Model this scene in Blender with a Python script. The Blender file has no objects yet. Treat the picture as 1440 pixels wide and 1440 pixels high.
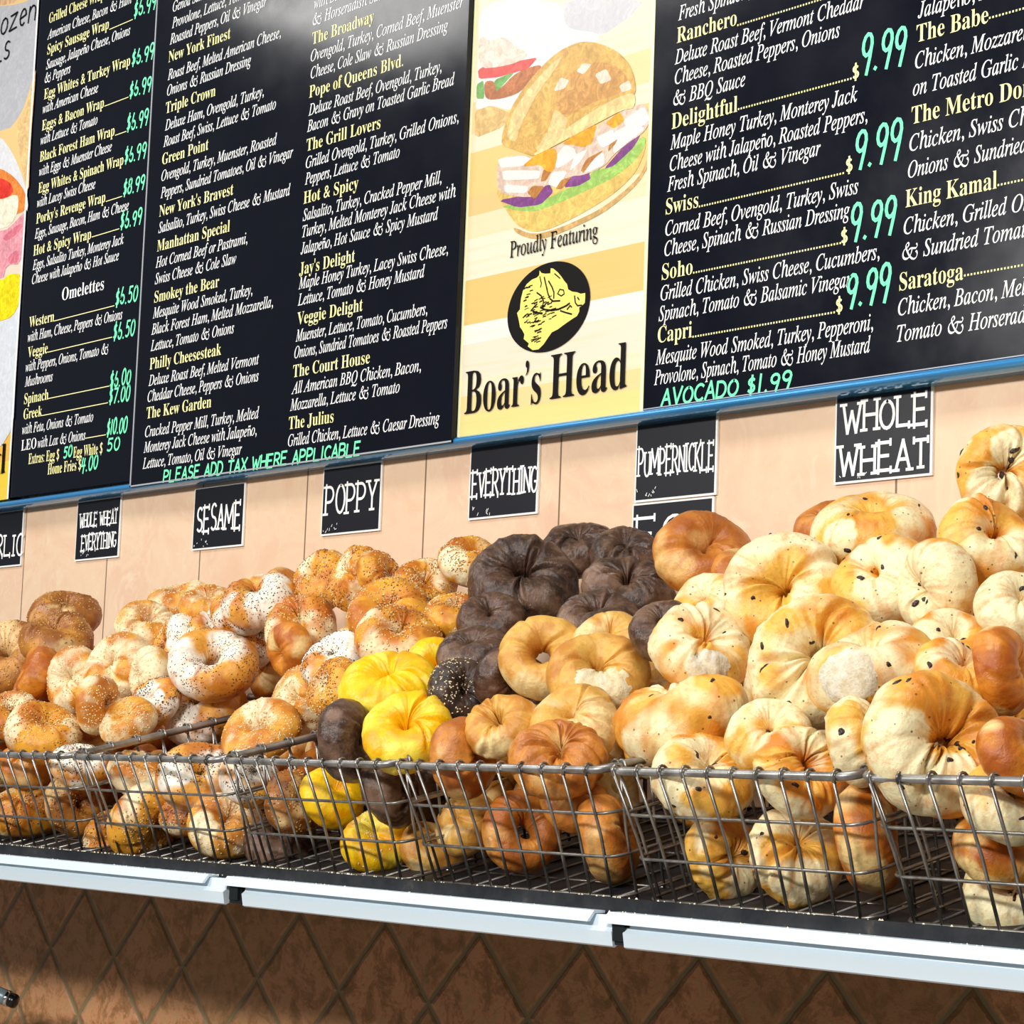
import bpy, math, random
import numpy as np
from mathutils import Vector, Matrix

# ------------------------------------------------------------------ camera, world, lamps, exposure
S = bpy.context.scene
COL = S.collection
cam_d = bpy.data.cameras.new('camera'); cam = bpy.data.objects.new('camera', cam_d); COL.objects.link(cam)
cam_d.sensor_width = 36.0; cam_d.lens = 84.3871; cam_d.clip_start = 0.05
cam.matrix_world = Matrix(((0.639553, 0.064779, 0.766013, 2.831927), (0.767849, -0.101973, -0.632463, -2.14194), (0.037142, 0.992676, -0.114958, 0.0), (0.0, 0.0, 0.0, 1.0)))
S.camera = cam
S.view_settings.view_transform = 'Standard'; S.view_settings.look = 'None'
S.view_settings.gamma = 1.0; S.view_settings.use_curve_mapping = False
S.view_settings.exposure = 0.08
W = bpy.data.worlds.new('shop_daylight'); S.world = W; W.use_nodes = True
W.node_tree.nodes['Background'].inputs[0].default_value = (0.86, 0.93, 1.0, 1)
W.node_tree.nodes['Background'].inputs[1].default_value = 0.15
def lamp(name, loc, target, sx, sy, power, col=(1.0, 0.985, 0.955)):
    l = bpy.data.lights.new(name, 'AREA'); l.shape = 'RECTANGLE'; l.size = sx; l.size_y = sy; l.energy = power; l.color = col
    o = bpy.data.objects.new(name, l); COL.objects.link(o); o.location = loc
    o.rotation_euler = (Vector(target) - Vector(loc)).to_track_quat('-Z', 'Y').to_euler()
    return o
lamp('ceiling_lamp_near', (-1.15, -1.05, 1.75), (-1.15, -1.05, 0), 1.2, 0.5, 18)
lamp('ceiling_lamp_near_right', (1.35, -1.05, 1.75), (1.35, -1.05, 0), 1.2, 0.5, 19)
lamp('ceiling_lamp_far', (-1.6, -5.0, 1.75), (-0.4, -0.5, 0.1), 1.2, 0.35, 115)
lamp('ceiling_lamp_far_right', (2.4, -4.6, 1.75), (0.8, -0.5, 0.1), 1.2, 0.35, 140)

# ------------------------------------------------------------------ helpers
def srgb(r, g, b):
    f = lambda c: (c/255/12.92) if c/255 <= 0.04045 else ((c/255 + 0.055)/1.055)**2.4
    return (f(r), f(g), f(b), 1.0)
def tag(o, label=None, cat=None, group=None, kind=None):
    if label: o['label'] = label
    if cat: o['category'] = cat
    if group: o['group'] = group
    if kind: o['kind'] = kind
    return o
class MB:
    """collects shapes in world coordinates; build() makes ONE mesh object, stored relative to its origin"""
    def __init__(s): s.v = []; s.f = []
    def add(s, v, f):
        n = len(s.v); s.v += [tuple(p) for p in v]; s.f += [tuple(i + n for i in q) for q in f]; return s
    def box(s, a, b):
        x0, y0, z0 = a; x1, y1, z1 = b
        return s.add([(x0,y0,z0),(x1,y0,z0),(x1,y1,z0),(x0,y1,z0),(x0,y0,z1),(x1,y0,z1),(x1,y1,z1),(x0,y1,z1)],
                     [(0,3,2,1),(4,5,6,7),(0,1,5,4),(1,2,6,5),(2,3,7,6),(3,0,4,7)])
    def tube(s, pts, r, n=8, closed=False, cap=True):
        P = [Vector(p) for p in pts]; m = len(P); rings = []
        prev = None
        for i, p in enumerate(P):
            if closed: d = (P[(i+1) % m] - P[i-1]).normalized()
            else: d = (P[min(i+1, m-1)] - P[max(i-1, 0)]).normalized()
            if prev is None:
                a = d.orthogonal().normalized()
            else:
                a = (prev - d*prev.dot(d)).normalized()
            prev = a; b = d.cross(a)
            rings.append([p + (a*math.cos(2*math.pi*k/n) + b*math.sin(2*math.pi*k/n))*r for k in range(n)])
        v = [q for rg in rings for q in rg]; f = []
        for i in range(m if closed else m-1):
            j = (i+1) % m
            for k in range(n):
                l = (k+1) % n; f.append((i*n+k, i*n+l, j*n+l, j*n+k))
        if cap and not closed: f.append(tuple(range(n))[::-1]); f.append(tuple((m-1)*n+k for k in range(n)))
        return s.add(v, f)
    def plate(s, pts, y, t=0.0006):
        """flat outline in the board plane (X, Z), front face at y, thickness t towards the wall"""
        n = len(pts)
        v = [(x, y, z) for x, z in pts] + [(x, y+t, z) for x, z in pts]
        ar = sum(pts[i][0]*pts[(i+1) % n][1] - pts[(i+1) % n][0]*pts[i][1] for i in range(n))
        f = [tuple(range(n)) if ar > 0 else tuple(range(n))[::-1]]
        f += [(i, (i+1) % n, n+(i+1) % n, n+i) for i in range(n)]
        return s.add(v, f)
    def build(s, name, mat, parent=None, org=(0,0,0), smooth=False):
        me = bpy.data.meshes.new(name)
        o3 = Vector(org); me.from_pydata([Vector(p) - o3 for p in s.v], [], s.f); me.update()
        if mat: me.materials.append(mat)
        if smooth: me.polygons.foreach_set('use_smooth', [True]*len(me.polygons))
        o = bpy.data.objects.new(name, me); COL.objects.link(o)
        if parent is not None: o.parent = parent
        else: o.location = o3
        return o
def loc(o): return tuple(o.location)

# ------------------------------------------------------------------ materials
def mat(name, col, rough=0.5, metal=0.0, spec=0.5, coat=0.0):
    m = bpy.data.materials.new(name); m.use_nodes = True
    b = m.node_tree.nodes['Principled BSDF']
    b.inputs['Base Color'].default_value = col; b.inputs['Roughness'].default_value = rough
    b.inputs['Metallic'].default_value = metal; b.inputs['Specular IOR Level'].default_value = spec
    b.inputs['Coat Weight'].default_value = coat
    return m
class NT:
    def __init__(s, m): s.t = m.node_tree; s.n = s.t.nodes; s.b = s.n['Principled BSDF']
    def new(s, ty, **kw):
        x = s.n.new(ty)
        for k, v in kw.items():
            if k.startswith('i_'):
                key = k[2:]; x.inputs[int(key) if key.isdigit() else key].default_value = v
            else: setattr(x, k, v)
        return x
    def ln(s, a, b): s.t.links.new(a, b)
    def math(s, op, a, b=None, c=None, clamp=False):
        x = s.n.new('ShaderNodeMath'); x.operation = op; x.use_clamp = clamp
        for i, q in enumerate((a, b, c)):
            if q is None: continue
            if isinstance(q, (int, float)): x.inputs[i].default_value = q
            else: s.ln(q, x.inputs[i])
        return x.outputs[0]
    def mix(s, fac, a, b):
        x = s.n.new('ShaderNodeMix'); x.data_type = 'RGBA'
        for i, q in ((0, fac), (6, a), (7, b)):
            if isinstance(q, (int, float, tuple)): x.inputs[i].default_value = q
            else: s.ln(q, x.inputs[i])
        return x.outputs[2]
    def ramp(s, fac, stops, interp='LINEAR'):
        x = s.n.new('ShaderNodeValToRGB'); e = x.color_ramp; e.interpolation = interp
        while len(e.elements) < len(stops): e.elements.new(0.5)
        for el, (p, c) in zip(e.elements, stops): el.position = p; el.color = c if isinstance(c, tuple) else (c, c, c, 1)
        s.ln(fac, x.inputs[0]); return x.outputs[0]
    def noise(s, vec, scale, detail=4, rough=0.55, dist=0.0):
        x = s.new('ShaderNodeTexNoise'); x.inputs['Scale'].default_value = scale; x.inputs['Detail'].default_value = detail
        x.inputs['Roughness'].default_value = rough; x.inputs['Distortion'].default_value = dist
        if vec is not None: s.ln(vec, x.inputs['Vector'])
        return x.outputs['Fac']
    def bump(s, h, strength, dist=0.01):
        x = s.new('ShaderNodeBump'); x.inputs['Strength'].default_value = strength; x.inputs['Distance'].default_value = dist
        s.ln(h, x.inputs['Height']); s.ln(x.outputs[0], s.b.inputs['Normal'])

M = {}
M['board'] = mat('board_black', srgb(11, 13, 24), 0.2, spec=0.3)
n = NT(M['board']); tc = n.new('ShaderNodeTexCoord')
sm = n.noise(tc.outputs['Object'], 9, 5, 0.6); n.ln(n.ramp(sm, [(0.3, 0.11), (0.75, 0.22)]), n.b.inputs['Roughness'])
M['card_black'] = mat('card_black', srgb(17, 18, 26), 0.42, spec=0.4)
M['card_white'] = mat('card_white', srgb(244, 244, 240), 0.6)
M['white_ink'] = mat('white_ink', srgb(252, 252, 250), 0.6, spec=0.2)
M['yellow_ink'] = mat('yellow_ink', srgb(253, 246, 176), 0.6, spec=0.2)
M['green_ink'] = mat('green_marker', srgb(126, 248, 190), 0.6, spec=0.2)
M['black_ink'] = mat('black_ink', srgb(16, 12, 12), 0.6, spec=0.12)
M['gold_ink'] = mat('gold_ink', srgb(240, 226, 110), 0.5)
M['edge_grey'] = mat('board_edge_grey', srgb(168, 172, 178), 0.4)
M['rail_blue'] = mat('rail_blue', srgb(62, 148, 210), 0.2, metal=0.35, coat=0.4)
M['wire'] = mat('basket_wire', srgb(150, 146, 140), 0.34, metal=0.85)
n = NT(M['wire']); tc = n.new('ShaderNodeTexCoord')
n.ln(n.ramp(n.noise(tc.outputs['Object'], 40, 3), [(0.3, srgb(92, 87, 80)), (0.7, srgb(178, 174, 168))]), n.b.inputs['Base Color'])
M['rim'] = mat('basket_rim', srgb(165, 163, 160), 0.38, metal=0.8)
n = NT(M['rim']); tc = n.new('ShaderNodeTexCoord')
n.ln(n.ramp(n.noise(tc.outputs['Object'], 30, 3), [(0.3, srgb(112, 108, 104)), (0.7, srgb(196, 194, 190))]), n.b.inputs['Base Color'])
M['tray'] = mat('tray_black_steel', srgb(42, 43, 46), 0.5, metal=0.2, spec=0.3)
n = NT(M['tray']); tc = n.new('ShaderNodeTexCoord')
n.ln(n.ramp(n.noise(tc.outputs['Object'], 22, 5, 0.7), [(0.35, srgb(26, 27, 32)), (0.62, srgb(48, 48, 50)), (0.8, srgb(88, 84, 78))]), n.b.inputs['Base Color'])
M['price_rail'] = mat('price_rail_white', srgb(216, 231, 241), 0.3)
M['clip'] = mat('clip_dark', srgb(24, 30, 30), 0.3)
M['crumb_stuff'] = mat('sesame_crumbs', srgb(240, 232, 205), 0.8)
M['torn'] = mat('torn_bread', srgb(246, 236, 208), 0.9, spec=0.15)
n = NT(M['torn']); tc = n.new('ShaderNodeTexCoord')
tn = n.noise(tc.outputs['Object'], 150, 5, 0.7)
n.ln(n.ramp(n.noise(tc.outputs['Object'], 60, 5, .7), [(0.3, srgb(206, 174, 118)), (0.45, srgb(236, 216, 172)), (0.7, srgb(250, 240, 214))]), n.b.inputs['Base Color']); n.bump(tn, 0.8, 0.003)
M['torn_white'] = mat('torn_white', srgb(236, 226, 202), 0.85, spec=0.15)
n = NT(M['torn_white']); tc = n.new('ShaderNodeTexCoord'); tn = n.noise(tc.outputs['Object'], 90, 6, 0.75); n.ln(n.ramp(tn, [(0.35, srgb(214, 196, 158)), (0.55, srgb(240, 231, 210)), (0.7, srgb(247, 242, 230))]), n.b.inputs['Base Color']); n.bump(tn, 0.8, 0.004)
M['raisin'] = mat('raisin_dark', srgb(46, 26, 22), 0.3)
n = NT(M['raisin']); tc = n.new('ShaderNodeTexCoord'); n.bump(n.noise(tc.outputs['Object'], 300, 3), 0.8, 0.003)
M['seed_white'] = mat('sesame_seed', srgb(250, 232, 190), 0.5)
M['seed_tan'] = mat('toasted_seed', srgb(222, 178, 104), 0.5)
M['seed_brown'] = mat('brown_seed', srgb(120, 78, 38), 0.5)
M['seed_black'] = mat('poppy_seed', srgb(44, 36, 34), 0.5)
M['knob_black'] = mat('knob_black', srgb(16, 16, 22), 0.25)
M['chrome'] = mat('chrome', srgb(225, 235, 238), 0.12, metal=1.0)
M['stem_grey'] = mat('stem_grey', srgb(130, 148, 155), 0.35, metal=0.3)

# upper wall: tall beige stone-look tiles with thin vertical joints
TILE_X0, TILE = -1.1858, 0.305
M['wall'] = mat('beige_tile', srgb(226, 196, 164), 0.42, spec=0.3)
n = NT(M['wall']); tc = n.new('ShaderNodeTexCoord'); sp = n.new('ShaderNodeSeparateXYZ'); n.ln(tc.outputs['Object'], sp.inputs[0])
u = n.math('DIVIDE', n.math('SUBTRACT', sp.outputs[0], TILE_X0), TILE)
fr = n.math('FRACT', u); d = n.math('ABSOLUTE', n.math('SUBTRACT', fr, 0.5))
zf = n.math('ABSOLUTE', n.math('SUBTRACT', n.math('FRACT', n.math('DIVIDE', n.math('SUBTRACT', sp.outputs[2], -0.18), 0.76)), 0.5))
jx = n.math('GREATER_THAN', d, 0.4945); jz = n.math('GREATER_THAN', zf, 0.4975); jt = n.math('MAXIMUM', jx, jz)
wn = n.new('ShaderNodeTexWhiteNoise', noise_dimensions='1D'); n.ln(n.math('FLOOR', u), wn.inputs['W'])
mp = n.new('ShaderNodeMapping'); mp.inputs['Scale'].default_value = (1.0, 1.0, 0.85); n.ln(tc.outputs['Object'], mp.inputs[0])
n1 = n.noise(mp.outputs[0], 7, 7, 0.62, 1.2)
n2 = n.noise(mp.outputs[0], 26, 5, 0.6, 2.0)
c = n.ramp(n1, [(0.3, srgb(226, 186, 154)), (0.5, srgb(234, 203, 172)), (0.62, srgb(229, 192, 162)), (0.75, srgb(240, 216, 186))])
c = n.mix(n.ramp(n2, [(0.56, 0.0), (0.68, 0.55)]), c, srgb(238, 214, 184))
c = n.mix(n.math('MULTIPLY', wn.outputs[0], 0.25), c, srgb(224, 190, 152))
n.ln(n.mix(jt, c, srgb(132, 104, 82)), n.b.inputs['Base Color'])
n.bump(n.math('SUBTRACT', n.math('MULTIPLY', n2, 0.15), jt), 0.35, 0.003)

# lower wall: brown tiles set on the diagonal with recessed grout
DX, DZ, DD = (-1.0004, -0.3062, 0.2185)
M['diamond'] = mat('brown_diamond_tile', srgb(120, 80, 55), 0.5, spec=0.35)
n = NT(M['diamond']); tc = n.new('ShaderNodeTexCoord'); sp = n.new('ShaderNodeSeparateXYZ'); n.ln(tc.outputs['Object'], sp.inputs[0])
nw = n.math('MULTIPLY', n.math('SUBTRACT', n.noise(tc.outputs['Object'], 45, 3), 0.5), 0.035)
xx = n.math('DIVIDE', n.math('SUBTRACT', sp.outputs[0], DX), DD); zz = n.math('DIVIDE', n.math('SUBTRACT', sp.outputs[2], DZ), DD)
a = n.math('ADD', n.math('ADD', xx, zz), nw); b = n.math('ADD', n.math('SUBTRACT', xx, zz), nw)
da = n.math('ABSOLUTE', n.math('SUBTRACT', n.math('FRACT', a), 0.5)); db = n.math('ABSOLUTE', n.math('SUBTRACT', n.math('FRACT', b), 0.5))
dm = n.math('MAXIMUM', da, db)
gr = n.ramp(dm, [(0.462, 0.0), (0.478, 1.0)])
cv = n.new('ShaderNodeCombineXYZ'); n.ln(n.math('FLOOR', a), cv.inputs[0]); n.ln(n.math('FLOOR', b), cv.inputs[1])
wn = n.new('ShaderNodeTexWhiteNoise', noise_dimensions='2D'); n.ln(cv.outputs[0], wn.inputs['Vector'])
n1 = n.noise(tc.outputs['Object'], 24, 9, 0.78, 0.4)
c1 = n.ramp(n1, [(0.34, srgb(132, 98, 58)), (0.46, srgb(176, 124, 78)), (0.54, srgb(218, 156, 112)), (0.64, srgb(192, 154, 104))])
c = n.mix(n.math('MULTIPLY', wn.outputs[0], 0.55), c1, srgb(150, 116, 74))
n.ln(n.mix(gr, c, srgb(142, 122, 88)), n.b.inputs['Base Color'])
n.bump(n.math('SUBTRACT', n.math('MULTIPLY', n1, 0.5), n.ramp(dm, [(0.44, 0.0), (0.485, 1.0)])), 0.8, 0.006)

# poster stock: printed pale wooden planks
def plank_mat(name, z0, z1, bands):
    m = mat(name, srgb(250, 240, 205), 0.3, spec=0.3); n = NT(m)
    tc = n.new('ShaderNodeTexCoord'); g = n.new('ShaderNodeNewGeometry'); sp = n.new('ShaderNodeSeparateXYZ'); n.ln(g.outputs['Position'], sp.inputs[0])
    t = n.math('DIVIDE', n.math('SUBTRACT', sp.outputs[2], z0), z1 - z0)
    c = n.ramp(t, [((z - z0)/(z1 - z0), srgb(*[q*.93 for q in col])) for z, col in bands], 'CONSTANT')
    mp = n.new('ShaderNodeMapping'); mp.inputs['Scale'].default_value = (0.6, 1, 14); n.ln(g.outputs['Position'], mp.inputs[0])
    gn = n.noise(mp.outputs[0], 9, 4, 0.6)
    c = n.mix(n.ramp(gn, [(0.5, 0.0), (0.75, 0.35)]), c, srgb(232, 200, 130))
    n.ln(c, n.b.inputs['Base Color']); return m

# bread crusts: golden colour, browner baked areas and pale areas from the 'tone' attribute (r pale, g brown)
KIND = dict(
 se=((234,170,66),(196,112,28),(248,232,188)), ev=((236,168,50),(188,100,22),(248,233,188)), we=((206,142,60),(146,84,34),(232,196,136)),
 po=((234,168,68),(194,112,34),(253,247,230)), eg=((253,206,14),(243,168,6),(255,230,76)), pu=((86,58,42),(50,32,25),(132,102,82)),
 pe=((70,50,40),(42,28,25),(110,86,70)), ra=((240,186,80),(212,126,30),(247,234,186)), ww=((212,138,56),(168,90,28),(232,184,112)),
 ta=((224,174,84),(196,126,44),(240,214,152)), go=((220,140,42),(172,86,20),(242,208,138)))
def crust(kind):
    gold, dark, pale = [srgb(*c) for c in KIND[kind]]
    m = mat('crust_' + kind, gold, 0.4, spec=0.45); n = NT(m)
    tc = n.new('ShaderNodeTexCoord'); oi = n.new('ShaderNodeObjectInfo')
    at = n.new('ShaderNodeAttribute', attribute_name='tone'); sp = n.new('ShaderNodeSeparateColor'); n.ln(at.outputs['Color'], sp.inputs[0])
    va = n.new('ShaderNodeVectorMath', operation='ADD'); n.ln(tc.outputs['Object'], va.inputs[0])
    cb = n.new('ShaderNodeCombineXYZ'); n.ln(n.math('MULTIPLY', oi.outputs['Random'], 20), cb.inputs[0]); n.ln(n.math('MULTIPLY', oi.outputs['Random'], 7), cb.inputs[2]); n.ln(cb.outputs[0], va.inputs[1])
    v = va.outputs[0]
    sk = sp.outputs[2]
    fine = n.noise(v, 140, 5, 0.65); mid = n.noise(v, 42, 4, 0.6, 0.5)
    br = n.math('ADD', sp.outputs[1], n.math('MULTIPLY', n.math('SUBTRACT', mid, 0.5), 0.9))
    c = n.mix(n.ramp(br, [(0.12, 0.0), (0.95, 1.0)]), gold, dark)
    pl = n.math('ADD', sp.outputs[0], n.math('MULTIPLY', n.math('SUBTRACT', mid, 0.5), 0.55))
    c = n.mix(n.ramp(pl, [(0.18, 0.0), (0.78, 1.0)]), c, pale)
    c = n.mix(n.ramp(fine, [(0.5, 0.0), (0.68, 0.42 if kind not in ('pu','pe') else 0.5)]), c, dark if kind not in ('pu','pe') else pale)
    c = n.mix(n.math('MULTIPLY', sk, 0.45 if kind not in ('pu', 'pe') else 0.3), c, dark if kind not in ('pu', 'pe') else pale)
    if kind == 'ra':
        vo = n.new('ShaderNodeTexVoronoi'); vo.inputs['Scale'].default_value = 85; n.ln(v, vo.inputs['Vector'])
        c = n.mix(n.math('MULTIPLY', n.math('LESS_THAN', vo.outputs['Distance'], 0.10), 0.75), c, srgb(70, 40, 24))
    n.ln(c, n.b.inputs['Base Color'])
    n.ln(n.ramp(mid, [(0.3, 0.20 if kind in ('pu','eg') else 0.26), (0.7, 0.42 if kind == 'pu' else 0.5)]), n.b.inputs['Roughness'])
    n.bump(n.math('ADD', n.math('MULTIPLY', fine, 0.5), mid), 0.5 if kind not in ('pu',) else 0.65, 0.004)
    return m
CR = {k: crust(k) for k in KIND}

# ------------------------------------------------------------------ large structure
o = MB().box((-2.6, 0, -0.06), (2.6, 0.1, 1.75)).build('wall_back', M['wall']); o['kind'] = 'structure'
o = MB().box((-2.6, 0, -1.3), (2.6, 0.1, -0.06)).build('wall_back_lower', M['diamond']); o['kind'] = 'structure'
o = MB().box((-2.6, -6.0, -1.4), (3.6, 0.1, -1.3)).build('floor', mat('floor_tile', srgb(150, 135, 118), 0.5)); o['kind'] = 'structure'

# ------------------------------------------------------------------ menu boards and posters
TEXT_CACHE = {}
def styl(s, style):
    if style == 'n': return s
    out = ''
    base_u, base_l = (0x1d434, 0x1d44e) if style == 'i' else (0x1d400, 0x1d41a)
    for ch in s:
        if ch == 'h' and style == 'i': out += '\u210e'
        elif 'A' <= ch <= 'Z': out += chr(base_u + ord(ch) - 65)
        elif 'a' <= ch <= 'z': out += chr(base_l + ord(ch) - 97)
        elif ch == '&': out += '\U0001F675' if style == 'i' else '&'
        else: out += ch
    return out
def font_mesh(s, style, off=0.0):
    c = bpy.data.curves.new('lettering', 'FONT'); c.body = styl(s, style); c.resolution_u = 3; c.offset = off
    ob = bpy.data.objects.new('lettering', c); COL.objects.link(ob)
    dg = bpy.context.evaluated_depsgraph_get(); ev = ob.evaluated_get(dg); me = ev.to_mesh()
    v = [(p.co.x, p.co.y) for p in me.vertices]; f = [tuple(p.vertices) for p in me.polygons]
    ev.to_mesh_clear(); bpy.data.objects.remove(ob); bpy.data.curves.remove(c)
    return v, f
def cap_h(style):
    if style not in TEXT_CACHE: TEXT_CACHE[style] = max(p[1] for p in font_mesh('H', style)[0])
    return TEXT_CACHE[style]
def text(mb, s, style, x, z, w, cap, y, off=0.0, slant=0.0):
    v, f = font_mesh(s, style, off)
    if not v: return
    x0 = min(p[0] for p in v); x1 = max(p[0] for p in v); kz = cap/cap_h(style)
    kx = (w/(x1 - x0)) if w else kz*0.78
    mb.add([(x + (px - x0)*kx + slant*pz*kz, y, z + pz*kz) for px, pz in v], f)
# hand lettering: strokes on a unit cell
def arc(cx, cy, rx, ry, a0, a1, n=9):
    return [(cx + rx*math.cos(math.radians(a0 + (a1-a0)*i/n)), cy + ry*math.sin(math.radians(a0 + (a1-a0)*i/n))) for i in range(n+1)]
G = {
 'A': [[(0,0),(.5,1),(1,0)], [(.2,.36),(.8,.36)]], 'B': [[(0,0),(0,1)], [(0,1)]+arc(.5,.76,.42,.24,90,-90)+[(0,.52)]+arc(.55,.26,.45,.26,90,-90)+[(0,0)]],
 'C': [arc(.58,.5,.55,.5,50,310,12)], 'D': [[(0,0),(0,1)], [(0,1),(.3,1)]+arc(.35,.5,.62,.5,90,-90,10)+[(0,0)]],
 'E': [[(0,0),(0,1)], [(0,1),(.85,1)], [(0,.52),(.7,.52)], [(0,0),(.9,0)]], 'F': [[(0,0),(0,1)], [(0,1),(.85,1)], [(0,.52),(.65,.52)]],
 'G': [arc(.55,.5,.55,.5,55,330,12)+[(1,.42),(.62,.42)]], 'H': [[(0,0),(0,1)], [(1,0),(1,1)], [(0,.5),(1,.5)]], 'I': [[(.5,0),(.5,1)]],
 'K': [[(0,0),(0,1)], [(.95,1),(0,.42)], [(.25,.55),(1,0)]], 'L': [[(0,1),(0,0),(.9,0)]], 'M': [[(0,0),(.1,1),(.5,.25),(.9,1),(1,0)]],
 'N': [[(0,0),(0,1),(1,0),(1,1)]], 'O': [arc(.5,.5,.52,.5,90,450,16)], 'P': [[(0,0),(0,1)], [(0,1),(.4,1)]+arc(.42,.72,.5,.28,90,-90)+[(0,.44)]],
 'R': [[(0,0),(0,1)], [(0,1),(.4,1)]+arc(.42,.74,.48,.26,90,-90)+[(0,.48)], [(.4,.48),(1,0)]],
 'S': [arc(.5,.74,.42,.26,40,270,9)+arc(.5,.24,.45,.24,90,-140,9)[1:]], 'T': [[(.5,0),(.5,1)], [(0,1),(1,1)]], 'U': [[(0,1),(0,.35)]+arc(.5,.35,.5,.35,180,360,8)+[(1,1)]],
 'V': [[(0,1),(.5,0),(1,1)]], 'W': [[(0,1),(.25,0),(.5,.75),(.75,0),(1,1)]], 'X': [[(0,0),(1,1)], [(0,1),(1,0)]], 'Y': [[(0,1),(.5,.45),(1,1)], [(.5,.45),(.5,0)]],
 'Z': [[(0,1),(1,1),(0,0),(1,0)]], 'z': [[(0,.62),(.9,.68),(0,0),(1,.05)]], 'o': [arc(.5,.33,.45,.33,90,450,10)], 'e': [[(.05,.32),(.9,.4)]+arc(.5,.35,.42,.34,10,310,10)], 'n': [[(.05,.66),(.05,0)], [(.05,.4)]+arc(.5,.35,.42,.3,150,0,6)+[(.95,0)]],
 '0': [arc(.5,.5,.45,.5,90,450,14)], '1': [[(.5,1),(.45,0)]], '4': [[(.25,1),(.1,.4),(.95,.42)], [(.75,.95),(.6,-.15)]], '5': [[(.9,1),(.25,1),(.2,.58)]+arc(.45,.32,.45,.32,110,-130,9)],
 '6': [arc(.55,.28,.42,.28,180,540,11)[::-1]+[(.2,.6),(.42,1.05)]], '7': [[(.05,1),(.95,1),(.4,0)]], '8': [arc(.5,.75,.36,.25,90,450,10), arc(.5,.25,.44,.27,90,450,10)],
 '9': [arc(.45,.72,.42,.28,0,360,11)+[(.8,.4),(.62,-.05)]], '.': [[(.42,0),(.55,.03)]], '$': [arc(.5,.72,.36,.2,40,270,7)+arc(.5,.3,.4,.22,90,-140,7)[1:], [(.5,1.12),(.5,-.1)]], ' ': [] }
WID = {'I': .35, '.': .35, ' ': .55, 'M': 1.5, 'W': 1.35, '1': .5, '$': .85, 'o': .85, 'e': .8, 'n': .85, 'z': .85}
RIB = [0]
def ribbon(mb, P, w, y):
    y0 = y; RIB[0] = (RIB[0] + 1) % 24; y = y - RIB[0]*1.6e-5
    P = [Vector(p) for p in P]
    if len(P) < 2: return
    for i in range(1, len(P)-1):                                                # sharp corners start a new stroke
        if (P[i]-P[i-1]).normalized().dot((P[i+1]-P[i]).normalized()) < 0.55:
            ribbon(mb, P[:i+1], w, y0); ribbon(mb, P[i:], w, y0); return
    L = []
    for i, p in enumerate(P):
        d = (P[min(i+1, len(P)-1)] - P[max(i-1, 0)])
        if d.length < 1e-9: d = Vector((1, 0))
        d.normalize(); nrm = Vector((-d.y, d.x))
        if 0 < i < len(P)-1:
            d1 = (P[i]-P[i-1]).normalized(); k = max(0.45, abs(d1.dot(d))); nrm = nrm/k
        e = d*(w*0.35) if i == len(P)-1 else (-d*(w*0.35) if i == 0 else Vector((0, 0)))
        L.append((p + e + nrm*w/2, p + e - nrm*w/2))
    v = []
    for a, b in L: v += [(a.x, y, a.y), (b.x, y, b.y)]
    mb.add(v, [(2*i, 2*i+1, 2*i+3, 2*i+2) for i in range(len(L)-1)])
def hand(mb, s, x, z, w, h, y, pen, serif=False, slant=0.0, rnd=None, rise=0.0):
    adv = [(WID.get(c, 1.0)) for c in s]; gap = 0.28
    tot = sum(adv) + gap*(len(s)-1); k = w/tot; px = 0.0
    for c, ad in zip(s, adv):
        jz = (rnd.uniform(-.04, .04)*h if rnd else 0); jh = (rnd.uniform(.93, 1.07) if rnd else 1)
        for st in G[c]:
            T = [(x + (px + q[0]*ad)*k + slant*q[1]*h, z + jz + rise*px*k + q[1]*h*jh) for q in st]
            ribbon(mb, T, pen, y)
            if serif:
                for e, nb in ((0, 1), (-1, -2)):
                    q, r_ = st[e], st[nb]
                    if c in 'OCGS0' and c not in 'CGS': continue
                    if q[1] not in (0, 1): continue
                    vert = abs(q[1]-r_[1]) > abs(q[0]-r_[0])*0.8
                    P = Vector(T[e])
                    sl = min(.14*h, .30*k)
                    if vert: ribbon(mb, [P - Vector((sl, 0)), P + Vector((sl, 0))], pen*.85, y)
                    else: ribbon(mb, [P - Vector((0, .10*h)), P + Vector((0, .10*h))], pen*.85, y)
        px += ad + gap
BY = -0.030
LY = BY - 0.0004
BOARDS = {'left': ('menu_poster', 'pale poster of a wrap sandwich at the far left edge, mostly cut off', 'poster', -1.75, -1.2045, 0.505, 1.66, -0.03), 'narrow': ('menu_board', 'narrow black menu board listing wraps and omelettes, left of the wide board', 'menu board', -1.2035, -0.749, 0.507, 1.66, -0.028), 'mid': ('menu_board', 'wide black menu board with two columns of sandwiches, left of the big sandwich poster', 'menu board', -0.748, 0.1435, 0.4925, 1.66, -0.04), 'main': ('menu_poster', 'tall pale poster with a photo of a ciabatta sandwich and a round black emblem', 'poster', 0.1445, 0.5365, 0.4985, 1.66, -0.03), 'right': ('menu_board', 'black menu board with large green 9.99 prices, right of the sandwich poster', 'menu board', 0.5375, 2.25, 0.5015, 1.66, -0.03)}
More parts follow.
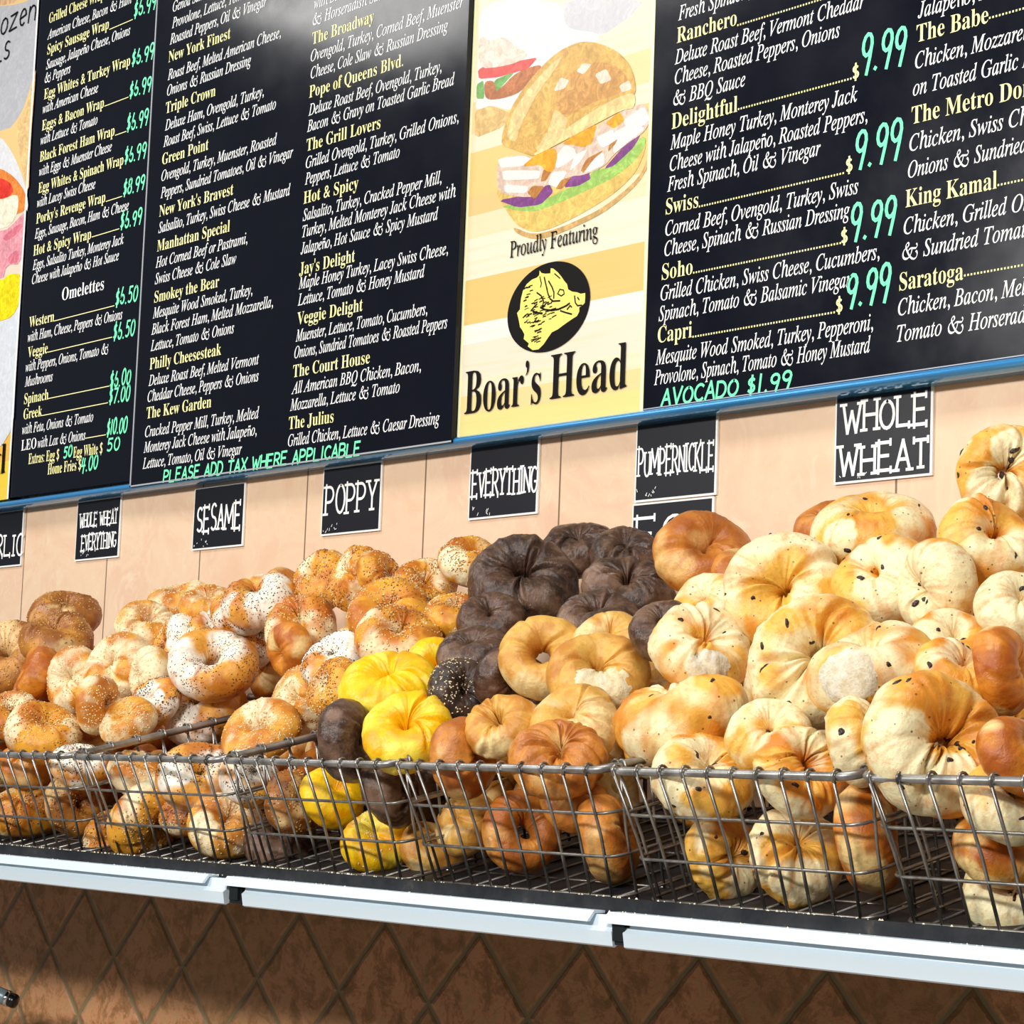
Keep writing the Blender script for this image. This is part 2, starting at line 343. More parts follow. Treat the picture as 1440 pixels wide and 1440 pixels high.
MENU = {
'narrow': [
 [('h', 'Grilled Cheese Wrap', -1.1631, 1.4127, 0.0, 0.0198), ('d', 'American Cheese, Bacon & Ham', -1.1656, 1.3812, 0.3083, 0.0186)],
 [('h', 'Spicy Sausage Wrap', -1.162, 1.3512, 0.2278, 0.0198), ('l', '-', -0.9313, 1.3479, 0.0825, 0), ('p', '$6.99', -0.8467, 1.3512, 0.0753, 0.026), ('d', 'Sausage, Jalapeño Cheese, Onions', -1.1632, 1.3223, 0.3072, 0.0186), ('d', '& Peppers', -1.1655, 1.2965, 0.0973, 0.0186)],
 [('h', 'Egg Whites & Turkey Wrap', -1.1644, 1.2644, 0.3146, 0.0198), ('p', '$6.99', -0.8445, 1.2614, 0.0752, 0.026), ('d', 'with American Cheese', -1.1666, 1.2372, 0.2068, 0.0186)],
 [('h', 'Eggs & Bacon Wrap', -1.1652, 1.2038, 0.2296, 0.0198), ('l', '-', -0.9332, 1.2045, 0.0849, 0), ('p', '$6.99', -0.8456, 1.2027, 0.0728, 0.026), ('d', 'with Lettuce & Tomato', -1.1674, 1.1766, 0.2119, 0.0186)],
 [('h', 'Black Forest Ham Wrap', -1.1661, 1.1433, 0.2749, 0.0198), ('l', '-', -0.8885, 1.1417, 0.0396, 0), ('p', '$6.99', -0.8489, 1.142, 0.0728, 0.026), ('d', 'with Eggs & Muenster Cheese', -1.1655, 1.1157, 0.2673, 0.0186)],
 [('h', 'Egg Whites & Spinach Wrap', -1.1642, 1.0826, 0.3106, 0.0198), ('p', '$6.99', -0.85, 1.0836, 0.0728, 0.026), ('d', 'with Lacey Swiss Cheese', -1.1663, 1.0556, 0.2168, 0.0186)],
 [('h', "Porky's Revenge Wrap", -1.1652, 1.0239, 0.2546, 0.0198), ('l', '-', -0.908, 1.0233, 0.0571, 0), ('p', '$8.99', -0.8486, 1.025, 0.0727, 0.026), ('d', 'Eggs, Sausage, Bacon, Ham & Cheese', -1.1672, 0.9955, 0.3413, 0.0186)],
 [('h', 'Hot & Spicy Wrap', -1.1687, 0.963, 0.2143, 0.0198), ('l', '-', -0.952, 0.9648, 0.0976, 0), ('p', '$6.99', -0.8519, 0.9647, 0.0728, 0.026), ('d', 'Eggs, Salsalito Turkey, Monterey Jack', -1.168, 0.9357, 0.3316, 0.0186), ('d', 'Cheese with Jalapeño & Hot Sauce', -1.1674, 0.9084, 0.3167, 0.0186)],
 [('w', 'Omelettes', -1.0488, 0.8612, 0.1513, 0.0235)],
 [('h', 'Western', -1.1682, 0.8263, 0.0945, 0.0198), ('l', '-', -1.0737, 0.8258, 0.2173, 0), ('p', '$6.50', -0.854, 0.826, 0.0752, 0.026), ('d', 'with Ham, Cheese, Peppers & Onions', -1.1703, 0.7989, 0.3437, 0.0186)],
 [('h', 'Veggie', -1.1666, 0.7687, 0.0758, 0.0198), ('l', '-', -1.0908, 0.7693, 0.2333, 0), ('p', '$6.50', -0.8546, 0.7646, 0.0728, 0.026), ('d', 'with Peppers, Onions, Tomato &', -1.1715, 0.7423, 0.3021, 0.0186), ('d', 'Mushrooms', -1.1707, 0.7139, 0.1051, 0.0186)],
 [('h', 'Spinach', -1.1693, 0.6808, 0.0918, 0.0198), ('l', '-', -1.0776, 0.6815, 0.2198, 0), ('p', '$6.00', -0.8563, 0.6793, 0.0692, 0.026)],
 [('h', 'Greek', -1.1684, 0.6519, 0.0704, 0.0198), ('l', '-', -1.098, 0.6518, 0.2386, 0), ('p', '$7.00', -0.8567, 0.6501, 0.0704, 0.026), ('d', 'with Feta, Onions & Tomato', -1.1704, 0.6239, 0.262, 0.0186)],
 [('w', 'LEO', -1.1693, 0.593, 0.057, 0.02), ('d', 'with Lox & Onions', -1.1069, 0.593, 0.1744, 0.0186), ('l', '-', -0.9327, 0.5947, 0.0723, 0), ('p', '$10.00', -0.8579, 0.5943, 0.068, 0.026)],
 [('h', 'Extras: Egg $', -1.1385, 0.5651, 0.1144, 0.0198), ('p', '50', -1.0087, 0.5663, 0.0309, 0.019)],
 [('h', 'Egg White $', -0.9723, 0.5633, 0.103, 0.0198), ('p', '50', -0.8547, 0.5649, 0.0438, 0.021)],
 [('h', 'Home Fries $', -1.0631, 0.5399, 0.1216, 0.0198), ('p', '4.00', -0.9412, 0.5363, 0.0576, 0.024)],
],
'mid': [
 [('d', 'Genoa Salami, Ham,', -0.6924, 1.3231, 0.0, 0.0186), ('d', 'Provolone, Lettuce, Tomato,', -0.6917, 1.2936, 0.2533, 0.0186), ('d', 'Roasted Peppers, Oil & Vinegar', -0.6959, 1.2652, 0.2999, 0.0186)],
 [('h', 'New York Finest', -0.6973, 1.2336, 0.1957, 0.0198), ('d', 'Roast Beef, Melted American Cheese,', -0.6964, 1.2016, 0.3472, 0.0186), ('d', 'Onions & Russian Dressing', -0.6959, 1.1736, 0.2618, 0.0186)],
 [('h', 'Triple Crown', -0.6974, 1.1422, 0.1585, 0.0198), ('d', 'Deluxe Ham, Ovengold, Turkey,', -0.6966, 1.1117, 0.3057, 0.0186), ('d', 'Roast Beef, Swiss, Lettuce & Tomato', -0.6984, 1.0829, 0.345, 0.0186)],
 [('h', 'Green Point', -0.6998, 1.0516, 0.1475, 0.0198), ('d', 'Ovengold, Turkey, Muenster, Roasted', -0.6992, 1.0225, 0.353, 0.0186), ('d', 'Peppers, Sundried Tomatoes, Oil & Vinegar', -0.6984, 0.9922, 0.4012, 0.0186)],
 [('h', "New York's Bravest", -0.6998, 0.9598, 0.232, 0.0198), ('d', 'Salsalito, Turkey, Swiss Cheese & Mustard', -0.6991, 0.9308, 0.3991, 0.0186)],
 [('h', 'Manhattan Special', -0.7005, 0.8985, 0.2276, 0.0198), ('d', 'Hot Corned Beef or Pastrami,', -0.7022, 0.87, 0.2848, 0.0186), ('d', 'Swiss Cheese & Cole Slaw', -0.7015, 0.8412, 0.2531, 0.0186)],
 [('h', 'Smokey the Bear', -0.7005, 0.8087, 0.2038, 0.0198), ('d', 'Mesquite Wood Smoked, Turkey,', -0.7024, 0.7815, 0.3074, 0.0186), ('d', 'Black Forest Ham, Melted Mozzarella,', -0.7041, 0.7532, 0.3709, 0.0186), ('d', 'Lettuce, Tomato & Onions', -0.7034, 0.7246, 0.2593, 0.0186)],
 [('h', 'Philly Cheesesteak', -0.7036, 0.6924, 0.2242, 0.0198), ('d', 'Deluxe Roast Beef, Melted Vermont', -0.7041, 0.664, 0.3381, 0.0186), ('d', 'Cheddar Cheese, Peppers & Onions', -0.7045, 0.6363, 0.3401, 0.0186)],
 [('h', 'The Kew Garden', -0.7052, 0.6074, 0.2038, 0.0198), ('d', 'Cracked Pepper Mill, Turkey, Melted', -0.7065, 0.5755, 0.3483, 0.0186), ('d', 'Monterey Jack Cheese with Jalapeño,', -0.7084, 0.5486, 0.3464, 0.0186), ('d', 'Lettuce, Tomato, Oil & Vinegar', -0.7087, 0.521, 0.3061, 0.0186)],
 [('p', 'PLEASE ADD TAX WHERE APPLICABLE', -0.6383, 0.4931, 0.5595, 0.0195)],
 [('d', 'with Bacon, Lettuce', -0.257, 1.227, 0.0, 0.0186), ('d', '& Horseradish Sauce', -0.2588, 1.2004, 0.2079, 0.0186)],
 [('h', 'The Broadway', -0.2582, 1.1687, 0.1658, 0.0198), ('d', 'Ovengold, Turkey, Corned Beef, Muenster', -0.2599, 1.141, 0.3908, 0.0186), ('d', 'Cheese, Cole Slaw & Russian Dressing', -0.2576, 1.1125, 0.3531, 0.0186)],
 [('h', 'Pope of Queens Blvd.', -0.259, 1.0814, 0.2471, 0.0198), ('d', 'Deluxe Roast Beef, Ovengold, Turkey,', -0.2585, 1.0522, 0.3427, 0.0186), ('d', 'Bacon & Gravy on Toasted Garlic Bread', -0.2603, 1.0259, 0.3767, 0.0186)],
 [('h', 'The Grill Lovers', -0.2597, 0.9945, 0.1965, 0.0198), ('d', 'Grilled Ovengold, Turkey, Grilled Onions,', -0.2594, 0.9666, 0.3897, 0.0186), ('d', 'Peppers, Lettuce & Tomato', -0.2592, 0.94, 0.2484, 0.0186)],
 [('h', 'Hot & Spicy', -0.2606, 0.9091, 0.1469, 0.0198), ('d', 'Salsalito, Turkey, Cracked Pepper Mill,', -0.2603, 0.8815, 0.3557, 0.0186), ('d', 'Turkey, Melted Monterey Jack Cheese with', -0.2601, 0.855, 0.3908, 0.0186), ('d', 'Jalapeño, Hot Sauce & Spicy Mustard', -0.2618, 0.8277, 0.3522, 0.0186)],
 [('h', "Jay's Delight", -0.2629, 0.7947, 0.1486, 0.0198), ('d', 'Maple Honey Turkey, Lacey Swiss Cheese,', -0.263, 0.7718, 0.3807, 0.0186), ('d', 'Lettuce, Tomato & Honey Mustard', -0.2628, 0.7455, 0.3264, 0.0186)],
 [('h', 'Veggie Delight', -0.2622, 0.7147, 0.1741, 0.0198), ('d', 'Muenster, Lettuce, Tomato, Cucumbers,', -0.2639, 0.688, 0.3382, 0.0186), ('d', 'Onions, Sundried Tomatoes & Roasted Peppers', -0.2656, 0.6616, 0.3888, 0.0186)],
 [('h', 'The Court House', -0.267, 0.6311, 0.2033, 0.0198), ('d', 'All American BBQ Chicken, Bacon,', -0.2687, 0.6047, 0.3333, 0.0186), ('d', 'Mozzarella, Lettuce & Tomato', -0.2704, 0.5782, 0.2851, 0.0186)],
 [('h', 'The Julius', -0.2719, 0.549, 0.1208, 0.0198), ('d', 'Grilled Chicken, Lettuce & Caesar Dressing', -0.2716, 0.5219, 0.3856, 0.0186)],
],
'right': [
 [('d', 'Fresh Spinach, Oil & Vinegar', 0.5815, 1.0189, 0.2741, 0.0196)],
 [('h', 'Ranchero', 0.5801, 0.9882, 0.1111, 0.0212), ('l', '.', 0.6925, 0.986, 0.1992, 0), ('d', 'Deluxe Roast Beef, Vermont Cheddar', 0.5772, 0.9598, 0.3337, 0.0196), ('d', 'Cheese, Roasted Peppers, Onions', 0.5784, 0.9324, 0.2927, 0.0196), ('d', '& BBQ Sauce', 0.5769, 0.9038, 0.1327, 0.0196), ('s', '$', 0.8937, 0.8734, 0.0104, 0.017), ('p', '9.99', 0.9062, 0.8788, 0.0699, 0.046)],
 [('h', 'Delightful', 0.5749, 0.8724, 0.1218, 0.0212), ('l', '.', 0.6979, 0.874, 0.1923, 0), ('d', 'Maple Honey Turkey, Monterey Jack', 0.5734, 0.8448, 0.3292, 0.0196), ('d', 'Cheese with Jalapeño, Roasted Peppers,', 0.5738, 0.8159, 0.3455, 0.0196), ('d', 'Fresh Spinach, Oil & Vinegar', 0.5702, 0.7888, 0.2733, 0.0196), ('s', '$', 0.8865, 0.7586, 0.0104, 0.017), ('p', '9.99', 0.8991, 0.7625, 0.0732, 0.046)],
 [('h', 'Swiss', 0.5688, 0.7584, 0.0609, 0.0212), ('l', '.', 0.6311, 0.7577, 0.252, 0), ('d', 'Corned Beef, Ovengold, Turkey, Swiss', 0.569, 0.7297, 0.3379, 0.0196), ('d', 'Cheese, Spinach & Russian Dressing', 0.5685, 0.7026, 0.3253, 0.0196), ('s', '$', 0.8809, 0.6714, 0.0104, 0.017), ('p', '9.99', 0.8946, 0.6745, 0.071, 0.041)],
 [('h', 'Soho', 0.5651, 0.6713, 0.0575, 0.0212), ('l', '.', 0.624, 0.6714, 0.2546, 0), ('d', 'Grilled Chicken, Swiss Cheese, Cucumbers,', 0.5636, 0.6439, 0.3794, 0.0196), ('d', 'Spinach, Tomato & Balsamic Vinegar', 0.5614, 0.6167, 0.3371, 0.0196), ('s', '$', 0.8752, 0.5871, 0.0104, 0.017), ('p', '9.99', 0.8901, 0.5922, 0.0688, 0.041)],
 [('h', 'Capri', 0.5607, 0.588, 0.0641, 0.0212), ('l', '.', 0.6261, 0.587, 0.2456, 0), ('d', 'Mesquite Wood Smoked, Turkey, Pepperoni,', 0.5579, 0.559, 0.3773, 0.0196), ('d', 'Provolone, Spinach, Tomato & Honey Mustard', 0.5563, 0.5325, 0.3751, 0.0196)],
 [('p', 'AVOCADO $1.99', 0.5718, 0.5034, 0.2318, 0.0205)],
 [('d', 'Jalapeño, Melted Cheddar', 0.996, 0.9268, 0.0, 0.0196)],
 [('h', 'The Babe', 0.9944, 0.8975, 0.1076, 0.0212), ('l', '.', 1.103, 0.9014, 0.1093, 0), ('d', 'Chicken, Mozzarella', 0.993, 0.8657, 0.1805, 0.0196), ('d', 'on Toasted Garlic Bread', 0.9905, 0.8333, 0.213, 0.0196)],
 [('h', 'The Metro Don', 0.9891, 0.799, 0.1775, 0.0212), ('d', 'Chicken, Swiss Cheese,', 0.9865, 0.7667, 0.2178, 0.0196), ('d', 'Onions & Sundried Tomato', 0.9851, 0.7347, 0.2485, 0.0196)],
 [('h', 'King Kamal', 0.9822, 0.6995, 0.1357, 0.0212), ('l', '.', 1.1189, 0.7017, 0.096, 0), ('d', 'Chicken, Grilled Onions', 0.9801, 0.6673, 0.2256, 0.0196), ('d', '& Sundried Tomatoes', 0.9787, 0.6367, 0.21, 0.0196)],
 [('h', 'Saratoga', 0.9752, 0.6005, 0.0958, 0.0212), ('l', '.', 1.0723, 0.6037, 0.1438, 0), ('d', 'Chicken, Bacon, Melted', 0.9737, 0.5709, 0.2139, 0.0196), ('d', 'Tomato & Horseradish', 0.9728, 0.5395, 0.2153, 0.0196)],
],
}

rnd = random.Random(5)
def board(name, label, cat, x0, x1, z0, z1, y0, m):
    cx = (x0 + x1)/2
    b = MB().box((x0, y0, z0), (x1, -0.003, z1)).build(name, m, None, (cx, -0.003, z0)); tag(b, label, cat); return b
menu_root = {}
for key, (name, label, cat, x0, x1, z0, z1, y0) in BOARDS.items():
    menu_root[key] = board(name, label, cat, x0, x1, z0, z1, y0, M['board'] if cat == 'menu board' else None)
for key, entries in MENU.items():
    rt = menu_root[key]; ly = BOARDS[key][7] - 0.0004; og = loc(rt)
    for ent in entries:
        for part, mk in (('dish_name', 'yellow_ink'), ('price_leader', 'yellow_ink'), ('dollar_sign', 'yellow_ink'), ('dish_description', 'white_ink'), ('handwritten_price', 'green_ink')):
            mb = MB()
            for (kd, s, x, z, w, cap) in ent:
                if kd == 'h' and part == 'dish_name': text(mb, s, 'b', x, z, w, cap, ly, -0.004)
                if kd == 'l' and part == 'price_leader':                       # rule or row of dots up to the price
                    if s == '-': mb.add([(x, ly, z), (x+w, ly, z), (x+w, ly, z+.0014), (x, ly, z+.0014)], [(0,1,2,3)])
                    else:
                        q = x
                        while q < x + w: mb.add([(q, ly, z), (q+.0024, ly, z), (q+.0024, ly, z+.0024), (q, ly, z+.0024)], [(0,1,2,3)]); q += .0048
                if kd == 's' and part == 'dollar_sign': hand(mb, s, x, z, w, cap, ly, .0028)
                if kd == 'd' and part == 'dish_description': text(mb, s, 'i', x, z, w, cap, ly, 0.004)
                if kd == 'w' and part == 'dish_description': text(mb, s, 'b', x, z, w, cap, ly, -0.004)
                if kd == 'p' and part == 'handwritten_price': hand(mb, s, x, z, w, cap, ly, .0036 if cap < .03 else .0048, slant=.12, rnd=rnd)
            if mb.v:
                pn = part
                if part == 'dish_description' and ent[0][0] == 'w': pn = 'section_heading'
                if part == 'handwritten_price' and len(ent) == 1: pn = 'handwritten_note'
                q = mb.build(pn, M[mk], rt, og)
                if mk == 'green_ink': q['label'] = 'green marker handwriting'
# glossy smears left on the black boards
PLANKS = (0.45, 1.66, [(0.45, (250, 232, 150)), (0.5288, (250, 226, 160)), (0.5558, (252, 240, 205)), (0.5819, (247, 236, 212)), (0.6342, (252, 250, 236)), (0.6615, (240, 206, 126)), (0.7258, (247, 240, 214)), (0.7873, (250, 232, 190)), (0.8193, (242, 208, 140)), (0.8514, (244, 212, 136)), (0.9179, (250, 236, 206)), (0.9416, (247, 224, 166)), (0.9914, (250, 240, 206))])
LEFTBANDS = (0.45, 1.66, [(0.45, (250, 214, 66)), (0.5765, (250, 190, 80)), (0.645, (236, 220, 200)), (1.0654, (240, 205, 140))])
ART = {
'main': [
 ('printed_plate', (222, 220, 224), [[(0.3687, 1.0973), (0.4921, 1.0682), (0.5098, 1.0612), (0.4914, 1.0492), (0.4807, 1.0451), (0.4383, 1.0339), (0.4195, 1.0355), (0.3541, 1.0562), (0.3429, 1.0655), (0.3457, 1.097)]]),
 ('printed_wrapper', (246, 246, 240), [[(0.2215, 1.1319), (0.282, 1.1177), (0.3144, 1.108), (0.3377, 1.0974), (0.347, 1.0881), (0.3477, 1.075), (0.3518, 1.0666), (0.3616, 1.0586), (0.3749, 1.0525), (0.3988, 1.0452), (0.4117, 1.0407), (0.4206, 1.0364), (0.4238, 1.0333), (0.4231, 1.0297), (0.4198, 1.0279), (0.4122, 1.0271), (0.4018, 1.0274), (0.383, 1.029), (0.3692, 1.0277), (0.353, 1.0229), (0.3379, 1.0155), (0.3154, 1.0014), (0.301, 0.9925), (0.2869, 0.9839), (0.276, 0.9774), (0.2626, 0.9697), (0.2525, 0.9664), (0.2404, 0.9658), (0.2287, 0.9681), (0.2111, 0.9746), (0.1997, 0.9781), (0.1883, 0.9805), (0.1795, 0.9813), (0.1684, 0.9808), (0.1623, 0.9814), (0.1581, 0.9834), (0.1566, 0.9864), (0.1571, 0.9921), (0.1574, 0.9981), (0.1578, 1.008), (0.158, 1.0195), (0.1584, 1.039), (0.1583, 1.0539), (0.1578, 1.0723), (0.157, 1.0903), (0.1553, 1.1178), (0.1641, 1.1306), (0.188, 1.1357)]]),
 ('printed_board_end', (236, 196, 126), [[(0.1596, 0.9807), (0.1869, 0.9816), (0.1977, 0.979), (0.2322, 0.9636), (0.2358, 0.9586), (0.2223, 0.9457), (0.2119, 0.9429), (0.1655, 0.9399), (0.157, 0.9447), (0.1551, 0.9752)]]),
 ('printed_back_filling', (196, 120, 70), [[(0.1808, 1.0199), (0.1881, 1.0191), (0.1926, 1.0177), (0.1968, 1.015), (0.1997, 1.0115), (0.2032, 1.0055), (0.207, 1.0032), (0.2134, 1.0035), (0.2209, 1.0062), (0.2337, 1.0128), (0.2436, 1.0164), (0.256, 1.019), (0.2683, 1.02), (0.2871, 1.0199), (0.2964, 1.0191), (0.3016, 1.0169), (0.3014, 1.014), (0.2958, 1.0087), (0.2911, 1.005), (0.2848, 1.0009), (0.2781, 0.9973), (0.2675, 0.9923), (0.2599, 0.9895), (0.251, 0.9874), (0.2427, 0.9865), (0.2307, 0.9864), (0.2222, 0.9865), (0.2126, 0.9872), (0.2039, 0.9881), (0.1915, 0.99), (0.1845, 0.9924), (0.1789, 0.9966), (0.1761, 1.0019), (0.1746, 1.0109), (0.1748, 1.0157), (0.1771, 1.019)]]),
 ('printed_back_lettuce', (120, 178, 90), [[(0.159, 1.0202), (0.1707, 1.0226), (0.1731, 1.0193), (0.1756, 0.9982), (0.1737, 0.995), (0.1601, 0.9977), (0.1576, 1.001), (0.1571, 1.017)], [(0.2029, 1.0184), (0.2382, 1.0204), (0.2407, 1.0187), (0.2199, 1.0074), (0.2146, 1.0047), (0.2053, 1.0003), (0.2027, 1.0019), (0.1976, 1.0156)]]),
 ('printed_back_tomato', (240, 92, 84), [[(0.1617, 1.0417), (0.1811, 1.0455), (0.1922, 1.0448), (0.2359, 1.037), (0.2502, 1.0351), (0.2878, 1.0316), (0.2916, 1.0294), (0.2758, 1.0204), (0.2644, 1.019), (0.2145, 1.0202), (0.2, 1.0212), (0.1676, 1.0261), (0.1614, 1.0288), (0.1588, 1.0392)]]),
 ('printed_back_turkey', (250, 226, 206), [[(0.1667, 1.0894), (0.1759, 1.0839), (0.1821, 1.0811), (0.1889, 1.0794), (0.1948, 1.079), (0.2029, 1.0799), (0.2092, 1.0791), (0.2169, 1.0763), (0.2246, 1.0721), (0.2361, 1.0642), (0.2437, 1.0591), (0.2515, 1.0541), (0.2578, 1.05), (0.2661, 1.0449), (0.2692, 1.0418), (0.269, 1.039), (0.2654, 1.0371), (0.2566, 1.0351), (0.2497, 1.0341), (0.241, 1.0336), (0.2325, 1.0337), (0.2193, 1.0346), (0.2099, 1.0354), (0.1993, 1.0366), (0.1898, 1.0379), (0.176, 1.0402), (0.1683, 1.0439), (0.1623, 1.0513), (0.1594, 1.0607), (0.1581, 1.0772), (0.1588, 1.0854), (0.1619, 1.0898)]]),
 ('printed_shade', (222, 178, 110), [[(0.2668, 0.7867), (0.2819, 0.7801), (0.293, 0.7766), (0.3065, 0.7743), (0.3192, 0.7735), (0.3383, 0.774), (0.353, 0.775), (0.3714, 0.7769), (0.3894, 0.7793), (0.4168, 0.7836), (0.4351, 0.7873), (0.4544, 0.7927), (0.4706, 0.7984), (0.4924, 0.8075), (0.5051, 0.814), (0.5158, 0.8214), (0.5222, 0.828), (0.5279, 0.8377), (0.5309, 0.842), (0.5328, 0.8434), (0.5334, 0.8417), (0.5328, 0.8357), (0.5314, 0.8313), (0.5283, 0.8263), (0.5244, 0.8215), (0.5173, 0.8146), (0.5104, 0.8095), (0.5, 0.8035), (0.4882, 0.7979), (0.4686, 0.7895), (0.4536, 0.7842), (0.4352, 0.7792), (0.4172, 0.7756), (0.3898, 0.7713), (0.3721, 0.7688), (0.3547, 0.7668), (0.3413, 0.7658), (0.3247, 0.7652), (0.3135, 0.7656), (0.3017, 0.7672), (0.2918, 0.7697), (0.2784, 0.7743), (0.2704, 0.7776), (0.2634, 0.7812), (0.259, 0.7844), (0.2548, 0.7889), (0.2549, 0.7904), (0.2592, 0.7896)]]),
 ('printed_bottom_bun', (244, 206, 112), [[(0.218, 0.841), (0.2267, 0.8304), (0.2327, 0.8233), (0.2394, 0.8158), (0.2453, 0.8096), (0.2538, 0.8011), (0.2601, 0.7958), (0.2677, 0.7906), (0.275, 0.7868), (0.286, 0.7821), (0.2939, 0.7796), (0.3029, 0.7776), (0.3112, 0.7768), (0.3232, 0.7765), (0.333, 0.7769), (0.346, 0.7782), (0.3593, 0.7801), (0.3802, 0.7836), (0.3947, 0.7864), (0.4109, 0.7899), (0.4251, 0.7933), (0.4453, 0.7986), (0.4582, 0.8025), (0.4708, 0.807), (0.4806, 0.8112), (0.4927, 0.8174), (0.5002, 0.822), (0.5072, 0.8276), (0.5122, 0.833), (0.518, 0.8411), (0.5212, 0.8464), (0.5237, 0.8519), (0.5249, 0.8562), (0.5255, 0.8619), (0.5248, 0.8643), (0.5224, 0.8648), (0.5188, 0.8632), (0.512, 0.8586), (0.5061, 0.8553), (0.4977, 0.8516), (0.4888, 0.8481), (0.4744, 0.843), (0.4637, 0.84), (0.4509, 0.8374), (0.4388, 0.8358), (0.4206, 0.8343), (0.4081, 0.8336), (0.3945, 0.8333), (0.3827, 0.8334), (0.3663, 0.8341), (0.3547, 0.8346), (0.3417, 0.8352), (0.33, 0.8358), (0.3131, 0.8368), (0.3012, 0.8381), (0.2878, 0.8404), (0.2756, 0.8433), (0.2581, 0.8482), (0.247, 0.8509), (0.2364, 0.8527), (0.2285, 0.8533), (0.219, 0.853), (0.2151, 0.8512), (0.2148, 0.8469)]]),
 ('printed_lettuce', (170, 212, 104), [[(0.2391, 0.826), (0.2562, 0.8245), (0.2679, 0.8236), (0.2807, 0.8227), (0.2919, 0.8221), (0.3076, 0.8214), (0.3179, 0.8213), (0.3284, 0.8218), (0.3371, 0.8227), (0.3484, 0.8246), (0.3572, 0.826), (0.3683, 0.8276), (0.3793, 0.8291), (0.396, 0.8313), (0.4054, 0.8332), (0.4125, 0.8359), (0.4159, 0.8388), (0.4175, 0.8435), (0.4196, 0.8458), (0.4232, 0.8468), (0.4275, 0.8462), (0.4349, 0.844), (0.4405, 0.8431), (0.4474, 0.8431), (0.4539, 0.844), (0.4638, 0.8463), (0.4702, 0.848), (0.4768, 0.8501), (0.4822, 0.8521), (0.4892, 0.8552), (0.494, 0.8576), (0.4991, 0.8608), (0.5034, 0.864), (0.5094, 0.8691), (0.5132, 0.8716), (0.517, 0.8728), (0.5199, 0.8725), (0.5235, 0.8706), (0.5251, 0.8688), (0.5255, 0.866), (0.5248, 0.863), (0.5224, 0.8579), (0.5197, 0.8543), (0.5154, 0.8503), (0.5103, 0.8466), (0.5017, 0.8414), (0.4952, 0.838), (0.4873, 0.8346), (0.4797, 0.8318), (0.4682, 0.8283), (0.4594, 0.826), (0.4484, 0.8238), (0.4377, 0.822), (0.4213, 0.8198), (0.4094, 0.8183), (0.3956, 0.8164), (0.3829, 0.8147), (0.3642, 0.8121), (0.3518, 0.8106), (0.3391, 0.8092), (0.3289, 0.8082), (0.3154, 0.8073), (0.3059, 0.8072), (0.2952, 0.8079), (0.2855, 0.8094), (0.2715, 0.8123), (0.2622, 0.8145), (0.2523, 0.8172), (0.2439, 0.8197), (0.2327, 0.8235), (0.2292, 0.8254), (0.2315, 0.8263)]]),
 ('printed_cabbage', (138, 72, 140), [[(0.2275, 0.8363), (0.2886, 0.8336), (0.3027, 0.8347), (0.3228, 0.8434), (0.328, 0.8427), (0.3377, 0.8305), (0.336, 0.8265), (0.3161, 0.8163), (0.3061, 0.815), (0.2689, 0.8181), (0.2564, 0.821), (0.2226, 0.8344)], [(0.3628, 0.8325), (0.3757, 0.8423), (0.3822, 0.8443), (0.4064, 0.846), (0.4114, 0.8446), (0.4163, 0.8348), (0.4137, 0.8324), (0.3942, 0.8283), (0.3869, 0.828), (0.3645, 0.8304)], [(0.4489, 0.8461), (0.482, 0.8665), (0.4914, 0.8712), (0.5121, 0.8775), (0.514, 0.8764), (0.5041, 0.8637), (0.4973, 0.859), (0.4684, 0.8453), (0.4607, 0.8428), (0.4457, 0.8425)]]),
 ('printed_turkey', (238, 208, 186), [[(0.2328, 0.8982), (0.251, 0.8962), (0.2621, 0.8946), (0.2723, 0.8925), (0.2795, 0.8903), (0.2876, 0.8869), (0.294, 0.8855), (0.3025, 0.8855), (0.3111, 0.8868), (0.3244, 0.8902), (0.3328, 0.892), (0.3406, 0.8933), (0.3463, 0.8938), (0.353, 0.8939), (0.3585, 0.8942), (0.3659, 0.8951), (0.3736, 0.8963), (0.3857, 0.8985), (0.3938, 0.8999), (0.4021, 0.9013), (0.409, 0.9024), (0.4182, 0.9038), (0.4246, 0.9049), (0.4318, 0.9065), (0.4381, 0.9082), (0.4472, 0.9108), (0.4542, 0.9126), (0.463, 0.9143), (0.4717, 0.9156), (0.4852, 0.9173), (0.4936, 0.9182), (0.5016, 0.9188), (0.5075, 0.919), (0.5146, 0.9188), (0.5191, 0.9176), (0.5234, 0.9148), (0.5267, 0.911), (0.5307, 0.904), (0.5324, 0.8994), (0.5326, 0.8945), (0.5313, 0.8904), (0.5279, 0.885), (0.5245, 0.8816), (0.5194, 0.8784), (0.5136, 0.8762), (0.504, 0.8737), (0.4971, 0.8717), (0.4892, 0.869), (0.4819, 0.8663), (0.4713, 0.8621), (0.4648, 0.8592), (0.459, 0.8561), (0.4549, 0.8535), (0.4505, 0.8499), (0.4461, 0.8477), (0.439, 0.8457), (0.4308, 0.8442), (0.4171, 0.8426), (0.4081, 0.8419), (0.399, 0.8418), (0.3917, 0.8422), (0.3823, 0.8436), (0.376, 0.8436), (0.3693, 0.8424), (0.3639, 0.8402), (0.3565, 0.8357), (0.3513, 0.8339), (0.3453, 0.8337), (0.3399, 0.8351), (0.332, 0.8391), (0.3265, 0.8404), (0.3205, 0.8398), (0.3152, 0.8374), (0.3077, 0.8319), (0.3001, 0.8297), (0.2882, 0.8297), (0.2745, 0.8319), (0.2514, 0.8374), (0.238, 0.8413), (0.2271, 0.8456), (0.2211, 0.8494), (0.2167, 0.8547), (0.2144, 0.8596), (0.2127, 0.8666), (0.2122, 0.8743), (0.2125, 0.8868), (0.2155, 0.8933), (0.2228, 0.8974)]]),
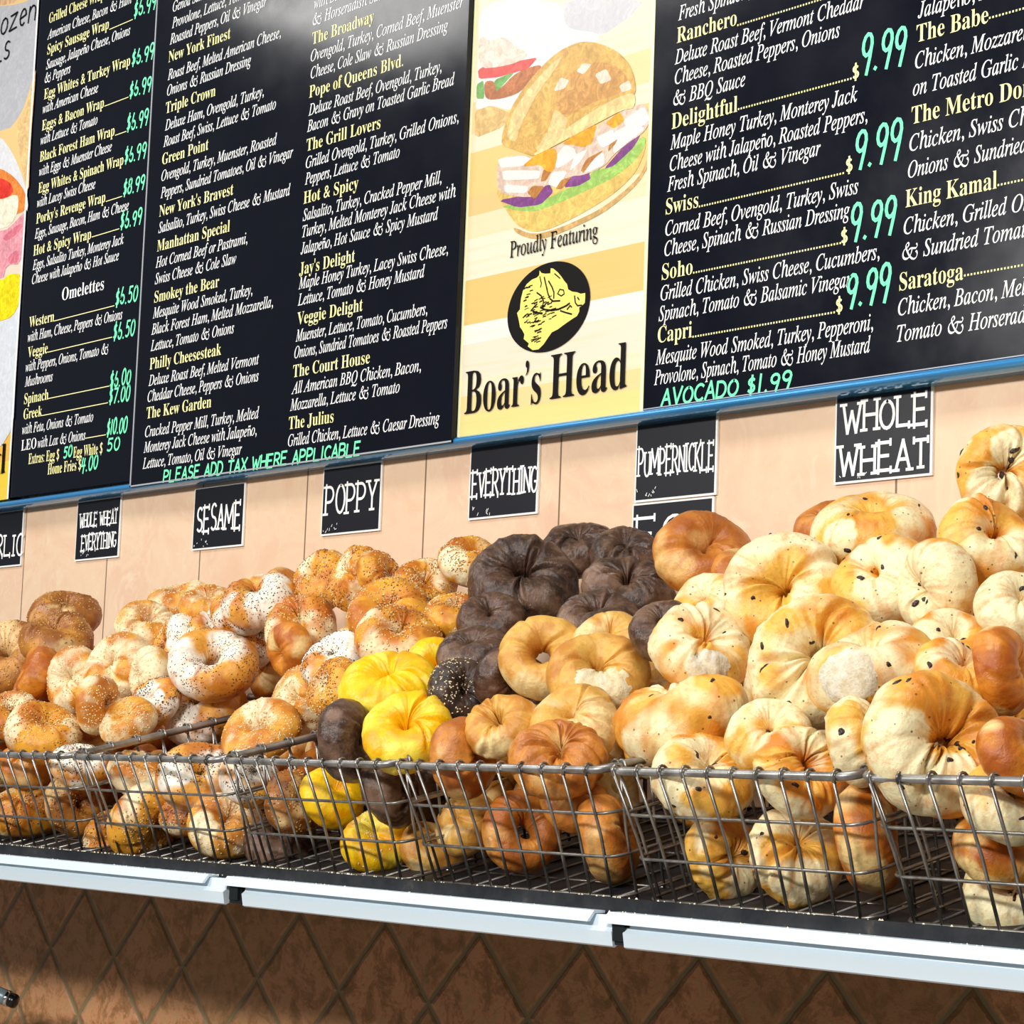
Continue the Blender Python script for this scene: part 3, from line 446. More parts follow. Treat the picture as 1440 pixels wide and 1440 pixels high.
 ('printed_turkey_folds', (246, 212, 192), [[(0.2356, 0.8611), (0.2969, 0.8527), (0.3079, 0.8507), (0.3104, 0.8472), (0.3084, 0.8463), (0.2947, 0.8449), (0.2845, 0.8461), (0.2395, 0.8547), (0.2306, 0.857), (0.2256, 0.8618)], [(0.2237, 0.8825), (0.2426, 0.8837), (0.2509, 0.8831), (0.2792, 0.8779), (0.2801, 0.8771), (0.2567, 0.8775), (0.2484, 0.8781), (0.2245, 0.8816)], [(0.4307, 0.8818), (0.4543, 0.8833), (0.4593, 0.8821), (0.4639, 0.8738), (0.4618, 0.8719), (0.4447, 0.8692), (0.4398, 0.8703), (0.4285, 0.8799)], [(0.4662, 0.8836), (0.4936, 0.8872), (0.4977, 0.8864), (0.4938, 0.8784), (0.4895, 0.8758), (0.4686, 0.8695), (0.4645, 0.8703), (0.4618, 0.8811)], [(0.3621, 0.8682), (0.3821, 0.8705), (0.3864, 0.8684), (0.3916, 0.854), (0.3894, 0.8518), (0.3716, 0.8535), (0.3671, 0.8556), (0.3599, 0.8659)]]),
 ('printed_turkey_slice', (255, 248, 240), [[(0.2205, 0.8976), (0.2633, 0.8937), (0.2741, 0.8914), (0.2931, 0.8826), (0.2928, 0.8806), (0.2721, 0.8782), (0.2622, 0.8786), (0.2265, 0.8831), (0.2193, 0.8858), (0.2139, 0.8964)], [(0.2351, 0.8775), (0.2988, 0.8662), (0.3095, 0.8627), (0.3077, 0.8539), (0.2972, 0.8538), (0.2384, 0.8622), (0.2273, 0.8658), (0.2242, 0.8775)], [(0.2372, 0.856), (0.2787, 0.8472), (0.2852, 0.8445), (0.281, 0.8376), (0.274, 0.8376), (0.2384, 0.8444), (0.2318, 0.8472), (0.2301, 0.856)], [(0.3425, 0.8792), (0.3577, 0.89), (0.3632, 0.8905), (0.3792, 0.8831), (0.3825, 0.8803), (0.3851, 0.8724), (0.3825, 0.8699), (0.365, 0.8641), (0.3596, 0.8627), (0.3462, 0.8606), (0.3433, 0.8624), (0.3404, 0.875)], [(0.3276, 0.843), (0.3337, 0.8555), (0.3392, 0.8571), (0.3641, 0.8534), (0.3661, 0.8502), (0.3523, 0.8353), (0.3469, 0.8337), (0.3296, 0.8397)], [(0.4293, 0.8906), (0.4561, 0.8944), (0.4611, 0.8926), (0.4628, 0.8791), (0.4599, 0.8761), (0.4418, 0.8728), (0.4368, 0.8745), (0.4264, 0.8876)], [(0.4637, 0.8906), (0.4952, 0.8962), (0.504, 0.8953), (0.5222, 0.8845), (0.5212, 0.8813), (0.4976, 0.8734), (0.4894, 0.8703), (0.4665, 0.8606), (0.4619, 0.8629), (0.4587, 0.8856)], [(0.4192, 0.8603), (0.4385, 0.8657), (0.4423, 0.8642), (0.4452, 0.8504), (0.44, 0.8473), (0.4076, 0.8435), (0.4037, 0.845), (0.414, 0.8572)], [(0.4857, 0.9047), (0.5146, 0.9136), (0.5214, 0.9125), (0.5315, 0.8975), (0.5316, 0.8939), (0.5225, 0.8884), (0.5165, 0.8877), (0.4913, 0.8897), (0.486, 0.8917), (0.4813, 0.9014)], [(0.3859, 0.874), (0.4056, 0.8763), (0.4072, 0.8747), (0.3968, 0.8632), (0.392, 0.8599), (0.3746, 0.8525), (0.373, 0.8541), (0.381, 0.8707)]]),
 ('printed_turkey_edges', (196, 130, 62), [[(0.2833, 0.8381), (0.2922, 0.8438), (0.2973, 0.8441), (0.317, 0.8404), (0.3177, 0.8377), (0.3024, 0.8259), (0.2973, 0.8255), (0.2841, 0.8354)], [(0.3453, 0.8331), (0.3539, 0.8414), (0.3581, 0.8429), (0.3738, 0.8432), (0.374, 0.8414), (0.3601, 0.8311), (0.3558, 0.8296), (0.3456, 0.8313)], [(0.3971, 0.8508), (0.4053, 0.8612), (0.4115, 0.8639), (0.4385, 0.8686), (0.4402, 0.868), (0.4233, 0.86), (0.4179, 0.8567), (0.4042, 0.8457), (0.401, 0.8445), (0.3964, 0.8483)], [(0.3114, 0.8499), (0.3153, 0.8629), (0.3184, 0.8645), (0.3323, 0.8605), (0.3332, 0.8582), (0.3246, 0.8491), (0.3215, 0.8475), (0.3123, 0.8476)], [(0.4553, 0.8752), (0.468, 0.8787), (0.4695, 0.8784), (0.4655, 0.8733), (0.4629, 0.8714), (0.4525, 0.866), (0.451, 0.8663), (0.4528, 0.8733)]]),
 ('printed_cheese', (250, 176, 40), [[(0.2764, 0.8807), (0.2836, 0.8833), (0.2884, 0.885), (0.2933, 0.8869), (0.2973, 0.8886), (0.3025, 0.8909), (0.3069, 0.892), (0.3127, 0.8927), (0.3189, 0.8928), (0.3285, 0.8923), (0.3342, 0.8914), (0.3388, 0.8895), (0.3414, 0.8871), (0.3436, 0.8828), (0.3444, 0.8795), (0.3442, 0.8753), (0.3432, 0.871), (0.3406, 0.8644), (0.3385, 0.8609), (0.3356, 0.8587), (0.3326, 0.8581), (0.3277, 0.859), (0.3244, 0.8601), (0.3209, 0.8619), (0.3179, 0.8642), (0.3139, 0.8682), (0.3104, 0.8705), (0.3057, 0.8723), (0.3008, 0.8734), (0.2929, 0.8741), (0.2879, 0.8747), (0.2828, 0.8753), (0.2789, 0.8759), (0.2739, 0.8768), (0.2723, 0.8777), (0.2732, 0.8791)], [(0.3581, 0.8953), (0.38, 0.9025), (0.3895, 0.9044), (0.4211, 0.908), (0.4254, 0.9053), (0.4188, 0.8865), (0.4153, 0.8828), (0.4023, 0.8808), (0.3968, 0.8815), (0.3788, 0.8879), (0.3728, 0.8897), (0.357, 0.8934)], [(0.4465, 0.9078), (0.4676, 0.9155), (0.4728, 0.915), (0.4818, 0.9044), (0.4805, 0.9016), (0.4637, 0.896), (0.4584, 0.8965), (0.4452, 0.905)]]),
 ('printed_top_bun', (232, 184, 98), [[(0.2204, 0.9259), (0.2218, 0.933), (0.2234, 0.9383), (0.2261, 0.9447), (0.2293, 0.951), (0.2348, 0.9605), (0.2393, 0.9669), (0.2452, 0.9738), (0.2513, 0.9796), (0.2608, 0.9875), (0.2678, 0.9929), (0.276, 0.9987), (0.2837, 1.0036), (0.2952, 1.0104), (0.3032, 1.0147), (0.3121, 1.0189), (0.3201, 1.0222), (0.3315, 1.0262), (0.3395, 1.0286), (0.3484, 1.0306), (0.3564, 1.0318), (0.3678, 1.0328), (0.3753, 1.0332), (0.3831, 1.0329), (0.3895, 1.0323), (0.398, 1.0307), (0.4043, 1.0292), (0.4117, 1.0269), (0.4187, 1.0244), (0.4291, 1.0202), (0.4361, 1.0171), (0.4435, 1.0135), (0.4497, 1.0101), (0.4581, 1.0051), (0.4638, 1.0014), (0.4697, 0.9969), (0.4746, 0.9926), (0.4812, 0.9861), (0.4853, 0.9816), (0.4893, 0.9766), (0.4922, 0.9721), (0.4956, 0.9658), (0.4977, 0.9612), (0.4996, 0.956), (0.5009, 0.9511), (0.5024, 0.9439), (0.5025, 0.9397), (0.5011, 0.9361), (0.4985, 0.9338), (0.4934, 0.9318), (0.4891, 0.9304), (0.4833, 0.9288), (0.4771, 0.9275), (0.4673, 0.9258), (0.46, 0.9243), (0.4511, 0.9224), (0.4427, 0.9204), (0.43, 0.9172), (0.4208, 0.9149), (0.41, 0.9123), (0.4, 0.9099), (0.3852, 0.9064), (0.3749, 0.9039), (0.3635, 0.9013), (0.3535, 0.8991), (0.3393, 0.896), (0.33, 0.894), (0.3204, 0.8921), (0.3127, 0.8907), (0.3026, 0.889), (0.2963, 0.8884), (0.2905, 0.8886), (0.2865, 0.8895), (0.2819, 0.8916), (0.2779, 0.8934), (0.2721, 0.8959), (0.2659, 0.8985), (0.2557, 0.9026), (0.2489, 0.9054), (0.2417, 0.9084), (0.2357, 0.911), (0.2277, 0.9145), (0.2235, 0.9175), (0.2209, 0.9216)]]),
 ('printed_bun_crust', (222, 164, 92), [[(0.3413, 0.9689), (0.3466, 0.9769), (0.3512, 0.9819), (0.3577, 0.9869), (0.3646, 0.9907), (0.3758, 0.9955), (0.3842, 0.9977), (0.3944, 0.9988), (0.4044, 0.9985), (0.4193, 0.9965), (0.4294, 0.9946), (0.44, 0.9916), (0.4489, 0.9881), (0.461, 0.9824), (0.4685, 0.9779), (0.4755, 0.9722), (0.4806, 0.9666), (0.4864, 0.9579), (0.488, 0.9527), (0.4865, 0.9484), (0.482, 0.9458), (0.4722, 0.9434), (0.4645, 0.9421), (0.4545, 0.9412), (0.4445, 0.9408), (0.4289, 0.9408), (0.4185, 0.9404), (0.4076, 0.9393), (0.3986, 0.9379), (0.3866, 0.9351), (0.3788, 0.9339), (0.3711, 0.9334), (0.365, 0.9338), (0.3573, 0.9353), (0.3525, 0.9373), (0.3478, 0.9407), (0.3443, 0.9449), (0.34, 0.9522), (0.3386, 0.9575), (0.339, 0.9635)]]),
 ('printed_bun_highlight', (246, 214, 148), [[(0.2344, 0.9374), (0.2378, 0.9473), (0.2412, 0.9541), (0.2462, 0.9613), (0.252, 0.9676), (0.2614, 0.9762), (0.2687, 0.9821), (0.2777, 0.9885), (0.2864, 0.9941), (0.2997, 1.0017), (0.3088, 1.0066), (0.3184, 1.0112), (0.3267, 1.0146), (0.3381, 1.0186), (0.3437, 1.0201), (0.3467, 1.02), (0.3465, 1.0182), (0.3429, 1.0138), (0.3392, 1.0102), (0.3334, 1.0053), (0.3268, 1.0002), (0.3156, 0.9922), (0.3083, 0.9866), (0.301, 0.9804), (0.2952, 0.975), (0.2877, 0.9674), (0.2827, 0.9619), (0.2772, 0.9558), (0.2725, 0.9503), (0.266, 0.9424), (0.2622, 0.9372), (0.259, 0.9316), (0.2571, 0.9269), (0.2555, 0.9207), (0.2535, 0.9179), (0.25, 0.917), (0.2458, 0.9182), (0.2385, 0.9222), (0.2351, 0.9259), (0.2336, 0.9314)], [(0.2996, 0.8972), (0.3214, 0.9175), (0.3267, 0.9245), (0.3347, 0.9443), (0.3398, 0.9451), (0.3609, 0.9304), (0.3639, 0.9253), (0.3602, 0.9109), (0.3552, 0.907), (0.3308, 0.8995), (0.3225, 0.8976), (0.2998, 0.8942)]]),
 ('printed_flour', (248, 232, 206), [[(0.3335, 0.9757), (0.3441, 0.9887), (0.3485, 0.9899), (0.3623, 0.984), (0.3636, 0.9816), (0.3572, 0.9738), (0.353, 0.9726), (0.3348, 0.9732)], [(0.3812, 0.9934), (0.3919, 1.0002), (0.3962, 1.0006), (0.4096, 0.9962), (0.4097, 0.9941), (0.3969, 0.9863), (0.3927, 0.9858), (0.3813, 0.9912)], [(0.4217, 0.9802), (0.439, 0.9826), (0.4436, 0.9805), (0.4529, 0.9667), (0.4515, 0.9641), (0.4343, 0.9632), (0.4296, 0.9652), (0.4203, 0.9776)], [(0.4721, 0.9536), (0.4869, 0.9565), (0.4903, 0.9553), (0.4949, 0.9455), (0.4932, 0.9435), (0.4784, 0.9421), (0.475, 0.9433), (0.4704, 0.9517)]]),
 ('printed_bun_cut_edge', (250, 220, 150), [[(0.2951, 0.8897), (0.2983, 0.892), (0.3019, 0.8938), (0.3077, 0.8962), (0.3145, 0.8985), (0.3259, 0.9022), (0.3343, 0.9049), (0.3443, 0.9081), (0.3538, 0.911), (0.3678, 0.9154), (0.3776, 0.9183), (0.3885, 0.9213), (0.3982, 0.9238), (0.412, 0.9271), (0.4216, 0.9292), (0.4324, 0.9314), (0.4419, 0.9332), (0.4555, 0.9355), (0.4645, 0.9367), (0.4737, 0.9376), (0.4813, 0.9378), (0.4914, 0.9377), (0.4968, 0.9365), (0.5007, 0.9336), (0.5023, 0.9297), (0.5022, 0.9225), (0.5011, 0.9188), (0.4984, 0.9164), (0.4945, 0.9159), (0.4875, 0.917), (0.4812, 0.9172), (0.4721, 0.9165), (0.4622, 0.9152), (0.4459, 0.9124), (0.4342, 0.9104), (0.4206, 0.9081), (0.408, 0.906), (0.3895, 0.9028), (0.3771, 0.9007), (0.3642, 0.8985), (0.3536, 0.8967), (0.3394, 0.8942), (0.3301, 0.8927), (0.3205, 0.8911), (0.3127, 0.89), (0.3026, 0.8886), (0.2975, 0.8882), (0.2948, 0.8886)]]),
 ('emblem_oval', 'k', [[(0.4245, 0.6694), (0.4244, 0.6633), (0.4235, 0.6573), (0.4218, 0.6514), (0.4193, 0.6455), (0.416, 0.6399), (0.412, 0.6345), (0.4073, 0.6294), (0.4019, 0.6246), (0.396, 0.6202), (0.3894, 0.6162), (0.3824, 0.6126), (0.3749, 0.6096), (0.3671, 0.6071), (0.3589, 0.6051), (0.3505, 0.6037), (0.342, 0.6029), (0.3334, 0.6027), (0.3249, 0.6031), (0.3164, 0.604), (0.3081, 0.6056), (0.3001, 0.6078), (0.2924, 0.6105), (0.2851, 0.6138), (0.2784, 0.6176), (0.2722, 0.6219), (0.2666, 0.6266), (0.2617, 0.6317), (0.2576, 0.6372), (0.2543, 0.6429), (0.2517, 0.6489), (0.2501, 0.655), (0.2493, 0.6613), (0.2493, 0.6676), (0.2503, 0.6739), (0.2521, 0.6801), (0.2548, 0.6861), (0.2582, 0.6919), (0.2625, 0.6975), (0.2675, 0.7027), (0.2732, 0.7076), (0.2795, 0.712), (0.2864, 0.716), (0.2938, 0.7195), (0.3016, 0.7224), (0.3097, 0.7248), (0.3181, 0.7266), (0.3266, 0.7277), (0.3352, 0.7283), (0.3438, 0.7283), (0.3524, 0.7277), (0.3607, 0.7264), (0.3689, 0.7246), (0.3767, 0.7223), (0.3841, 0.7194), (0.391, 0.7159), (0.3974, 0.7121), (0.4033, 0.7078), (0.4085, 0.7031), (0.4131, 0.698), (0.4169, 0.6927), (0.42, 0.6871), (0.4223, 0.6813), (0.4238, 0.6754)]]),
 ('emblem_boar', 'g', [[(0.2704, 0.6657), (0.2766, 0.6701), (0.277, 0.6775), (0.2781, 0.6858), (0.2816, 0.6959), (0.2892, 0.7044), (0.3002, 0.7092), (0.3113, 0.7108), (0.3159, 0.7133), (0.3163, 0.7201), (0.3205, 0.7158), (0.3286, 0.7136), (0.3397, 0.7125), (0.3401, 0.7198), (0.3457, 0.7184), (0.3554, 0.7118), (0.3636, 0.7044), (0.3702, 0.6972), (0.3759, 0.6923), (0.3786, 0.6846), (0.3866, 0.6804), (0.3974, 0.6779), (0.4052, 0.6748), (0.4144, 0.6746), (0.4147, 0.6684), (0.4143, 0.6612), (0.4092, 0.6578), (0.4031, 0.6561), (0.4034, 0.6504), (0.3991, 0.6448), (0.3871, 0.6412), (0.3719, 0.6359), (0.3597, 0.6312), (0.3474, 0.6286), (0.3399, 0.6223), (0.3309, 0.614), (0.3201, 0.608), (0.3074, 0.6084), (0.2966, 0.6149), (0.2988, 0.6189), (0.2871, 0.6266), (0.2884, 0.6328), (0.2832, 0.6397), (0.2781, 0.6446), (0.2761, 0.6512), (0.2732, 0.659)]]),
],
'left': [
 ('printed_cup', (196, 196, 202), [[(-1.5114, 1.5316), (-1.4059, 1.5037), (-1.349, 1.49), (-1.3074, 1.4827), (-1.2804, 1.4792), (-1.2531, 1.4776), (-1.2346, 1.4782), (-1.2145, 1.4814), (-1.2068, 1.4733), (-1.207, 1.4498), (-1.2068, 1.4281), (-1.2061, 1.3965), (-1.2063, 1.3734), (-1.2076, 1.3463), (-1.2097, 1.3283), (-1.2137, 1.3095), (-1.2225, 1.2914), (-1.2411, 1.2638), (-1.2602, 1.2475), (-1.2903, 1.2337), (-1.3478, 1.2353), (-1.4669, 1.254), (-1.5235, 1.3228), (-1.5452, 1.4804)]]),
 ('printed_wall_tone', (232, 184, 138), [[(-1.4929, 1.5951), (-1.3206, 1.5529), (-1.2635, 1.5254), (-1.2838, 1.4959), (-1.3079, 1.4865), (-1.3492, 1.4922), (-1.406, 1.5045), (-1.5112, 1.5308), (-1.5557, 1.5569), (-1.5612, 1.5968)]]),
 ('printed_table', (240, 200, 138), [[(-1.2015, 1.3296), (-1.2065, 1.3189), (-1.2125, 1.3033), (-1.223, 1.2741), (-1.2361, 1.2558), (-1.2593, 1.2384), (-1.2612, 1.2141), (-1.243, 1.17), (-1.2275, 1.136), (-1.2066, 1.0936), (-1.1996, 1.1015), (-1.2027, 1.164), (-1.203, 1.2205), (-1.2006, 1.3018)]]),
 ('printed_bowl', (236, 236, 238), [[(-1.4744, 1.2595), (-1.3707, 1.2357), (-1.3182, 1.2164), (-1.2859, 1.1906), (-1.2623, 1.1677), (-1.2345, 1.1354), (-1.2179, 1.1111), (-1.2033, 1.0816), (-1.1982, 1.0656), (-1.1999, 1.0543), (-1.2068, 1.0599), (-1.2225, 1.0858), (-1.2489, 1.1086), (-1.3009, 1.1412), (-1.3611, 1.1627), (-1.4643, 1.1851), (-1.508, 1.2106), (-1.5138, 1.2525)]]),
 ('printed_wrap', (240, 140, 62), [[(-1.4652, 1.1922), (-1.3619, 1.1689), (-1.3088, 1.1538), (-1.2748, 1.1383), (-1.2504, 1.1236), (-1.2225, 1.1016), (-1.2094, 1.086), (-1.2041, 1.0681), (-1.2067, 1.0594), (-1.2187, 1.0552), (-1.2793, 1.0535), (-1.4265, 1.0534), (-1.4909, 1.0858), (-1.5023, 1.1688)]]),
 ('printed_tomato', (232, 60, 44), [[(-1.4621, 1.1692), (-1.3592, 1.1479), (-1.3104, 1.1362), (-1.2867, 1.1273), (-1.2731, 1.1194), (-1.2622, 1.1082), (-1.2614, 1.1019), (-1.2703, 1.0972), (-1.2826, 1.0956), (-1.3052, 1.0962), (-1.3531, 1.1015), (-1.4547, 1.1146), (-1.4973, 1.1325), (-1.5018, 1.165)]]),
 ('printed_egg', (250, 240, 214), [[(-1.4554, 1.1197), (-1.353, 1.1008), (-1.2986, 1.0942), (-1.2604, 1.0955), (-1.2432, 1.0917), (-1.237, 1.0806), (-1.2369, 1.0695), (-1.2426, 1.0526), (-1.2532, 1.0431), (-1.2745, 1.0356), (-1.3265, 1.0371), (-1.4404, 1.0486), (-1.4886, 1.0695), (-1.4943, 1.1109)]]),
 ('printed_ham', (240, 160, 172), [[(-1.4416, 1.0476), (-1.3305, 1.0333), (-1.2783, 1.0306), (-1.2538, 1.0376), (-1.236, 1.0439), (-1.2151, 1.0529), (-1.2061, 1.0444), (-1.2039, 1.014), (-1.2053, 0.9913), (-1.2112, 0.9637), (-1.2254, 0.9546), (-1.2559, 0.9591), (-1.2709, 0.9543), (-1.2783, 0.9375), (-1.3224, 0.9367), (-1.4299, 0.9519), (-1.4761, 0.9789), (-1.4835, 1.0323)]]),
 ('printed_ham_fold', (226, 124, 140), [[(-1.281, 1.0213), (-1.238, 1.0323), (-1.2191, 1.0339), (-1.2135, 1.0268), (-1.2237, 1.0199), (-1.2554, 1.0094), (-1.2746, 1.0078), (-1.2914, 1.0143)], [(-1.2559, 0.9787), (-1.2344, 0.9832), (-1.2246, 0.9793), (-1.2212, 0.965), (-1.2292, 0.9595), (-1.2529, 0.9599), (-1.2627, 0.9637), (-1.2639, 0.9732)]]),
 ('printed_mustard', (252, 232, 20), [[(-1.4307, 0.9575), (-1.3226, 0.9383), (-1.2765, 0.9333), (-1.2646, 0.9393), (-1.2478, 0.94), (-1.2174, 0.9356), (-1.2059, 0.9219), (-1.2067, 0.8914), (-1.2125, 0.8741), (-1.2265, 0.8606), (-1.243, 0.8546), (-1.2713, 0.8529), (-1.3209, 0.8562), (-1.421, 0.8666), (-1.4641, 0.8915), (-1.4714, 0.9444)]]),
 ('printed_paper', (232, 236, 242), [[(-1.4209, 0.8663), (-1.3207, 0.8551), (-1.2711, 0.8512), (-1.2427, 0.8522), (-1.2261, 0.8575), (-1.212, 0.8703), (-1.2062, 0.8626), (-1.2052, 0.8304), (-1.2047, 0.7968), (-1.2042, 0.7435), (-1.2035, 0.7047), (-1.2024, 0.6592), (-1.2125, 0.6328), (-1.2395, 0.611), (-1.2869, 0.5971), (-1.3825, 0.5834), (-1.4297, 0.6417), (-1.4523, 0.8056)]]),
],
}
POSTER_TEXT = [
 ('printed_lettering', [('Proudly Featuring', 0.2498, 0.7477, 0.1886, 0.0235, 0.006)]),
 ('printed_lettering', [('Boar’s', 0.1601, 0.5321, 0.1682, 0.062, -0.003), ('Head', 0.3478, 0.5347, 0.1561, 0.062, -0.003)]),
]
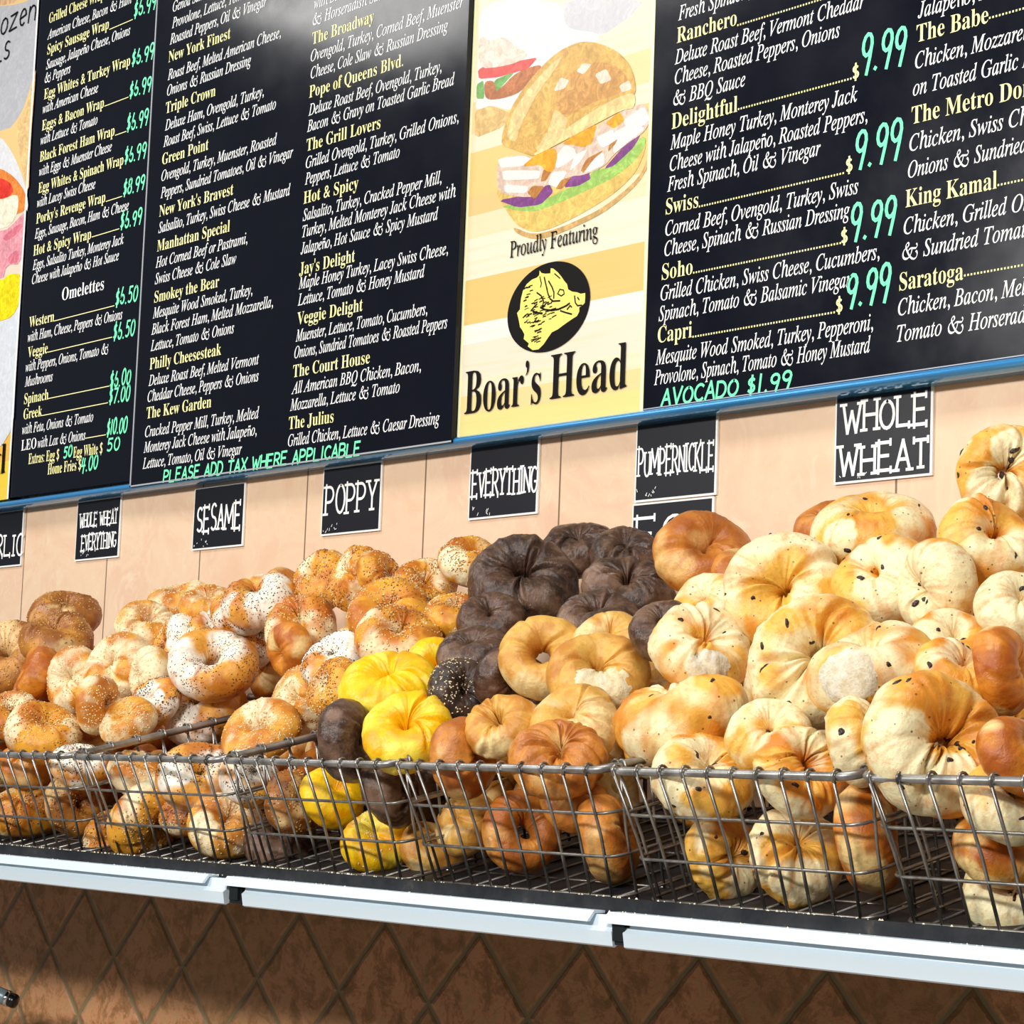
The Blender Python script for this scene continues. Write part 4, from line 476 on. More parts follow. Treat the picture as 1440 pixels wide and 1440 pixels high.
BOAR_STROKES = [
 ([(0.3273, 0.7085), (0.3328, 0.6941), (0.3365, 0.6842), (0.3417, 0.6762), (0.3482, 0.6722), (0.3623, 0.6708)], 0.0022),
 ([(0.3371, 0.7019), (0.3447, 0.6925), (0.3491, 0.6846), (0.3492, 0.6762)], 0.0022),
 ([(0.3571, 0.6814), (0.3614, 0.687), (0.3693, 0.6849), (0.3712, 0.6794), (0.3651, 0.6772), (0.3571, 0.6814)], 0.0016),
 ([(0.3217, 0.6668), (0.3314, 0.6624), (0.3457, 0.6595), (0.3598, 0.6592), (0.3706, 0.6609), (0.3767, 0.6621), (0.3828, 0.6644)], 0.0026),
 ([(0.3646, 0.6565), (0.3757, 0.6525), (0.3882, 0.6488)], 0.0022),
 ([(0.3785, 0.6567), (0.3845, 0.6611), (0.3877, 0.6586)], 0.002),
 ([(0.3931, 0.6734), (0.3951, 0.6638), (0.3999, 0.659), (0.4091, 0.6583)], 0.002),
 ([(0.3125, 0.689), (0.3223, 0.683), (0.3275, 0.6749), (0.3262, 0.6699)], 0.0022),
 ([(0.301, 0.6648), (0.3072, 0.6693), (0.3134, 0.6726)], 0.0024),
 ([(0.3059, 0.6631), (0.3173, 0.6595), (0.3253, 0.658)], 0.003),
 ([(0.3144, 0.6536), (0.3099, 0.649)], 0.002),
 ([(0.3492, 0.7106), (0.3606, 0.7027)], 0.0018),
 ([(0.3176, 0.7109), (0.3214, 0.7009), (0.3201, 0.6959)], 0.0018),
 ([(0.3993, 0.6704), (0.4026, 0.6669)], 0.002),
 ([(0.331, 0.6985), (0.3346, 0.6907)], 0.002),
 ([(0.3472, 0.6494), (0.3513, 0.6508), (0.3555, 0.6515)], 0.0016),
 ([(0.3119, 0.6336), (0.3143, 0.6346), (0.3167, 0.635)], 0.00188),
 ([(0.2922, 0.6521), (0.2942, 0.6527), (0.2962, 0.6526)], 0.00094),
 ([(0.3459, 0.6593), (0.35, 0.6607), (0.3542, 0.6615)], 0.00177),
 ([(0.2902, 0.6987), (0.2937, 0.6991), (0.2971, 0.699)], 0.00163),
 ([(0.3088, 0.6561), (0.313, 0.6572), (0.3172, 0.6576)], 0.00101),
 ([(0.2916, 0.6568), (0.2948, 0.6578), (0.298, 0.6582)], 0.0013),
 ([(0.3248, 0.6655), (0.3282, 0.6667), (0.3316, 0.6673)], 0.00108),
 ([(0.3064, 0.6586), (0.31, 0.6593), (0.3137, 0.6593)], 0.00145),
 ([(0.3062, 0.6468), (0.3086, 0.6475), (0.3111, 0.6476)], 0.00108),
 ([(0.3433, 0.66), (0.3472, 0.6609), (0.3511, 0.6611)], 0.0018),
 ([(0.3076, 0.6736), (0.3109, 0.6749), (0.3142, 0.6755)], 0.00176),
 ([(0.3205, 0.6794), (0.3241, 0.6809), (0.3278, 0.6816)], 0.00141),
 ([(0.3222, 0.6688), (0.326, 0.6692), (0.3298, 0.6689)], 0.00101),
 ([(0.3277, 0.6548), (0.331, 0.6561), (0.3343, 0.6567)], 0.00139),
 ([(0.3363, 0.6541), (0.3404, 0.6553), (0.3445, 0.656)], 0.00105),
 ([(0.3075, 0.6265), (0.3103, 0.627), (0.3131, 0.6269)], 0.00137),
 ([(0.3082, 0.6482), (0.3112, 0.6487), (0.3142, 0.6487)], 0.00131),
 ([(0.3114, 0.6228), (0.3157, 0.6241), (0.3199, 0.6247)], 0.00098),
 ([(0.3366, 0.6683), (0.3387, 0.6691), (0.3408, 0.6692)], 0.00102),
 ([(0.3109, 0.6192), (0.3132, 0.6203), (0.3156, 0.6208)], 0.00137),
 ([(0.2806, 0.7052), (0.2839, 0.7056), (0.2873, 0.7053)], 0.00156),
 ([(0.3182, 0.6427), (0.3212, 0.6433), (0.3243, 0.6433)], 0.00185),
 ([(0.2879, 0.6496), (0.2906, 0.6503), (0.2933, 0.6504)], 0.00168),
 ([(0.307, 0.6213), (0.3107, 0.6223), (0.3144, 0.6227)], 0.00108),
 ([(0.3101, 0.6352), (0.3144, 0.6357), (0.3188, 0.6355)], 0.00103),
 ([(0.3037, 0.6641), (0.3065, 0.6652), (0.3093, 0.6657)], 0.00123),
 ([(0.3049, 0.6207), (0.309, 0.6224), (0.3131, 0.6235)], 0.00171),
 ([(0.2843, 0.6981), (0.2876, 0.6993), (0.2909, 0.6999)], 0.00178),
 ([(0.2895, 0.6857), (0.2923, 0.6863), (0.2951, 0.6862)], 0.00121),
 ([(0.2879, 0.6723), (0.29, 0.673), (0.2921, 0.6731)], 0.00185),
 ([(0.3118, 0.6472), (0.3152, 0.6486), (0.3186, 0.6494)], 0.00163),
 ([(0.3365, 0.6693), (0.3406, 0.6699), (0.3447, 0.6698)], 0.00131),
 ([(0.3305, 0.6704), (0.3345, 0.6718), (0.3385, 0.6727)], 0.00107),
 ([(0.2941, 0.7001), (0.2982, 0.7009), (0.3022, 0.701)], 0.00129),
 ([(0.2972, 0.6934), (0.3003, 0.6939), (0.3034, 0.6938)], 0.00146),
 ([(0.2945, 0.6594), (0.2987, 0.6603), (0.303, 0.6605)], 0.00185),
 ([(0.2845, 0.6574), (0.2879, 0.6588), (0.2913, 0.6596)], 0.00183),
 ([(0.317, 0.6347), (0.3213, 0.6361), (0.3255, 0.6368)], 0.00185),
 ([(0.3449, 0.6555), (0.3484, 0.656), (0.3519, 0.6559)], 0.00134),
 ([(0.3404, 0.6477), (0.343, 0.6481), (0.3457, 0.6479)], 0.00113),
 ([(0.2877, 0.6849), (0.2906, 0.6853), (0.2935, 0.685)], 0.00174),
 ([(0.3087, 0.6526), (0.3122, 0.6531), (0.3157, 0.653)], 0.00098),
 ([(0.2872, 0.6682), (0.2913, 0.6693), (0.2953, 0.6698)], 0.00092),
 ([(0.3411, 0.6645), (0.3434, 0.6651), (0.3458, 0.665)], 0.00149),
 ([(0.3213, 0.6808), (0.3242, 0.6813), (0.3272, 0.6812)], 0.00092),
 ([(0.3205, 0.6618), (0.3245, 0.6624), (0.3284, 0.6624)], 0.00134),
 ([(0.3059, 0.6425), (0.3085, 0.6432), (0.3111, 0.6432)], 0.00148),
 ([(0.3106, 0.6252), (0.3146, 0.6266), (0.3186, 0.6275)], 0.00133),
 ([(0.2942, 0.6482), (0.2972, 0.649), (0.3003, 0.6492)], 0.00155),
 ([(0.3263, 0.6721), (0.33, 0.673), (0.3336, 0.6733)], 0.00146),
 ([(0.3052, 0.6647), (0.3072, 0.6655), (0.3094, 0.6657)], 0.00123),
 ([(0.3156, 0.6183), (0.3196, 0.619), (0.3237, 0.6191)], 0.0013),
 ([(0.3345, 0.6707), (0.3367, 0.6715), (0.3389, 0.6717)], 0.00141),
 ([(0.3246, 0.6785), (0.3276, 0.6788), (0.3306, 0.6786)], 0.00143),
 ([(0.3441, 0.671), (0.3462, 0.672), (0.3483, 0.6722)], 0.00185),
 ([(0.3164, 0.6217), (0.3205, 0.623), (0.3246, 0.6238)], 0.00173),
 ([(0.3081, 0.6775), (0.3114, 0.6787), (0.3147, 0.6793)], 0.00133),
 ([(0.2846, 0.6806), (0.2873, 0.6815), (0.29, 0.6818)], 0.00186),
 ([(0.3173, 0.6792), (0.3209, 0.6796), (0.3245, 0.6795)], 0.00096),
 ([(0.3246, 0.6674), (0.3277, 0.6678), (0.3307, 0.6676)], 0.00138),
 ([(0.3147, 0.6468), (0.3187, 0.6478), (0.3227, 0.6481)], 0.00147),
 ([(0.3166, 0.6315), (0.3207, 0.6323), (0.3249, 0.6324)], 0.00162),
 ([(0.325, 0.6676), (0.3288, 0.6688), (0.3327, 0.6694)], 0.00139),
 ([(0.3253, 0.6446), (0.3281, 0.6456), (0.331, 0.6461)], 0.00177),
 ([(0.301, 0.6749), (0.3046, 0.6756), (0.3082, 0.6756)], 0.00098),
 ([(0.3013, 0.6421), (0.3045, 0.6431), (0.3077, 0.6434)], 0.00153),
 ([(0.3031, 0.6748), (0.3051, 0.6752), (0.3072, 0.6749)], 0.00186),
 ([(0.2879, 0.6597), (0.2914, 0.661), (0.295, 0.6617)], 0.00147),
 ([(0.3045, 0.6414), (0.3069, 0.642), (0.3094, 0.642)], 0.00102),
 ([(0.3276, 0.6526), (0.3306, 0.6532), (0.3336, 0.6531)], 0.00174),
 ([(0.3099, 0.6221), (0.3125, 0.623), (0.3151, 0.6233)], 0.00164),
 ([(0.2905, 0.6891), (0.2943, 0.6895), (0.2982, 0.6893)], 0.00138),
 ([(0.3367, 0.6784), (0.3406, 0.6797), (0.3445, 0.6803)], 0.00101),
 ([(0.2996, 0.6472), (0.3033, 0.648), (0.3069, 0.6481)], 0.00103),
 ([(0.3159, 0.6344), (0.3191, 0.635), (0.3224, 0.6349)], 0.0012),
 ([(0.3325, 0.6589), (0.3362, 0.6595), (0.34, 0.6594)], 0.00158),
 ([(0.3031, 0.623), (0.3065, 0.6236), (0.3099, 0.6237)], 0.00093),
 ([(0.3192, 0.6748), (0.3219, 0.6756), (0.3246, 0.6757)], 0.00188),
 ([(0.3097, 0.6684), (0.3128, 0.6689), (0.316, 0.6689)], 0.00119),
 ([(0.306, 0.6605), (0.31, 0.6618), (0.3142, 0.6625)], 0.00136),
]
LEFT_HAND = [
 ('Dozen', -1.3987, 1.4311, 0.1844, 0.047),
 ('ELS', -1.3917, 1.3776, 0.079, 0.034),
]
LEFT_TEXT = [
 ('Head', -1.4177, 0.5543, 0.1962, 0.058),
]
EDGES = [
 ('main', 'printed_border', (0.1445, 0.1495, 0.4985, 1.66), 'border'),
 ('main', 'printed_border', (0.5305, 0.5365, 0.4985, 1.66), 'border'),
 ('mid', 'edge_trim', (-0.748, -0.7445, 0.4925, 1.66), 'edge_grey'),
 ('mid', 'edge_trim', (-0.748, 0.1435, 0.4925, 0.495), 'edge_grey'),
 ('right', 'edge_trim', (0.5375, 2.25, 0.5015, 0.5028), 'edge_grey'),
 ('left', 'printed_border', (-1.2095, -1.2045, 0.505, 1.66), 'card_white'),
]
RAILS = [
 (-1.75, -0.742, 'wall_rail', 'blue rounded rail under the narrow menu board at the left'),
 (-0.7415, 2.25, 'wall_rail', 'long blue rounded rail under the wide board, the poster and the right board'),
]
CARDS = [
 ('GARLIC', 'black flavour card cut off by the left edge, reading RLIC', -1.344, -1.1905, 0.3815, 0.488, [('GARLIC', -1.3537, 0.4021, 0.1693, 0.04)]),
 ('WWE', 'small black card reading WHOLE WHEAT EVERYTHING', -0.99, -0.8365, 0.3795, 0.4875, [('WHOLE WHEAT', -0.976, 0.4398, 0.1308, 0.024), ('EVERYTHING', -0.9656, 0.398, 0.1201, 0.027)]),
 ('SESAME', 'black card reading SESAME', -0.5965, -0.443, 0.378, 0.483, [('SESAME', -0.5825, 0.4089, 0.1312, 0.042)]),
 ('POPPY', 'black card reading POPPY', -0.2235, -0.07, 0.381, 0.487, [('POPPY', -0.2118, 0.4138, 0.1316, 0.041)]),
 ('EVERYTHING', 'black card reading EVERYTHING alone on one line', 0.143, 0.2965, 0.383, 0.489, [('EVERYTHING', 0.1514, 0.4152, 0.1438, 0.036)]),
 ('PUMPERNICKLE', 'black card reading PUMPERNICKLE', 0.496, 0.6495, 0.3845, 0.4905, [('PUMPERNICKLE', 0.5033, 0.4191, 0.142, 0.034)]),
 ('EGG', 'black card reading EGG, half hidden by bagels under another card', 0.493, 0.6465, 0.276, 0.3825, [('EGG', 0.5037, 0.3204, 0.1404, 0.042)]),
 ('WW', 'black card reading WHOLE WHEAT in two lines near the right', 0.853, 1.0065, 0.382, 0.489, [('WHOLE', 0.8671, 0.4442, 0.1328, 0.034), ('WHEAT', 0.8628, 0.3923, 0.1382, 0.034)]),
]
PRAILS = [
 (-1.55, 0.2756, -1.55, 0.3159, 'white price rail at the left, ending at the dark clip'),
 (0.3175, 0.9954, 0.357, 1.0265, 'middle white price rail between the two dark clips'),
 (1.0169, 2.05, 1.0433, 2.05, 'white price rail at the right with a small dark mark'),
]
CLIPS = [
 (0.3366, 'dark clip in the left gap between price rails'),
 (1.0349, 'dark clip in the right gap between price rails'),
]
BASKETS = [
 (-0.82, -0.459, 'wire basket at the far left, only its right end in view'),
 (-0.45, -0.09, 'wire basket of seeded bagels at the left edge of the photo'),
 (-0.081, 0.284, 'wire basket under the whole wheat everything card, with pale seeded bagels'),
 (0.293, 0.638, 'wire basket with yellow and dark rye bagels behind its front wires'),
 (0.647, 1.0, 'wire basket of tan bagels in the middle of the row'),
 (1.009, 1.341, 'wire basket of raisin bagels with a brown bagel on edge'),
 (1.35, 1.697, 'wire basket at the right edge with a white bagel bottom'),
]
M['border'] = mat('pale_border', srgb(250, 247, 196), 0.3)

# posters: flat printed pictures
for key, pm in (('main', PLANKS), ('left', LEFTBANDS)):
    rt = menu_root[key]; rt.data.materials.clear(); rt.data.materials.append(plank_mat('poster_print_' + key, *pm))
PM = {}
def pcol(c):
    c0 = c
    if c not in PM:
        m = mat('print_%d_%d_%d' % c, srgb(*c), 0.32, spec=0.3); c = tuple(int(q*.9) for q in c); n = NT(m); g = n.new('ShaderNodeNewGeometry')
        k = n.noise(g.outputs['Position'], 55, 5, 0.7, 1.5)
        q = 1.0 if max(c) - min(c) > 30 else 0.35; hi = tuple(min(255, int(v*(1 + .10*q) + 14*q)) for v in c); lo = tuple(int(v*(1 - .14*q)) for v in c)
        n.ln(n.ramp(k, [(0.3, srgb(*lo)), (0.5, srgb(*c)), (0.68, srgb(*hi))]), n.b.inputs['Base Color']); PM[c0] = m
    return PM[c0]
for key, arts in ART.items():
    rt = menu_root[key]; y = BOARDS[key][7]; og = loc(rt)
    for i, (nm, c, polys) in enumerate(arts):
        for k, pl in enumerate(polys):
            mb = MB(); mb.plate(pl, y - 0.00006*(i+1) - k*.000008, 0.00004)
            mb.build(nm, M['black_ink'] if c == 'k' else M['gold_ink'] if c == 'g' else pcol(c), rt, og)
rt = menu_root['main']; og = loc(rt); y = BY - 0.0017
for nm, items in POSTER_TEXT:
    mb = MB()
    for s, x, z, w, cap, off in items: text(mb, s, 'i' if off > 0 else 'b', x, z, w, cap, y, off, -.19 if off > 0 else 0)
    mb.build(nm, M['black_ink'], rt, og)
mb = MB()
for a in BOAR_STROKES: ribbon(mb, a[0], a[1], y)
mb.build('emblem_linework', M['black_ink'], rt, og)
rt = menu_root['left']; og = loc(rt); mb = MB(); y = BOARDS['left'][7] - 0.0016
for s, x, z, w, h in LEFT_HAND: hand(mb, s, x, z, w, h, y, .0036, slant=.15)
mb.build('handwritten_note', M['black_ink'], rt, og)
mb = MB()
for s, x, z, w, cap in LEFT_TEXT: text(mb, s, 'b', x, z, w, cap, y, -0.01)
mb.build('printed_lettering', M['black_ink'], rt, og)
# pale printed border strips of the big poster and grey edge of the middle board
for key, nm, (x0, x1, z0, z1), mk in EDGES:
    rt = menu_root[key]; MB().box((x0, BOARDS[key][7] - .0008, z0), (x1, -.004, z1)).build(nm, M[mk], rt, loc(rt))

# rounded blue rail under the boards
for (x0, x1, nm, lb) in RAILS:
    mb = MB(); prof = []
    for i in range(15):
        t = math.radians(-100 + i*200/14); prof.append((-0.020 - 0.017*math.cos(t), 0.4945 + 0.0080*math.sin(t)))
    v = []; 
    for xx in (x0, x1): v += [(xx, py, pz) for py, pz in prof] + [(xx, -0.002, prof[-1][1]), (xx, -0.002, prof[0][1])]
    k = len(prof) + 2
    mb.add(v, [(i, (i+1) % k, k+(i+1) % k, k+i) for i in range(k)] + [tuple(range(k))[::-1], tuple(range(k, 2*k))])
    r = mb.build(nm, M['rail_blue'], None, ((x0+x1)/2, 0, 0.488)); tag(r, lb, 'rail')

# ------------------------------------------------------------------ flavour cards
for (words, label, x0, x1, z0, z1, lines) in CARDS:
    cx = (x0+x1)/2
    r = MB().box((x0, -.0035, z0), (x1, -.0005, z1)).build('flavour_card', M['card_white'], None, (cx, -.0005, z0))
    tag(r, label, 'sign', 'hand lettered flavour cards')
    MB().box((x0+.0028, -.0041, z0+.003), (x1-.0035, -.003, z1-.0022)).build('card_face', M['card_black'], r, loc(r))
    mb = MB(); rr = random.Random(len(words)*7)
    for s, lx, lz, lw, lh in lines: hand(mb, s, lx, lz, lw, lh, -.0045, max(.0019, min(.0042, lw/len(s)*.23)), serif=True, rnd=rr)
    mb.build('lettering', M['white_ink'], r, loc(r))
    mb = MB()
    for q in range(9):
        a, b_ = x0 + .006 + rr.random()*.045, z0 + .004 + rr.random()*.012
        ribbon(mb, [(a, b_), (a + rr.uniform(-.002, .003), b_ + rr.uniform(.001, .004))], .001, -.0044)
    w_ = mb.build('scuff_mark', M['card_white'], r, loc(r))

# ------------------------------------------------------------------ tilted shelf, price rails, crumbs
TILT = math.radians(14.0); CT, ST = math.cos(TILT), math.sin(TILT)
FRONT = Vector((0, -0.5, 0.023))                 # front basket rim line
def bk(x, v, nn): return Vector((x, FRONT.y + v*CT - nn*ST, FRONT.z + v*ST + nn*CT))
SX0, SX1 = -1.6, 2.1
mb = MB()
top0 = bk(0, 0.004, -0.1448); top1 = bk(0, 0.438, -0.1448)
lipY, lipT, lipB = -0.482, -0.1045, -0.1185
prof = [(lipY, lipB), (lipY, lipT), (lipY+.004, lipT), (lipY+.006, top0.z), (top1.y, top1.z), (top1.y, top1.z-.006), (lipY+.02, lipB-.012), (lipY, lipB-.012)]
v = [(x, a, b) for x in (SX0, SX1) for a, b in prof]; k = len(prof)
mb.add(v, [(i, (i+1) % k, k+(i+1) % k, k+i) for i in range(k)] + [tuple(range(k))[::-1], tuple(range(k, 2*k))])
shelf = mb.build('bread_shelf', M['tray'], None, ((SX0+SX1)/2, 0, lipB-.012)); tag(shelf, 'long black steel shelf, tilted forward, carrying the row of bagel baskets', 'shelf')
for bx in (-1.3, -0.3, 0.7, 1.7):
    mb = MB(); mb.box((bx-.02, -.30, lipB-.030), (bx+.02, 0, lipB-.010)); mb.build('bracket', M['tray'], shelf, loc(shelf))
for (xu0, xu1, xl0, xl1, lb) in PRAILS:
    mb = MB()
    def extr(mb, prof, a, b):
        k = len(prof); mb.add([(x, p, q) for x in (a, b) for p, q in prof], [(i, (i+1) % k, k+(i+1) % k, k+i) for i in range(k)] + [tuple(range(k))[::-1], tuple(range(k, 2*k))])
    extr(mb, [(-.507, -.1290), (-.5065, -.1275), (-.498, -.1180), (-.483, -.1180), (-.483, -.1205), (-.497, -.1210), (-.5035, -.1290)], xu0, xu1)
    extr(mb, [(-.494, -.1215), (-.4975, -.134), (-.502, -.1375), (-.4995, -.1515), (-.497, -.1530), (-.487, -.1480), (-.486, -.1215)], xl0, xl1)
    r = mb.build('price_rail', M['price_rail'], None, ((xl0+xl1)/2, -.486, -.1525)); tag(r, lb, 'price rail', 'white price rails')
for cx_, lb in CLIPS:
    mb = MB(); mb.box((cx_-.013, -.497, -.150), (cx_+.013, -.483, -.1195)); mb.box((cx_-.009, -.5005, -.146), (cx_+.009, -.496, -.128))
    r = mb.build('rail_clip', M['clip'], None, (cx_, -.483, -.150)); tag(r, lb, 'clip', 'dark clips between price rails')
rr = random.Random(3); mb = MB()
for i in range(1500):
    x = SX0 + (SX1-SX0)*rr.random()
    if rr.random() < .55 and not (-.55 < x < .55): continue
    q = rr.random()
    if q < .45: p = (x, lipY + rr.uniform(0, .004), lipT)
    elif q < .75: p = (x, -.492 + rr.uniform(-.004, .006), -.1185)
    else: 
        vv = rr.uniform(.02, .14); w_ = bk(x, vv, -.1448); p = tuple(w_)
    s = rr.uniform(.0008, .0019)
    mb.add([(p[0]-s, p[1], p[2]), (p[0]+s, p[1], p[2]), (p[0], p[1]-s*.8, p[2]), (p[0], p[1]+s*.8, p[2]), (p[0], p[1], p[2]+s)], [(0,2,4),(2,1,4),(1,3,4),(3,0,4)])
o = mb.build('sesame_crumbs', M['crumb_stuff']); tag(o, 'fallen sesame seeds and crumbs along the black shelf lip', 'crumbs', None, 'stuff')

# ------------------------------------------------------------------ wire baskets
def lerp(a, b, t): return a + (b-a)*t
def basket(x0, x1, label):
    H, DEP, TS, TF = 0.141, 0.425, 0.013, 0.016
    root = bpy.data.objects.new('wire_basket', None); COL.objects.link(root); og = bk((x0+x1)/2, 0, -H); root.location = og
    tag(root, label, 'basket', 'wire baskets on the tilted shelf'); og = tuple(og)
    def pt(a, v, nn):                                 # a 0..1 across, v 0..1 deep, nn 0..1 down
        return bk(lerp(x0 + TS*nn, x1 - TS*nn, a), lerp(TF*nn, DEP - TF*nn, v), -H*nn)
    def loop(nn, rc=0.05):
        P = []
        dx = 0.020/(x1-x0); dv = 0.020/DEP
        for ca, cv, s0 in ((1-dx, dv, -90), (1-dx, 1-dv, 0), (dx, 1-dv, 90), (dx, dv, 180)):
            for i in range(5):
                t = math.radians(s0 + i*22.5); P.append(pt(ca + dx*math.cos(t), cv + dv*math.sin(t), nn))
        return P
    MB().tube(loop(0), 0.0044, 8, closed=True).build('rim', M['rim'], root, og, True)
    mb = MB(); 
    for nn in (.33, .66, .97): mb.tube(loop(nn), 0.0018, 6, closed=True)
    mb.build('wire_hoops', M['wire'], root, og, True)
    def hook(mb, p, out):
        mb.tube([p + Vector((0, 0, 0)) + out*(.0066*math.cos(t)) + Vector((0, 0, 1))*(.0066*math.sin(t)) for t in [math.radians(200 - i*30) for i in range(10)]], .0016, 6)
    def wall(name, fn, cnt, out):
        mb = MB()
        for i in range(cnt):
            a = (i + .5)/cnt
            mb.tube([fn(a, 0) + out*.0062, fn(a, .5), fn(a, 1.0)], .0017, 6); hook(mb, fn(a, 0), out)
        mb.build(name, M['wire'], root, og, True)
    wall('front_wires', lambda a, n_: pt(a, 0, n_), 10, Vector((0, -1, 0)))
    wall('back_wires', lambda a, n_: pt(a, 1, n_), 9, Vector((0, 1, 0)))
    wall('side_wires', lambda a, n_: pt(0, a, n_), 10, Vector((-1, 0, 0)))
    wall('side_wires', lambda a, n_: pt(1, a, n_), 10, Vector((1, 0, 0)))
    mb = MB()
    for i in range(7): mb.tube([pt((i+.5)/7, 0, 1), pt((i+.5)/7, 1, 1)], .0016, 6)
    for i in range(3): mb.tube([pt(0, (i+.5)/3, 1.01), pt(1, (i+.5)/3, 1.01)], .0017, 6)
    mb.build('base_wires', M['wire'], root, og, True)
    return root
for x0, x1, lb in BASKETS: basket(x0, x1, lb)

# ------------------------------------------------------------------ bagels
def vnoise(p, seed=0):
    """smooth value noise, p (...,3) -> 0..1"""
    i = np.floor(p).astype(np.int64); f = p - i; f = f*f*(3-2*f)
    def h(a, b, c):
        n_ = (a*374761393 + b*668265263 + c*2147483647 + seed*1274126177) & 0xffffffff
        n_ = ((n_ ^ (n_ >> 13))*1274126177) & 0xffffffff
        n_ = n_ ^ (n_ >> 16); return (n_ & 0xffff)/65535.0
    x, y, z = i[..., 0], i[..., 1], i[..., 2]; fx, fy, fz = f[..., 0], f[..., 1], f[..., 2]
    r = 0
    for dx in (0, 1):
        for dy in (0, 1):
            for dz in (0, 1):
                r = r + h(x+dx, y+dy, z+dz)*(fx if dx else 1-fx)*(fy if dy else 1-fy)*(fz if dz else 1-fz)
    return r
def fbm(p, seed=0, o=3): return sum(vnoise(p*2**k, seed+k)*0.5**k for k in range(o))/sum(0.5**k for k in range(o))
def sstep(a, b, x): t = np.clip((x-a)/(b-a), 0, 1); return t*t*(3-2*t)
SHAPE = dict(  # ring, tube, height, lumps, wrinkle, number of creases, crease depth
 plain=(.268,.230,1.08,.12,.040,3,.16), hole=(.288,.208,1.08,.10,.035,3,.14), puff=(.252,.246,1.04,.12,.030,2,.13), disc=(.28,.22,.86,.08,.020,2,.08),
 bean=(.258,.240,1.06,.15,.040,3,.26), fold=(.258,.240,1.08,.17,.075,4,.32), holefold=(.276,.224,1.10,.16,.080,5,.34), wrink=(.256,.242,1.06,.18,.100,4,.28))
NU, NV = 112, 46
UU, VV = np.meshgrid(np.arange(NU)*2*np.pi/NU, np.arange(NV)*2*np.pi/NV, indexing='ij')
ii, jj = np.meshgrid(np.arange(NU), np.arange(NV), indexing='ij')
QUADS = np.stack([ii*NV+jj, ((ii+1) % NU)*NV+jj, ((ii+1) % NU)*NV+(jj+1) % NV, ii*NV+(jj+1) % NV], -1).reshape(-1, 4)
def bagel_geo(shape, diam, seed, kind, pale):
    R0, r0, hz, lump, wr, ncr, crd = SHAPE[shape]; g = np.random.RandomState(seed)
    wav = 1 + lump*0.55*np.sin(UU + g.uniform(0, 6.28)) + lump*0.35*np.sin(2*UU + g.uniform(0, 6.28))
    r = r0*wav
    P0 = np.stack([np.cos(UU)*(R0 + r0*np.cos(VV)), np.sin(UU)*(R0 + r0*np.cos(VV)), r0*np.sin(VV)], -1)
    r = r*(1 + lump*(fbm(P0*6 + seed, seed, 2) - .5)*1.3)
    crs = np.zeros_like(UU)
    for c in range(ncr):
        u0 = g.uniform(0, 6.28); tw = g.uniform(-.5, .5); w_ = g.uniform(.045, .11)
        dd = np.angle(np.exp(1j*(UU - u0 - tw*np.sin(VV) - .25*np.cos(VV*1.0 + c))))
        mask = sstep(-.6, .9, np.cos(VV - g.uniform(1.0, 2.6)))
        crs += mask*np.exp(-(dd/w_)**2)*crd*g.uniform(.6, 1.0) - mask*np.exp(-((np.abs(dd) - 2.4*w_)/(1.4*w_))**2)*crd*.22
    q = np.stack([np.cos(UU)*5.5, np.sin(UU)*5.5, np.sin(VV*.5 + 1)*1.4 + UU*0], -1)
    wn_ = fbm(q*1.5 + seed*.37, seed + 9, 3) - .5
    wm = sstep(.35, .75, fbm(P0*4 + 3.3, seed + 4, 2)) + .35*sstep(.2, -.9, np.cos(VV))
    r = r*(1 - crs) * (1 + wr*3.0*wn_*wm)
    ex = 1 + g.uniform(-.05, .07)
    x = np.cos(UU)*(R0*ex + r*np.cos(VV)); y = np.sin(UU)*(R0/ex + r*np.cos(VV)); z = hz*r*np.sin(VV)
    zb = -.72*hz*r0
    z = np.where(z < zb, zb + (z - zb)*.35, z)                                    # baked flat underside
    z = z + .035*np.sin(UU + g.uniform(0, 6.28)) + .02*np.sin(2*UU + g.uniform(0, 6.28))
    co = np.stack([x, y, z], -1)
    # albedo zones
    br = fbm(co*4.2 + seed*1.7, seed + 21, 3); top = sstep(-.2, 1, np.sin(VV)); out = sstep(-.1, .8, np.cos(VV))
    amt = dict(se=.0, ev=.06, we=.05, po=.02, eg=-.08, pu=.0, pe=0, ra=-.06, ww=.0, ta=-.04, go=.05)[kind] + g.uniform(-.06, .06)
    brown = .85*sstep(.34, .72, br + amt + .06*top)
    pl = fbm(co*3.1 + seed*2.9 + 5, seed + 31, 2)
    pam = dict(se=.05, ev=-.06, we=-.1, po=.02, eg=-.02, pu=-.06, pe=-.1, ra=.10, ww=-.09, ta=0, go=-.07)[kind] + g.uniform(-.05, .05)
    band = np.exp(-((np.sin(VV) - .1)/.5)**2)*out
    palev = .8*sstep(.44, .74, pl + pam + .10*band)
    for (lx, ly, lz, rad) in pale:
        d_ = np.sqrt(((co - np.array([lx, ly, lz])/diam)**2).sum(-1)) + (vnoise(co*14 + seed, seed) - .5)*.06
        k = sstep(rad/diam*1.1, rad/diam*.7, d_); palev = np.maximum(palev, k); brown = brown*(1-k)
    sq = np.stack([np.cos(UU)*7 + seed, np.sin(UU)*7, np.sin(VV)*.9 + np.cos(VV)*.5], -1)
    streak = sstep(.50, .72, fbm(sq*1.3, seed + 51, 3))*sstep(.3, .6, fbm(co*5, seed + 61, 2))
    tone = np.stack([palev, brown, streak, palev*0+1], -1)
    return co*diam, tone
